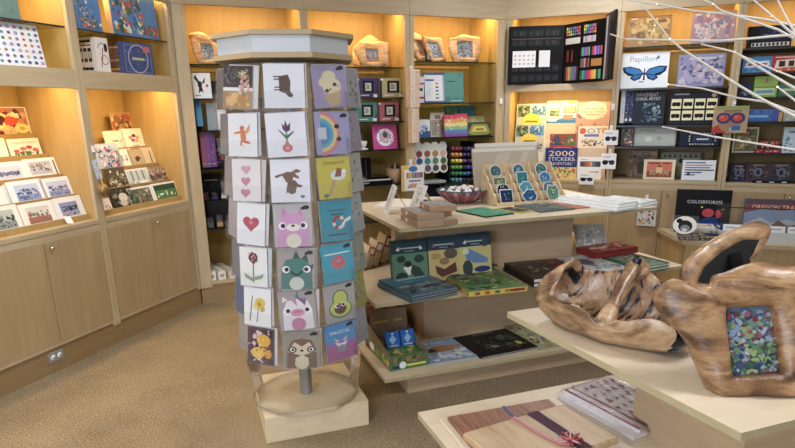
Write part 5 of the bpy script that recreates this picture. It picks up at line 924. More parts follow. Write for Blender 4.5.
stand(WR, .06, S[4], 783, 808, 127.5, 'puzzle_box', 'pale blue snowy box at the right edge, above the trio of dark books', 'box', [('b', 0, 0, 1, .7, ['#a8c4d8', '#d8e4ea', '#6a90b0'], 14, 9, .2), ('r', .2, .78, .9, .86, '#5a80a0')], '#b4cad8', .03, 5)
for i, (x0, x1, y, c, nm) in enumerate([(729.5, 746.5, 164, '#1e2a40', 'navy book with a pale crest'), (746.5, 769.5, 163, '#4a3a42', 'brown and navy fantasy book'), (769.5, 793, 163, '#3c3c46', 'slate fantasy book with a mask'), (793.5, 815, 163, '#4c3a34', 'dark book cut by the right photo edge')]):
    stand(WR, .08, S[5], x0, x1, y, 'book', nm + ' on the right-hand deck', 'book', [('b', .05, .05, .95, .95, [c, '#5a5a70', '#2a2a38', '#7a6a60'], 22, 20 + i, .2), ('e', .5, .5, .2, .22, '#6a7088'), ('e', .5, .5, .1, .14, '#2a2f3c'), ('r', .25, .84, .75, .9, '#8f8a80')], c, .05, 3)
b = MB(); W = WR.px(794, 184, .04)[0] - WR.px(752, 184, .04)[0]; b.box(-W / 2, W / 2, 0, .035, 0, .02, 'print', '#17181c'); b.art(rows(3, .1, 1, .3, .7, ['#d8d8d4', '#c9c9c4'], .6), (-W / 2, 0, 0), (W, 0, 0), (0, 0, .02), (0, -1, 0))
tag(b.build('shelf_label', loc=WR.P(WR.px(773, 184, .02)[0], .02, S[5]), rot=(0, 0, WR.a)), 'low black strip with white labels in front of the fantasy books', 'label')
# sticker pack hanging on the doors under the deck
t, W, Hh = hook_pack(WR, -.05, 637.5, 656.5, 200, 226, 'sticker_pack', 'clear pack of bright cartoon stickers hanging on the cabinet doors', 'sticker pack', [('r', .0, .7, 1, 1, '#b9c0b8'), ('b', .05, .04, .95, .72, ['#d8c84a', '#4a7ab0', '#c0506a', '#4a9a6a', '#e8e4dc', '#26262c', '#d07a3a'], 30, 4, .15), ('r', .1, .8, .8, .92, '#d8dcd8')], '#ccd0cc', 647)

# ============================================== bench items
BN = Frame(bc[1].xy, math.degrees(math.atan2(e.y, e.x))); ZB = .4605
stand(BN, .34, ZB, 675.5, 730.5, 190.5, 'game_box', 'large black box with a small red planet over blue, standing on the bench', 'box', [('r', .02, .02, .98, .98, '#0d0e13'), ('t', 'COLORFORMS', .52, .72, .64, .075, '#c9ced4'), ('p', [(.32, 0), (.4, .24), (.55, .36), (.72, .38), (.88, .26), (.98, 0)], '#173a78'), ('p', [(.4, 0), (.5, .2), (.68, .26), (.86, .14), (.9, 0)], '#1c58a4'), ('e', .6, .47, .11, .1, '#c2454a', 14), ('e', .48, .6, .02, .02, '#e8d05a', 8), ('r', .5, .44, .72, .46, '#8a3a48')], '#0d0e12', .06, 6)
for i in range(5):
    x0, x1 = (678.5, 720.5) if i < 4 else (680, 716); b = MB(); h = .02; ua, ub = BN.px(x0 + (i % 2) * 1.5, 236, .04)[0], BN.px(x1 - (i % 3), 236, .04)[0]; W = ub - ua
    b.box(-W / 2, W / 2, 0, .2, 0, h, 'print', ['#3a4458', '#b08a5a', '#2c3a58', '#a8a8a0', '#c9ccd0'][i]); b.art([('b', .04, .1, .96, .9, ['#c9a86a', '#4a5a7a', '#d8d4c8', '#6a3a34'], 10, i, .08)], (-W / 2, 0, 0), (W, 0, 0), (0, 0, h), (0, -1, 0)); b.art([('b', .02, .05, .98, .95, ['#5a6a58', '#d8dcd8', '#3a4a6a', '#a8b090', '#e8e6dc'], 24, 3, .12)], (-W / 2, 0, h), (W, 0, 0), (0, .2, 0), (0, 0, 1))
    o = b.build('book', loc=BN.P((ua + ub) / 2, .04 + .004 * (i % 2), ZB + i * (h + .0006)), rot=(0, 0, BN.a + R((0, 2, -1, 1, 0)[i]))); tag(o, '%s book of the flat stack in front of the large black box' % ['bottom', 'second', 'third', 'fourth', 'topmost'][i], 'book', 'flat stack of books on the bench')
u0_, z0_ = BN.px(685, 222, .02); t = thing('sticker_pack', 'round white sticker with a black badge in a clear pack leaning on the book stack', 'sticker pack', BN.P(u0_, -.005, ZB), BN.a)
Hh = BN.px(685, 216, -.01)[1] - ZB; W = .2
b = MB(); b.T = Matrix.Rotation(-R(8), 4, 'X'); b.box(-W / 2, W / 2, 0, .004, .0, Hh, 'film'); b.build('clear_sleeve', t)
b = MB(); b.T = Matrix.Rotation(-R(8), 4, 'X'); b.art([('e', .5, .62, .44, .36, WHT, 20), ('e', .52, .58, .26, .24, '#22242a', 14), ('e', .52, .5, .18, .14, '#8a9098', 10), ('e', .3, .78, .12, .1, '#22242a', 10), ('e', .5, .42, .1, .08, '#d8dce0', 10)], (-W / 2, -.002, 0), (W, 0, 0), (0, 0, Hh), (0, -1, 0)); b.build('sticker', t)
stand(BN, .38, ZB, 743.5, 800, 200, 'game_box', 'blue game box with a red lettered banner over mountains, behind the clear tray', 'box', [('r', 0, 0, 1, 1, '#7a90b0'), ('r', 0, .8, 1, 1, '#5a4a58'), ('p', [(0, .62), (.3, .72), (.7, .7), (1, .76), (1, .9), (.6, .84), (.25, .88), (0, .82)], '#8a3038'), ('t', 'OREGON TRAIL', .55, .78, .84, .12, '#e2ccb4'), ('p', [(0, .3), (.3, .5), (.5, .36), (.8, .46), (1, .36), (1, .1), (0, .1)], '#a9b4c4'), ('p', [(.4, .1), (.62, .44), (.8, .28), (1, .34), (1, 0), (.4, 0)], '#7a5a48'), ('r', 0, 0, 1, .12, '#4a5a78')], '#5a6a88', .06, 5)
# clear tray with a dark rim
ua, ub = BN.px(717, 236, .06)[0], BN.px(806, 236, .06)[0]; W = ub - ua; zt_ = BN.px(750, 208, .06)[1]; Hh = zt_ - ZB
t = thing('clear_display_box', 'clear plastic display box with a black rim and white packs inside, on the bench', 'display box', BN.P((ua + ub) / 2, .06, ZB), BN.a)
b = MB(); b.box(-W / 2, W / 2, 0, .002, .0, Hh * .32, 'print', '#c9ced0'); b.box(-W / 2, W / 2, .002, .24, 0, .004, 'print', '#c9ced0'); b.build('tray', t)
b = MB(); b.add([(-W / 2, 0, 0), (-W / 2, .24, 0), (-W / 2, .24, Hh), (-W / 2 + .03, 0, Hh)], [(0, 1, 2, 3)], 'acrylic'); b.add([(-W / 2, .24, 0), (W / 2, .24, 0), (W / 2, .24, Hh), (-W / 2, .24, Hh)], [(0, 1, 2, 3)], 'clear_plastic'); b.build('clear_wall', t)
b = MB(); b.tube([(-W / 2 + .03, 0, Hh), (W / 2, .0, Hh)], .005, 6, 'black_metal'); b.tube([(-W / 2 + .03, 0, Hh), (-W / 2, .24, Hh)], .004, 6, 'black_metal'); b.build('rim', t)
for i in range(5):
    x = -W / 2 + .05 + i * .15; b = MB(); body(b, .13, .13, .03, '#dfe3e6', [('b', .05, .1, .95, .6, ['#6ab0c8', '#b8d4e0', '#c9b090'], 8, i, .2), ('r', .1, .75, .8, .85, '#9ab0c0')])
    o = b.build('sticker_pack', loc=BN.P((ua + ub) / 2 + x + .06, .08, ZB + .005), rot=(-R(20), 0, BN.a)); tag(o, '%s white pack standing in the clear display box on the bench' % ['leftmost', 'second', 'third', 'fourth', 'fifth'][i], 'pack', 'white packs in the clear display box')
# ================================================= middle table, top level (z .9)
TT = .9005
GF = Frame((0, 0), 19.5)
def GF_N(x, y): return (at(x, y, TT)).dot(GF.n)
def white_frame(p0, p1, p2, top, label, tilt, lean_yaw, W=.13, H=.17, pic=True):
    a = at(*p0, TT); t = thing('easel_photo_stand', label, 'picture frame', (a.x, a.y, TT), R(lean_yaw), 'small white easel frames')
    Mx = Matrix.Rotation(-R(tilt), 4, 'X'); fw = .02
    b = MB(); b.T = Mx
    for q in ((-W / 2, W / 2, 0, fw), (-W / 2, W / 2, H - fw, H)): b.box(q[0], q[1], 0, .018, q[2], q[3], 'white_plastic')
    for q in ((-W / 2, -W / 2 + fw), (W / 2 - fw, W / 2)): b.box(q[0], q[1], 0, .018, fw, H - fw, 'white_plastic')
    b.build('moulding', t)
    b = MB(); b.T = Mx; b.box(-W / 2 + fw, W / 2 - fw, .008, .014, fw, H - fw, 'gloss_print', '#d5d6d4'); b.art([('r', .1, .1, .9, .9, '#e6e6e2'), ('b', .15, .15, .85, .85, ['#8a9098', '#b8bcc0', '#5f666e', '#c9b8a8'], 14, 3, .2)], (-W / 2 + fw, .008, fw), (W - 2 * fw, 0, 0), (0, 0, H - 2 * fw), (0, -1, 0), 'gloss_print'); b.build('picture', t)
    b = MB(); yt = H * .8 * math.sin(R(tilt)) + .02; zt = H * .8 * math.cos(R(tilt)); b.add([(-.03, yt, zt), (.03, yt, zt), (.025, yt + .085, 0), (-.025, yt + .085, 0), (-.03, yt + .004, zt), (.03, yt + .004, zt), (.025, yt + .089, 0), (-.025, yt + .089, 0)], [(0, 1, 2, 3), (7, 6, 5, 4), (0, 4, 5, 1), (1, 5, 6, 2), (2, 6, 7, 3), (3, 7, 4, 0)], 'light_wood'); b.build('easel_leg', t)
white_frame((384, 213), 0, 0, 185, 'white easel frame seen edge on at the left end of the table', 20, -84, .15, .18)
white_frame((413, 210), 0, 0, 185, 'white easel frame with its picture facing left, beside the stacked wooden blocks', 20, -70, .14, .17)
for i, (fl, fr, bl, nm) in enumerate([((373, 206), (414, 207.5), (364, 197.5), 'left'), ((416, 206.5), (445, 206), (418, 197), 'right')]):
    lie(TT, fl, fr, bl, .012, 'white_panel', '%s flat white panel lying behind the easel frames' % nm, 'panel', c='#e9e6df', group='flat white panels')
# stacked wooden print blocks
blk = [('r', .04, .08, .96, .92, '#a9a7a4'), ('b', .08, .1, .92, .9, ['#8f8d8c', '#c0bebb', '#77767a'], 10, 2, .2)]
def block(z, fl, fr, bl, label, front=None, th=.03):
    m, W, D, a = quad(z + th, fl, fr, bl); m.z = z; b = MB(); b.box(-W / 2, W / 2, 0, D, 0, th, 'pad_wood')
    b.art(blk, (-W / 2, 0, th), (W, 0, 0), (0, D, 0), (0, 0, 1)); b.art([('r', .3, .2, .42, .8, '#d8d8d6')], (-W / 2, D, 0), (0, -D, 0), (0, 0, th), (-1, 0, 0))
    o = b.build('picture_block', loc=m, rot=(0, 0, a), bevel=.002); tag(o, label, 'block', 'wooden picture blocks')
block(TT, (417.5, 222.5), (444, 220.5), (405.5, 214), 'lower wooden picture block at the front left of the pile by the easel frame')
block(TT, (445.5, 220.5), (458, 218.5), (433, 213), 'lower wooden picture block at the right of the pile')
block(TT, (425, 212), (452, 210.5), (415, 207), 'lower wooden picture block at the back of the pile')
block(TT + .031, (417.5, 215), (444.5, 213), (405.5, 207.5), 'upper wooden picture block at the left of the pile')
block(TT + .062, (430, 206.8), (457, 205.3), (420, 201.5), 'topmost wooden picture block of the pile')
# patterned bowl with shells
c = at(462, 202, TT); c = Vector((c.x, c.y, TT))
wb = (at(491, 197, TT + .085) - at(433.5, 197, TT + .085)).length / 2
t = thing('woven_bowl', 'wide dark red woven bowl with a green rim on the middle table', 'bowl', c, G.a)
b = MB()
pr = [(.42, 0), (.5, .004), (.72, .03), (.9, .06), (1, .085), (.98, .09), (.95, .085), (.85, .06), (.66, .034), (.4, .016), (0, .014)]
seg = 40; cb = ['#8a5560', '#a87880', '#955a6a', '#b89aa0', '#7a5060', '#a86a78']
for j in range(len(pr) - 1):
    for i in range(seg):
        q = []
        for jj, ii in ((j, i), (j, i + 1), (j + 1, i + 1), (j + 1, i)):
            r_, z = pr[jj]; a = 2 * PI * ii / seg; q.append((r_ * wb * math.cos(a), r_ * wb * math.sin(a), z))
        cc = '#2f4f52' if j in (4, 5, 6) else cb[(i // 3 + j * 2 + (i % 2)) % 6] if j < 4 else '#8a7a72'
        b.add(q, [(0, 1, 2, 3)], 'paper', cc, False)
b.build('bowl', t)
rn = random.Random(5)
for i in range(26):
    a = rn.uniform(0, 2 * PI); r_ = wb * .8 * math.sqrt(rn.random()); z = TT + .06 + .035 * (1 - (r_ / wb) ** 2) + rn.uniform(-.006, .01); s_ = rn.uniform(.016, .026)
    org = r_ * math.cos(a) > wb * .25 and i % 2
    b = MB(); b.ball((0, 0, 0), (s_, s_ * .7, s_ * .5), 'gloss_print', '#c9805a' if org else ['#e6e6ea', '#cfd3da', '#dcd8d4'][i % 3], 10)
    for v in b.v: v += noise.noise_vector(v * 60 + Vector((i, 0, 0))) * .004
    o = b.build('wrapped_sweet', loc=(c.x + r_ * math.cos(a), c.y + r_ * math.sin(a), z), rot=(rn.uniform(-.5, .5), rn.uniform(-.5, .5), rn.uniform(0, 3)))
    tag(o, 'small %s wrapped sweet among those heaped in the woven bowl' % ('orange' if org else 'white'), 'sweet', 'orange sweets in the woven bowl' if org else 'white sweets in the woven bowl')
FN = GF_N(497, 206.5)
# clear flat packs standing behind the sticker rack
for i, (x0, x1, y, n_) in enumerate([(470, 537, 147.5, FN + .30), (473, 539, 142.5, FN + .335)]):
    u, W, Hh = measure(GF, n_, TT, x0 + 4, x1, y, 12); b = MB(); b.box(-W / 2, W / 2, 0, .014, 0, Hh, 'print', '#b9ae9a')
    b.art([('r', 0, .93, 1, 1, '#dcd7cc'), ('p', [(.1, .1), (.3, .1), (.6, .9), (.4, .9)], '#c6bca8'), ('p', [(.5, .1), (.6, .1), (.9, .9), (.8, .9)], '#c9bfac')], (-W / 2, 0, 0), (W, 0, 0), (0, 0, Hh), (0, -1, 0), 'gloss_print')
    o = b.build('sleeved_board', loc=GF.P(u, n_, TT), rot=(-R(12), 0, GF.a)); tag(o, ['front', 'rear'][i] + ' pale sleeved board leaning behind the sticker rack', 'board', 'sleeved boards behind the sticker rack')
# wooden sticker rack: four steps of three stickers
fl, fr = at(497, 206.5, TT), at(567, 202, TT); ex = fr - fl; W = ex.length; aa = math.atan2(ex.y, ex.x)
t = thing('sticker_rack', 'stepped plywood rack holding twelve die-cut stickers', 'rack', ((fl.x + fr.x) / 2, (fl.y + fr.y) / 2, TT), aa)
SD, SHH = .06, .052
for k in range(4):
    x = -W / 2 + (W - .006) * k / 3
    b = MB(); pts = [(0, 0), (.255, 0), (.255, .25), (.23, .25)]
    for s_ in range(3, -1, -1): y = s_ * SD; pts += [(y + .03, .026 + s_ * SHH + .03), (y + .012, .026 + s_ * SHH), (y, .03 + s_ * SHH)]
    n = len(pts); vs = [(x, y, z) for y, z in pts] + [(x + .006, y, z) for y, z in pts]
    b.add(vs, [tuple(range(n))[::-1], tuple(range(n, 2 * n))] + [(i, (i + 1) % n, n + (i + 1) % n, n + i) for i in range(n)], 'light_wood'); b.build('side_panel', t)
for s_ in range(4):
    b = MB(); y = s_ * SD; z = s_ * SHH
    b.box(-W / 2, W / 2, y + .004, y + .01, max(0, z - .03), z + .022, 'light_wood'); b.box(-W / 2, W / 2, y + .01, y + .056, z - .002, z + .004, 'light_wood'); b.build('step', t)
b = MB(); b.box(-W / 2, W / 2, .25, .256, 0, .25, 'light_wood'); b.build('back_panel', t)
stk = [[('dark blue square sticker with two figures', '#1f3a5a', 'sq'), ('blue leafy sticker', '#2a5a8a', 'blob'), ('tall green and grey crest sticker', '#5a8a78', 'tall')],
       [('black and red arched sticker', '#2a2f44', 'arch'), ('turquoise wave sticker', '#4a9ab0', 'blob'), ('brown and blue mountain sticker', '#6a7a88', 'arch')],
       [('green landscape sticker', '#5a7a5a', 'wide'), ('teal and yellow sticker', '#2f7a8a', 'sq'), ('blue round sticker', '#3a80b0', 'round')],
       [('grey green round sticker', '#4a6a70', 'round'), ('blue green round sticker', '#3a7080', 'round'), ('teal round sticker with dark trees', '#3f6f68', 'round')]]
for s_ in range(4):
    for k in range(3):
        nm, c_, sh = stk[s_][k]; hw, hh = .034, .078
        if sh == 'round': ol = [(.038 * math.cos(a * PI / 10), .04 + .04 * math.sin(a * PI / 10)) for a in range(20)]
        elif sh == 'arch': ol = [(-.04, 0), (.04, 0), (.04, .035)] + [(.04 * math.cos(a * PI / 8), .035 + .036 * math.sin(a * PI / 8)) for a in range(1, 8)] + [(-.04, .035)]
        elif sh == 'tall': ol = [(-.02, 0), (.02, 0), (.034, .03), (.036, .07), (.02, .1), (0, .092), (-.024, .1), (-.036, .06), (-.032, .03)]
        elif sh == 'wide': ol = [(-.04, 0), (.04, 0), (.04, .056), (-.04, .056)]
        elif sh == 'blob': ol = [(.042 * math.cos(a * PI / 9) * (1 + .12 * math.sin(5 * a)), .04 + .04 * math.sin(a * PI / 9) * (1 + .1 * math.cos(4 * a))) for a in range(18)]
        else: ol = [(-.036, 0), (.036, 0), (.036, .085), (-.036, .085)]
        ol = [(x * (1.3 if s_ == 0 else 1.18), z * (1.2 if s_ == 0 else 1.12)) for x, z in ol]
        b = MB(); n = len(ol); cz = sum(z for _, z in ol) / n
        vs = [(x, 0, z) for x, z in ol] + [(x, .0015, z) for x, z in ol]; b.add(vs, [tuple(range(n)), tuple(range(n, 2 * n))[::-1]] + [(i, n + i, n + (i + 1) % n, (i + 1) % n) for i in range(n)], 'gloss_print', '#e2e6ea')
        b.add([(x * .88, -.0006, cz + (z - cz) * .88) for x, z in ol], [tuple(range(n))], 'gloss_print', c_)
        b.art([('b', .2, .2, .8, .8, [['#9ab8c8', '#e0e4e0', '#1a2a3a'], ['#7ab0d0', '#d8e8f0', '#2a4a6a'], ['#a8b87a', '#e0d890', '#2a4a4a'], ['#8ab0a8', '#c9d8c8', '#1f3a3a']][(s_ + k) % 4], 9, s_ * 3 + k, .2)], (-.036, -.001, 0), (.072, 0, 0), (0, 0, cz * 2), (0, -1, 0), 'gloss_print')
        x = -W / 2 + W * (k + .5) / 3
        p = Vector(((fl.x + fr.x) / 2, (fl.y + fr.y) / 2, TT)) + Matrix.Rotation(aa, 4, 'Z') @ Vector((x, s_ * SD + .02, s_ * SHH + .005))
        o = b.build('sticker', loc=p, rot=(-R(20), 0, aa)); tag(o, '%s, %s of the %s step of the plywood rack' % (nm, ['left', 'middle', 'right'][k], ['front', 'second', 'third', 'top'][s_]), 'sticker', 'stickers in the plywood rack')
# flat things along the front edge
lie(TT, (486, 216.5), (514, 212.8), (473.5, 208), .008, 'notebook', 'green notebook with a black edge lying by the sticker rack', 'notebook', [('r', 0, 0, 1, 1, '#3f9a78'), ('b', 0, 0, 1, 1, ['#4aa684', '#388c6c'], 10, 3, .3)], '#1e3a30', left=[('r', 0, 0, 1, 1, '#15201c')])
lie(TT, (521, 212.8), (536, 210.3), (511, 206), .006, 'card_pack', 'small black and yellow card pack right of the green notebook', 'pack', [('r', .1, .1, .9, .9, '#2a3a2a'), ('b', .1, .1, .9, .9, ['#d8c84a', '#3a5a8a', '#1c2420'], 10, 3, .22)], '#b8ac58')
lie(TT, (541, 211.3), (575, 208), (525, 204.3), .01, 'art_print', 'grey and slate patterned book lying before the sticker rack', 'book', [('b', 0, 0, 1, 1, ['#4a5a64', '#7a868a', '#2f3a40', '#8a9a8a', '#5a6a5a'], 26, 4, .16)], '#59646a')
lie(TT, (573, 208), (601.5, 206), (556, 202.5), .008, 'art_print', 'orange red patterned book lying right of the slate one', 'book', [('b', 0, 0, 1, 1, ['#b85a44', '#d08a68', '#8a4038', '#c9b090'], 22, 5, .18)], '#b06a54')
th_ = .02
for i in range(3):
    pd = [('b', 0, 0, 1, 1, ['#a8ccd0', '#d8e4e4', '#c2d8da', '#8ab8bc', '#e8ecea'], 20, 6 + i, .16)]
    lie(TT + i * .0135, (617 + i, 210 - i * 3.2), (637 + i * .6, 206.8 - i * 3), (566, 198 - i * 3), .0125, 'paper_pad', '%s pad of the pale blue stack at the right end of the table' % ['bottom', 'middle', 'top'][i], 'pad', pd if i == 2 else None, '#e6e9e8', group='pale blue pads, larger stack', left=[('r', 0, .4, 1, .5, '#b0b8b8')], front=[('r', 0, .4, 1, .5, '#b0b8b8'), ('r', 0, .75, 1, .82, '#c2c8c8')])
for i in range(2):
    lie(TT + i * .0135, (640 + i, 206 - i * 3), (658 - i, 202.5 - i * 3), (611, 198.8 - i * 3), .0125, 'paper_pad', '%s pad of the small stack at the table\'s right corner' % ['bottom', 'top'][i], 'pad', [('b', 0, 0, 1, 1, ['#a8ccd4', '#dfe8e8', '#c9d8d0'], 14, 9, .2)], '#e4e7e6', group='pale blue pads, smaller stack', front=[('r', 0, .4, 1, .5, '#b0b8b8')])

# ================================================= middle level (z .55)
TM = .5505
gb = lambda bg, s, tip: [('r', 0, 0, 1, 1, bg), ('r', 0, .7, 1, 1, '#2b3f4c'), ('r', .2, .8, .8, .83, '#9aa4a0'), ('r', .36, .74, .64, .76, '#7f8c8a'), ('p', [(.12, .78), (.2, .86), (.22, .76)], tip), ('p', [(.88, .78), (.8, .86), (.78, .76)], tip)]
c1 = gb('#5a7f68', 1, '#d8d4c0') + [('e', .26, .58, .12, .08, '#2c4038'), ('e', .76, .56, .14, .09, '#2f4440'), ('e', .25, .17, .17, .12, '#2c3c38'), ('p', [(.3, .38), (.46, .46), (.6, .36), (.46, .2)], '#dcd8c8'), ('e', .44, .46, .11, .07, '#2b3330'), ('p', [(.56, .44), (.76, .36), (.9, .18), (.62, .16), (.5, .28)], '#33443e')]
c2 = gb('#b8a468', 2, '#8a5a44') + [('e', .24, .56, .16, .07, '#a08a4e'), ('e', .72, .6, .22, .12, '#5a5048'), ('p', [(.2, .36), (.5, .26), (.86, .4), (.9, .18), (.4, .08), (.24, .18)], '#5a3a34'), ('e', .5, .44, .16, .08, '#8a6a50')]
c3 = gb('#b9b070', 3, '#c9c4a8') + [('p', [(.12, .62), (.3, .66), (.9, .4), (.86, .3), (.46, .32), (.22, .42)], '#5f80a8'), ('e', .2, .6, .1, .07, '#c9c8b0'), ('e', .24, .22, .16, .18, '#3a4648'), ('e', .7, .17, .26, .07, '#2a3a6a'), ('p', [(.7, .96), (.9, .9), (.92, .7), (.76, .66)], '#34464e')]
for (x0, x1, y, art, cc, nm) in ((392, 427.5, 240.5, c1, '#31463f', 'green bird puzzle box with a dark header, left of three'), (428.5, 459.5, 237, c2, '#4a4238', 'tan and brown bird puzzle box with a dark header, middle of three'), (459.5, 491, 233.5, c3, '#3c4a48', 'yellow and blue bird puzzle box with a dark header, right of three')):
    stand(GF, 3.05, TM, x0, x1, y, 'puzzle_box', nm, 'box', art, cc, .035, 9)
def book_stack(n, th, fl, fr, bl, name, labels, cat, tops, cs, group, gap=.0006, z0=TM, book=True, jit=2, pages='#cfcac0'):
    dz = [0] * n
    for i in range(n):
        s_ = n - 1 - i
        lie(z0 + i * (th + gap), (fl[0] + (i % 2) * jit * .4, fl[1]), (fr[0] - (i % 2) * jit * .3, fr[1]), bl, th, name, labels[i], cat, tops if i == n - 1 else None, cs[i % len(cs)], group=group, book=book, pages=pages)
def flats(z, th, zq, fl, fr, bl): pass
def stack(n, th, fl, fr, bl, name, labels, cat, top, cs, group, z0=TM, book=True, pages='#cfcac0', spine='left', mat='print', front=None):
    """fl / fr / bl: corners of the top surface of the whole stack"""
    zt = z0 + n * (th + .0006); m, W, D, a = quad(zt, fl, fr, bl); rn = random.Random(int(fl[0]))
    for i in range(n):
        b = MB(); t_ = min(.003, th * .2); q = Vector((m.x, m.y, z0 + i * (th + .0006)))
        if book:
            b.box(-W / 2, W / 2, 0, D, 0, t_, mat, cs[i % len(cs)]); b.box(-W / 2, W / 2, 0, D, th - t_, th, mat, cs[i % len(cs)])
            if spine == 'left': b.box(-W / 2, -W / 2 + t_, 0, D, t_, th - t_, mat, cs[i % len(cs)])
            else: b.box(-W / 2, W / 2, 0, t_, t_, th - t_, mat, cs[i % len(cs)])
        else: b.box(-W / 2, W / 2, 0, D, 0, th, mat, cs[i % len(cs)])
        if front: b.art(front, (-W / 2, 0, 0), (W, 0, 0), (0, 0, th), (0, -1, 0), mat)
        if i == n - 1 or not book or True:
            if top: b.art(top, (-W / 2, 0, th), (W, 0, 0), (0, D, 0), (0, 0, 1), mat, .0002)
        o = b.build(name, loc=q + (G.d * rn.uniform(-.004, .004) if n > 1 else Vector()), rot=(0, 0, a + R(rn.uniform(-1.2, 1.2)) * (n > 1))); tag(o, labels[i], cat, group)
        if book:
            p_ = MB(); y0 = .004 if spine == 'left' else .003
            p_.box(-W / 2 + .003, W / 2 - .005, y0, D - .005, t_, th - t_, 'paper', pages); p_.build('page_block', o)
sea = [('r', 0, 0, 1, 1, '#3a6478'), ('r', 0, .6, 1, 1, '#3f7490'), ('b', 0, 0, 1, .6, ['#2c3c48', '#5a6a70', '#6f7a78', '#243440', '#8a9498'], 28, 3, .2), ('r', .25, .74, .9, .84, '#8fb4bc'), ('r', .3, .6, .7, .64, '#6a96a4'), ('b', .5, .1, .9, .5, ['#a8b0ae', '#4a5658'], 8, 4, .14)]
stack(3, .014, (412, 295.5), (458.5, 286.5), (384, 279), 'picture_book', ['bottom', 'middle', 'top'] and ['bottom blue wildlife book of the stack of three', 'middle blue wildlife book of the stack of three', 'top blue wildlife book of the stack of three'], 'book', sea, ['#3f5866', '#4a5a62', '#35505e'], 'stack of blue wildlife books', pages='#8a8c8e')
jun = [('r', 0, 0, 1, 1, '#5a7a44'), ('b', 0, 0, 1, 1, ['#4f8048', '#7a9a58', '#3a5a3c', '#a8a860', '#6a5a50', '#8a94a0'], 44, 5, .14), ('b', 0, .4, .6, 1, ['#7a6a78', '#4a5a6a', '#2f3a3a'], 12, 6, .2), ('e', .12, .7, .1, .14, '#2c3a48'), ('r', .08, .08, .5, .16, '#3f7a3a')]
lie(TM, (469, 292), (527.5, 286), (440, 268), .028, 'puzzle_box', 'yellow jungle puzzle box lying in front of the bird boxes', 'box', jun, '#c2a84a', front=[('r', 0, 0, 1, 1, '#c8b050')] + rows(5, .1, .95, .2, .8, ['#8a5a34', '#b84a34', '#5a6a34', '#a87834'], .5) + [('r', .7, .25, .96, .75, '#8a3a2a')], left=[('r', 0, 0, 1, 1, '#b09440'), ('e', .3, .5, .12, .3, '#5a4a2a'), ('e', .7, .5, .1, .3, '#7a5a34')])
lie(TM + .0285, (476, 268), (498, 265), (472, 264.5), .006, 'card_pack', 'small dark pack on the back edge of the jungle puzzle box', 'pack', [('b', 0, 0, 1, 1, ['#3a4a4a', '#8a8a70', '#22302e'], 8, 2, .2)], '#3c4846')
drk = [('r', 0, 0, 1, 1, '#2a211f'), ('r', .05, .84, .95, .92, '#5a4a42'), ('b', .12, .3, .55, .75, ['#4a5a44', '#7a8068', '#2f3a30', '#8a6a58'], 18, 7, .2), ('b', .62, .4, .98, .95, ['#8a3030', '#5a2426', '#a04038'], 10, 8, .25)]
stack(2, .024, (534, 279), (590.5, 273.5), (507.5, 262.5), 'hardback_book', ['lower brown hardback of the pair beside the jungle box', 'upper brown hardback of the pair beside the jungle box'], 'book', drk, ['#231a18', '#2a1f1c'], 'pair of brown hardbacks', pages='#d6d2c8')
grn = [('b', 0, 0, 1, 1, ['#a9b4b8', '#cfd6d8', '#8a98a0', '#b8b098', '#6a7a88'], 30, 9, .17), ('e', .42, .62, .22, .2, '#5a6068'), ('r', 0, .86, 1, .96, '#c9ced0')]
stack(2, .02, (596, 273.5), (632, 268), (562, 257.5), 'picture_book', ['lower pale grey book right of the brown hardbacks', 'upper pale grey book right of the brown hardbacks'], 'book', grn, ['#b4babc', '#c0c4c4'], 'pair of pale grey books', pages='#d8d6d0')
gdn = [('r', 0, 0, 1, 1, '#7a9480'), ('b', 0, 0, 1, 1, ['#9ab09a', '#5f7f68', '#c2ccb8', '#4a6a58', '#b0b090'], 26, 10, .18), ('r', .88, 0, 1, 1, '#2f5a44')]
stack(2, .018, (644, 267), (670, 262.5), (606, 256), 'picture_book', ['lower green garden book at the right end of the shelf', 'upper green garden book at the right end of the shelf'], 'book', gdn, ['#3f6a50', '#4a7258'], 'pair of green garden books', pages='#d8d8cc')
red = [('r', 0, 0, 1, 1, '#a83a34'), ('b', 0, .1, 1, .9, ['#c9584a', '#8a2a2a', '#d89a78', '#e0c0a8', '#6a2426'], 26, 11, .16), ('r', .1, .4, .5, .6, '#e0d0b8')]
stack(2, .02, (595, 252.5), (638, 246.5), (588, 245.5), 'dvd_case', ['lower red case on the pale books beside the clear stand', 'upper red case on the pale books beside the clear stand'], 'case', red, ['#8a2c2c', '#7a2828'], 'pair of red cases', z0=TM + .043, book=False)
t, = [thing('clear_stand', 'clear plastic stand with white print behind the red cases', 'stand', GF.P(GF.px(589, 250, 3.25)[0], 3.25, TM), GF.a + R(-18))]
Hh = .21
b = MB(); b.T = Matrix.Rotation(-R(14), 4, 'X'); b.box(-.1, .1, 0, .006, 0, Hh, 'print', '#a8a8a0'); b.art([('b', .1, .1, .9, .9, ['#c9c9c2', '#8a8c86', '#dcdcd6', '#b09a8a'], 24, 3, .16)] + [('e', .2 + .15 * i, .22, .06, .07, '#e6e6e2') for i in range(5)], (-.1, 0, 0), (.2, 0, 0), (0, 0, Hh), (0, -1, 0), 'gloss_print'); b.build('printed_back', t)
b = MB(); b.box(-.105, .105, -.07, -.066, 0, .07, 'acrylic'); b.box(-.105, .105, -.07, .01, 0, .004, 'acrylic')
for x in (-.105, .101): b.add([(x, -.07, 0), (x, .01, 0), (x, .06, Hh), (x, -.07, .07)], [(0, 1, 2, 3)], 'acrylic')
b.build('clear_pocket', t)
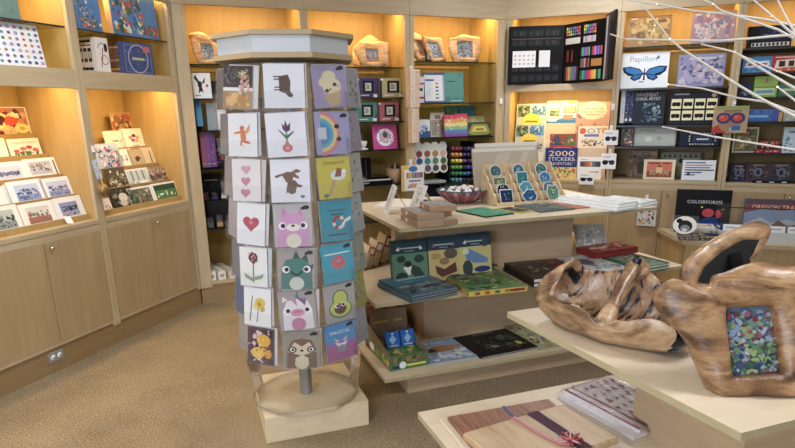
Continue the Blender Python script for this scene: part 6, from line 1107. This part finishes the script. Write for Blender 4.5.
# boxed card sets leaning in a row at the left end
LB_ = [(361, 271, .11, '#d8c8a8', 'cream box at the left end of the leaning row by the spinner'), (367, 269, .135, '#b0763f', 'orange ended box, second of the leaning row'), (374, 267, .155, '#a8845c', 'tan box with a white label, third of the leaning row'), (382, 264, .18, '#98302c', 'red ended box, fourth of the leaning row'), (389, 262, .165, '#c0a880', 'plain wooden box at the right end of the leaning row')]
for i, (x, y, h, c_, lab) in enumerate(LB_):
    p = at(x, y, TM); b = MB()
    b.box(-.024, .024, 0, .16, 0, h, 'paper', '#c9b996'); b.art([('r', 0, .6, 1, 1, c_), ('r', .22, .68, .78, .92, '#e4e0d4'), ('r', 0, 0, .16, .6, c_), ('r', .3, .1, .9, .5, '#d2c6aa'), ('r', .62, .1, .7, .5, '#8f7f5c')], (-.024, 0, 0), (.048, 0, 0), (0, 0, h), (0, -1, 0), 'paper'); b.art([('r', 0, 0, 1, 1, c_), ('r', .2, .2, .8, .5, '#e6e2d8')], (-.024, 0, h), (.048, 0, 0), (0, .16, 0), (0, 0, 1), 'paper')
    o = b.build('boxed_card_set', loc=p + Vector((0, 0, .024 * math.sin(R(20)))), rot=(0, R(20), GF.a)); tag(o, lab, 'box', 'leaning boxed card sets')
# ================================================= low level (z .15)
TB = .1505
m, W, D, a = quad(TB, (390.5, 371.5), (428.5, 364.5), (374, 344)); zt = .085
t = thing('counter_display', 'brown and green printed carton display holding blue card packs', 'display', (m.x, m.y, TB), a)
b = MB(); wd = ['#5a8a3c', '#3a5a34', '#8a9a4a', '#2a3a2c', '#c9b44a']
b.box(-W / 2, W / 2, 0, .004, 0, zt, 'print', '#5f6a44'); [b.add([(x, .004, 0), (x, D, 0), (x, D, zt * 2.0), (x, .004, zt), (x + .004, .004, 0), (x + .004, D, 0), (x + .004, D, zt * 2.0), (x + .004, .004, zt)], [(0, 3, 2, 1), (4, 5, 6, 7), (0, 4, 7, 3), (3, 7, 6, 2), (2, 6, 5, 1), (1, 5, 4, 0)], 'print', '#7d6f5a') for x in (-W / 2, W / 2 - .004)]; b.box(-W / 2, W / 2, .004, D, 0, .004, 'print', '#5a5040')
b.art([('b', 0, .3, 1, .95, ['#6a6048', '#8a7a58', '#3f5a34'], 14, 2, .14), ('r', 0, 0, 1, .4, '#4f7a38'), ('r', 0.430, 0.174, 0.930, 0.306, '#d8cc5a'), ('e', .32, .3, .09, .24, '#d8e0e4'), ('r', .05, .1, .22, .3, '#2a3a6a')], (-W / 2, 0, 0), (W, 0, 0), (0, 0, zt), (0, -1, 0)); b.art([('b', 0, 0, 1, .9, wd, 16, 3, .16), ('e', .3, .5, .1, .26, '#d8e0e4')], (-W / 2, D, 0), (0, -D, 0), (0, 0, zt), (-1, 0, 0)); b.build('tray', t)
b = MB(); b.T = Matrix.Translation((0, D * .66, .003)) @ Matrix.Rotation(-R(10), 4, 'X'); hb = .245; b.box(-W / 2, W / 2, 0, .004, .0, hb, 'print', '#94806a'); b.art([('r', 0, .4, 1, 1, '#907c64'), ('r', 0.080, 0.693, 0.480, 0.747, '#c9a84a'), ('r', 0.620, 0.693, 0.860, 0.747, '#c9a84a'), ('b', 0, 0, 1, .4, wd, 18, 4, .14)], (-W / 2, 0, 0), (W, 0, 0), (0, 0, hb), (0, -1, 0)); b.build('header', t)
for i in range(2):
    b = MB(); body(b, W * .36, .095, .03, '#2f62a8', [('r', .04, .04, .96, .96, '#2c66b4'), ('p', [(.2, .5), (.5, .8), (.75, .5), (.45, .2)], '#8ab4d8'), ('r', .2, .1, .8, .16, '#d8d06a'), ('e', .5, .86, .1, .05, '#cfe0ea')], mat='gloss_print')
    p = Vector((m.x, m.y, TB + .06)) + Matrix.Rotation(a, 4, 'Z') @ Vector(((i - .5) * W * .40 + .02, D * .40, 0)); o = b.build('card_game', loc=p, rot=(-R(18), 0, a)); tag(o, ['left', 'right'][i] + ' blue card pack propped in the carton display', 'card pack', 'blue card packs in the carton')
b = MB(); b.box(-W / 2 + .006, W / 2 - .006, .03, D * .6, 0, .058, 'print', '#4a7a3c'); b.art([('b', 0, 0, 1, 1, ['#5a8a48', '#8a9a4a', '#c9b44a'], 14, 5, .16)], (-W / 2, .03, .058), (W, 0, 0), (0, D * .6 - .03, 0), (0, 0, 1)); b.build('pack_insert', t)
eag = [('r', 0, 0, 1, 1, '#8fa6c4'), ('b', 0, 0, 1, .55, ['#c9d6e2', '#a8bcd0', '#e0e6ea', '#7f98b8'], 24, 3, .2), ('p', [(.1, .5), (.4, .7), (.95, .62), (.7, .42), (.3, .4)], '#a8794a'), ('p', [(.1, .5), (.3, .62), (.4, .48), (.22, .42)], '#3a3430'), ('p', [(.6, .6), (.95, .56), (.8, .46)], '#c0905a'), ('t', 'Bald Eagle', .4, .86, .6, .12, '#dfe6ee')]
lie(TB, (429.5, 364), (478, 356), (418, 343), .006, 'picture_book', 'pale blue eagle book beside the carton display', 'book', eag, '#8fa2bc', book=False)
blk_ = [('r', 0, 0, 1, 1, '#17191a'), ('b', .2, .1, .95, .8, ['#2c342c', '#4a5a48', '#3a3a34', '#5a5f50', '#22282a'], 40, 4, .14), ('r', .3, .88, .7, .93, '#5a6060'), ('e', .82, .28, .05, .07, '#c9b84a'), ('e', .4, .3, .07, .06, '#7a8a7a')]
lie(TB, (481, 357.5), (538, 346.5), (456.5, 337), .01, 'picture_book', 'black covered nature book right of the eagle book', 'book', blk_, '#15171a', book=True)
flw = [('r', 0, 0, 1, 1, '#b0b48c'), ('b', 0, 0, 1, .9, ['#d8d0b0', '#8a9a6a', '#c9a85a', '#6a8a5a', '#e0dcc8', '#5a7a88'], 30, 5, .18), ('b', .0, .6, .8, 1, ['#b8503c', '#4a7a3c', '#d8b04a', '#3a5a34'], 16, 6, .16), ('e', .25, .25, .09, .09, '#5a4a30'), ('e', .25, .25, .05, .05, '#d8c060')]
lie(TB, (539, 349.5), (566, 345), (503, 323), .006, 'picture_book', 'cream and floral field guide right of the black nature book', 'book', flw, '#9aa07a')
for i, (nm, c_, dz_) in enumerate([('lower dark navy box behind the carton display', '#1f2c4a', 0), ('upper red and brown box behind the carton display', '#7a4438', 1)]):
    b = MB(); p = GF.P(GF.px(385, 335, 3.35)[0], 3.35, TB + dz_ * .0705); b.box(-.2, .15, 0, .3, 0, .07, 'print', c_); b.art([('b', 0, .1, 1, .9, [['#2a4a8a', '#16203a', '#b8a868'], ['#a04a3a', '#5a5a6a', '#c9a488', '#3a4a5a']][i], 14, i, .1), ('r', 0, 0, 1, .14, '#b8b06a' if i == 0 else '#4a3a34')], (-.2, 0, 0), (.35, 0, 0), (0, 0, .07), (0, -1, 0)); b.art([('b', 0, 0, 1, 1, ['#8a5a4a', '#b07a5a', '#5a6a70', '#d8c4a0'], 16, 3, .16)], (-.2, 0, .07), (.35, 0, 0), (0, .3, 0), (0, 0, 1)); o = b.build('game_box', loc=p, rot=(0, 0, GF.a)); tag(o, nm, 'box', 'boxes behind the carton display')
# ============================================ right table: burl bowl and frames
TZR = .9005
def gpx(pts, n): return [GF.px(x, y, n) for x, y in pts]
# big front frame: its own upright plane facing the viewer
pb0, pb1 = at(700, 398, TZR), at(795, 403, TZR)
FB_ = Frame(pb0.xy, math.degrees(math.atan2((pb1 - pb0).y, (pb1 - pb0).x)) + 2)
def zz(p): return [(650 + x / 2.2414, 210 + y / 2.24) for x, y in p]
o_l = zz([(18, 195), (30, 168), (62, 152), (88, 160), (104, 178), (125, 168), (146, 178), (160, 150), (190, 142), (215, 128), (265, 120), (330, 128), (395, 120), (440, 150), (450, 210), (430, 300), (400, 395), (370, 416), (172, 416), (146, 404), (122, 355), (98, 300), (62, 255), (28, 225)])
h_l = zz([(175, 218), (278, 214), (286, 224), (304, 347), (302, 358), (198, 366), (188, 358), (174, 228)])
tl = 15
def slab_plane(F, w, pts, zb, tilt):                  # pixel outline -> a slab leaning back on the table
    n = (F.n * math.cos(R(tilt)) + Vector((0, 0, 1)) * math.sin(R(tilt))); upv = (Vector((0, 0, 1)) * math.cos(R(tilt)) + F.n * math.sin(R(tilt))); n = F.d.cross(upv); o = F.P(0, w, zb); r = []
    for x, y in pts:
        d = ray(x, y); p = EYE + d * ((o - EYE).dot(n) / d.dot(n)) - o; r.append((p.dot(F.d), p.dot(upv)))
    return r
ol, hl = ([(x, z * 1.055) for x, z in slab_plane(FB_, 0, q, TZR, tl)] for q in (o_l, h_l))
pic = [('r', 0, 0, 1, 1, '#64788a'), ('b', 0, 0, 1, 1, ['#4f6a94', '#6a8a7a', '#8a9fb8', '#3f5270', '#8a9a6a', '#5a7a68', '#a4b0be'], 60, 3, .2), ('b', 0, .05, 1, .95, ['#94485a', '#98a4b0', '#a05a6c', '#a8b0b4', '#7a3448', '#8f9c6a'], 46, 4, .1), ('b', 0, 0, 1, .5, ['#3a5a48', '#5a7f5a', '#8aa060', '#28405a'], 22, 6, .14)]
M4 = Matrix.Translation(FB_.P(0, 0, TZR - .004)) @ Matrix.Rotation(FB_.a, 4, 'Z') @ Matrix.Rotation(-R(tl), 4, 'X')
big = burl_frame('burl_picture_frame', 'large dark burl wood frame with a flower garden picture in the right foreground', ol, hl, M4, .075, 'burl_dark', pic, '#4a5a68', nseg=120, bulge=1.0, seed=11, amp=.009)
# rear frame, seen from behind, leaning far back
o_r = zz([(76, 148), (82, 118), (110, 88), (150, 62), (200, 38), (245, 22), (270, 28), (283, 45), (262, 75), (236, 112), (215, 150), (200, 180), (120, 182)])
h_r = zz([(108, 160), (122, 128), (160, 95), (205, 70), (240, 70), (226, 100), (200, 132), (190, 165)])
FR_ = Frame(at(712, 330, TZR).xy, 12)
tr = -24
orr, hrr = slab_plane(FR_, .10, o_r, TZR, -tr), slab_plane(FR_, .10, h_r, TZR, -tr)
zmn = min(z for _, z in orr)
orr = [(x, z) if z > zmn + .01 else (x, z - .0) for x, z in orr]
# carry the hidden lower half down to the table
xs = [x for x, _ in orr]; lo = [(min(xs) + .03, zmn), (max(xs) - .10, zmn)]
ex_ = [p for p in orr]
low = [(max(xs) - .16, .0), (min(xs) + .10, .0)]
i_cut = 11
outl = orr[:12] + low + [orr[12]]
outl = [orr[0]] + orr[1:11] + [(orr[10][0] + .0, .02), (orr[10][0] - .04, 0), (orr[0][0] + .06, 0), (orr[0][0] + .01, .03)]
M4 = Matrix.Translation(FR_.P(0, .10, TZR)) @ Matrix.Rotation(FR_.a, 4, 'Z') @ Matrix.Rotation(tr * PI / 180, 4, 'X')
rear = burl_frame('burl_picture_frame', 'burl wood frame turned away, black backing showing, behind the large frame', outl, hrr, M4, .03, 'burl_dark', None, '#0d0d10', nseg=90, bulge=.4, seed=17, amp=.004)
b = MB(); n = len(hrr); cx_, cz_ = sum(x for x, _ in hrr) / n, sum(z for _, z in hrr) / n; zm_ = min(z for _, z in outl)
pts = [(cx_ + (x - cx_) * 1.04, -.004, cz_ + (z - cz_) * 1.04 - zm_) for x, z in hrr]; pts2 = [(x, y - .003, z) for x, y, z in pts]
b.add(pts + pts2, [tuple(range(n))[::-1], tuple(range(n, 2 * n))] + [(i, (i + 1) % n, n + (i + 1) % n, n + i) for i in range(n)], 'black_metal'); b.build('felt_back', rear)
b = MB(); b.box(cx_ - .012, cx_ + .012, -.06, -.012, cz_ - zm_ - .1, cz_ - zm_ + .02, 'black_metal'); b.build('strut', rear)
# ------------------------------------------------ burl bowl
c0, c1 = at(537, 318, TZR), at(692, 366, TZR); ctr = (c0 + c1) / 2 + Vector((.028, .048, 0)); axv = c1 - c0; ba = math.atan2(axv.y, axv.x); LA = axv.length * .5 + .03; LB = .125
t = thing('burl_bowl', 'long hollowed burl wood bowl with ragged rim on the foreground table', 'bowl', ctr, ba)
def lerp_ang(tab, a):
    a = a % 360
    for (a0, v0), (a1, v1) in zip(tab, tab[1:]):
        if a0 <= a <= a1:
            k = (a - a0) / (a1 - a0); k = k * k * (3 - 2 * k); return v0 + (v1 - v0) * k
    return tab[-1][1]
# rim height round the bowl: 0 = right end, 90 = back, 180 = left end, 270 = front
RIM = [(0, .13), (25, .115), (50, .155), (68, .13), (85, .158), (100, .15), (118, .135), (138, .14), (155, .155), (172, .18), (188, .175), (205, .13), (225, .098), (248, .094), (268, .10), (280, .062), (292, .09), (312, .11), (330, .08), (345, .11), (360, .13)]
N = 160; rings = []
def bowl_pt(a, f, k, zb, lift=0):
    h = lerp_ang(RIM, math.degrees(a)); r = k
    p = Vector((LA * r * math.cos(a), LB * r * math.sin(a), zb + f * (h - zb)))
    if f > .5: p.x *= 1 + (.08 if p.x > 0 else -.85) * (f - .5) * abs(math.cos(a)) ** 2; p.y *= 1 + .12 * (f - .5)
    return p
prof = [(0, 0), (.0, .45), (0, .58), (.10, .74), (.25, .86), (.45, .95), (.7, 1.0), (.9, 1.0), (1.0, .97), (1.0, .91), (.88, .86), (.66, .82), (.42, .74), (.24, .58), (.16, .36), (.15, 0)]
vs = []
for j, (f, k) in enumerate(prof):
    for i in range(N):
        a = 2 * PI * i / N; p = bowl_pt(a, f, max(k, .001), 0)
        if j > 1: p += noise.noise_vector(Vector((p.x * 13, p.y * 13, p.z * 13 + (9 if j > 8 else 0)))) * (.007 if j < 9 else .012) * min(1, f * 3)
        vs.append(p)
fo, fi, fr_ = [], [], []
for j in range(len(prof) - 1):
    for i in range(N):
        f = (j * N + i, j * N + (i + 1) % N, (j + 1) * N + (i + 1) % N, (j + 1) * N + i); c = vs[f[0]]
        dk = noise.noise(Vector((c.x * 17 + 3, c.y * 17, c.z * 17))) + noise.noise(c * 40) * .35
        dg = 360 * i / N
        if 4 <= j < 9 and abs(dg - 330) < 7 + 4 * noise.noise(c * 60) and dk > -.5: fr_.append(f)
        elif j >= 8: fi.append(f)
        else: fo.append(f)
b = MB(); b.add(vs, fo, 'burl_bowl', smooth=True); b.build('bowl_body', t)
b = MB(); b.add(vs, fr_, 'resin_wood', smooth=True); b.build('dark_slot', t)
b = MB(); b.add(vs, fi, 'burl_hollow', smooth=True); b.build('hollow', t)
b = MB(); pts = [Vector((.004, LB * .98, .155)), Vector((.004, LB * .8, .175)), Vector((.008, LB * .5, .168)), Vector((.016, LB * .1, .142)), Vector((.026, -LB * .3, .10)), Vector((.036, -LB * .7, .068)), Vector((.04, -LB * .86, .05))]
q = [];
for i in range(len(pts) - 1):
    for k in range(4): q.append(pts[i].lerp(pts[i + 1], k / 4))
q.append(pts[-1])
q = [p + noise.noise_vector(p * 25) * .006 for p in q]; b.tube(q, [.026, .03, .032, .03, .027, .024, .022, .021, .020, .019, .018, .018, .018, .018, .018, .018, .018, .02, .022, .024, .026, .026, .026, .024, .02], 12, 'burl_bowl'); b.build('ridge', t)
b = MB(); b.ball((.012, LB * .66, .193), (.014, .012, .015), 'resin_wood', seg=12); b.build('knot_hole', t)

# ------------------------------------------------ lower shelf: boards and bag
ZL = .5505
def board(z, bl, br, D, th, name, label, cat, mat, bevel=.003, group=None):
    p, q_ = at(*bl, z + th), at(*br, z + th); ex = (q_ - p); W = ex.length; a = math.atan2(ex.y, ex.x); n = Vector((-ex.y, ex.x, 0)).normalized(); m = (p + q_) / 2 - n * D; m.z = z
    b = MB(); b.box(-W / 2, W / 2, 0, D, 0, th, mat); o = b.build(name, loc=m, rot=(0, 0, a), bevel=bevel); tag(o, label, cat, group); return o, W, a, m
board(ZL, (439.5, 418.5), (556, 397.5), .30, .008, 'cutting_board', 'pale thin board at the bottom of the foreground pile', 'board', 'laminate_top')
o1, W1_, a1, m1 = board(ZL + .0085, (447, 416.5), (548, 398.5), .28, .012, 'cutting_board', 'striped red brown walnut board in the foreground pile', 'board', 'walnut')
b = MB(); b.box(.012, .02, .02, .281, .0121, .0135, 'print', '#3a5a9a'); b.build('blue_ribbon', o1)['label'] = 'blue ribbon'
bm_ = board(ZL + .021, (462, 432.5), (563, 403), .24, .022, 'cutting_board', 'ash serving board with a purple inlay and pink ribbon on top of the pile', 'board', 'ash_board', .008)
o2, W2_, a2, m2 = bm_
for x0, x1, mat, nm in ((.045, .085, 'purpleheart', 'inlay_stripe'),):
    b = MB(); b.box(x0 - W2_ * .0, x1, .0005, .2395, .0218, .0224, mat); b.box(x0 - .004, x0, .0005, .2395, .0218, .0224, 'dark_plastic'); b.box(x1, x1 + .004, .0005, .2395, .0218, .0224, 'dark_plastic'); b.build(nm, o2)
b = MB(); b.tube([(-.012, .245, .01), (-.012, .238, .0245), (-.008, .17, .025), (.0, .1, .025), (.012, .05, .026), (.04, .03, .027)], .0034, 6, 'print', '#c07880'); b.tube([(-.004, .238, .0245), (.0, .17, .025), (.008, .1, .025), (.02, .05, .026), (.04, .03, .027)], .0025, 6, 'print', '#d8b0ac')
for k in range(7):
    a = k * PI / 3.5; b.tube([(.05, .05, .026), (.05 + .03 * math.cos(a), .05 + .03 * math.sin(a), .04), (.05 + .034 * math.cos(a + .4), .05 + .034 * math.sin(a + .4), .03), (.05, .05, .028)], .0032, 5, 'print', ['#b84a58', '#d8a09c'][k % 2])
b.build('pink_ribbon', o2)['label'] = 'pink ribbon with a bow'
# folded fabric in a clear bag
pl, pt_, pbm = at(558, 391, ZL + .03), at(613, 374.5, ZL + .03), at(634, 432, ZL + .03)
n = (pl - pbm).normalized(); ex = Vector((n.y, -n.x, 0)); D = (pl - pbm).length; W = .235; a = math.atan2(ex.y, ex.x); m = pl + ex * (W / 2) - n * D; m.z = ZL
t = thing('folded_fabric', 'white fabric with small red motifs folded in a clear bag on the lower shelf', 'fabric', m, a)
rn = random.Random(12)
def motif(b, x, y, z, s_):
    q = []
    for k in range(3): q.append(('p', [(x + rn.uniform(-1, 1) * s_, y + rn.uniform(-1, 1) * s_) for _ in range(4)], rn.choice(['#a82c40', '#b8485a', '#9c2438'])))
    return q
def sheet(b, x0, x1, y0, y1, z, wob):
    nx, ny = 14, 16; vs = [(x0 + (x1 - x0) * i / nx, y0 + (y1 - y0) * j / ny, z + wob * noise.noise(Vector((i * .5, j * .4, z * 90)))) for j in range(ny + 1) for i in range(nx + 1)]
    fs = [(j * (nx + 1) + i, j * (nx + 1) + i + 1, (j + 1) * (nx + 1) + i + 1, (j + 1) * (nx + 1) + i) for j in range(ny) for i in range(nx)]
    b.add(vs, fs, 'paper', '#e4e0e2', True)
b = MB(); b.box(-W / 2, W / 2, 0, D, .001, .014, 'paper', '#dcd8da'); b.box(-W / 2 + .03, W / 2, .004, D - .002, .014, .027, 'paper', '#e0dcde'); sheet(b, -W / 2 + .03, W / 2, .004, D - .002, .0285, .002)
for x in (-W / 2 + .03, -W / 2 + .06): b.tube([(x, .006, .029), (x, D * .5, .031), (x, D - .004, .029)], .0035, 6, 'paper', '#a05a60')
ops = []
for i in range(5):
    for j in range(6): ops += motif(b, .08 + i * .19 + (j % 2) * .08, .08 + j * .165, 0, .06)
b.art(ops, (-W / 2 + .065, .01, .0312), (W - .07, 0, 0), (0, D - .02, 0), (0, 0, 1), 'paper'); b.build('cloth', t)
b = MB(); nx, ny = 18, 18; x0, x1, y0, y1 = -W / 2 - .03, W / 2, -.015, D + .012
hgt = lambda x, y: (.036 if x > -W / 2 + .01 and .0 < y < D else .016 if x > -W / 2 - .008 else .003) + .004 * noise.noise(Vector((x * 45, y * 45, 2)))
vs = [(x0 + (x1 - x0) * i / nx, y0 + (y1 - y0) * j / ny, max(.0015, hgt(x0 + (x1 - x0) * i / nx, y0 + (y1 - y0) * j / ny))) for j in range(ny + 1) for i in range(nx + 1)]
b.add(vs, [(j * (nx + 1) + i, j * (nx + 1) + i + 1, (j + 1) * (nx + 1) + i + 1, (j + 1) * (nx + 1) + i) for j in range(ny) for i in range(nx)], 'film', smooth=True); b.build('clear_bag', t)

# ------------------------------------------------ lit white twigs rising from a vase beyond the right edge
BRN = [([(627.5, 0), (657, 4), (694.5, 11), (721, 13.4), (761.5, 18.8), (795, 25.5)], 1.78, [1, 2, 3]), ([(642, 4), (670, 39), (682.5, 49.6), (734.7, 83), (761.5, 99), (795, 116.6)], 1.62, [1, 2, 3]),
       ([(610, 34), (625, 39), (670.4, 40), (718.6, 40.7), (745.4, 38.9), (777.6, 36), (795, 35)], 1.7, [2, 4]), ([(701, 44), (734.7, 52), (756, 65.7), (795, 88.5)], 1.66, [1, 2]),
       ([(704, 0), (713, 4), (721, 10.7), (777.6, 29.5), (795, 39)], 1.75, [1]), ([(753.5, 0), (772, 16), (795, 36)], 1.6, [1]), ([(667.7, 84.4), (702.6, 88.5), (737.4, 97.8), (767, 102), (795, 112.6)], 1.72, [0, 2]),
       ([(777.6, 0), (788, 21), (795, 33)], 1.6, []), ([(733, 52), (777, 71), (795, 78)], 1.72, [1]), ([(777.6, 87), (795, 100.5)], 1.6, [0]), ([(661.7, 126.6), (715.8, 137), (795, 149.7)], 1.74, [])]
hub = EYE + ray(880, 150) * 1.68
vb = Vector((hub.x + .02, hub.y - .02, TZR))
t = thing('lit_twigs', 'white artificial twigs with tiny warm lights reaching in from the right', 'twig lights', vb)
b = MB(); b.lathe([(.04, 0), (.05, .01), (.055, .1), (.035, .2), (.04, .22), (.034, .22), (.03, .2), (0, .19)], 20, 'white_plastic'); b.build('vase', t)
b = MB(); b.tube([Vector((0, 0, .19)), (hub - vb) * .5 + Vector((0, 0, .08)), hub - vb], [.012, .01, .008], 8, 'twig_white'); b.build('stem', t)
for px, dep, bul in BRN:
    P_ = [EYE + ray(*p) * (dep - .02 * i / len(px)) for i, p in enumerate(px)] + [hub]
    b = MB(); k = len(P_); b.tube([p - vb for p in P_], [.002 + .003 * i / k for i in range(k)], 6, 'twig_white'); br_ = b.build('branch', t)
    for i in bul:
        q = MB(); q.ball(P_[i] - vb, (.0035, .0026, .0026), 'bulb_glow', seg=8); q.build('bulb', br_)
# ------------------------------------------------------------- light
w = bpy.data.worlds.new('world'); bpy.context.scene.world = w; w.use_nodes = True
w.node_tree.nodes['Background'].inputs[0].default_value = (*col('#dfe6f2'), 1)
w.node_tree.nodes['Background'].inputs[1].default_value = .2
s = bpy.context.scene
s.view_settings.view_transform = 'Standard'; s.view_settings.look = 'None'; s.view_settings.gamma = 1
s.view_settings.use_curve_mapping = False; s.view_settings.exposure = .08
s.cycles.max_bounces = 8; s.cycles.transparent_max_bounces = 24; s.cycles.sample_clamp_indirect = 4
s.cycles.caustics_reflective = False; s.cycles.caustics_refractive = False
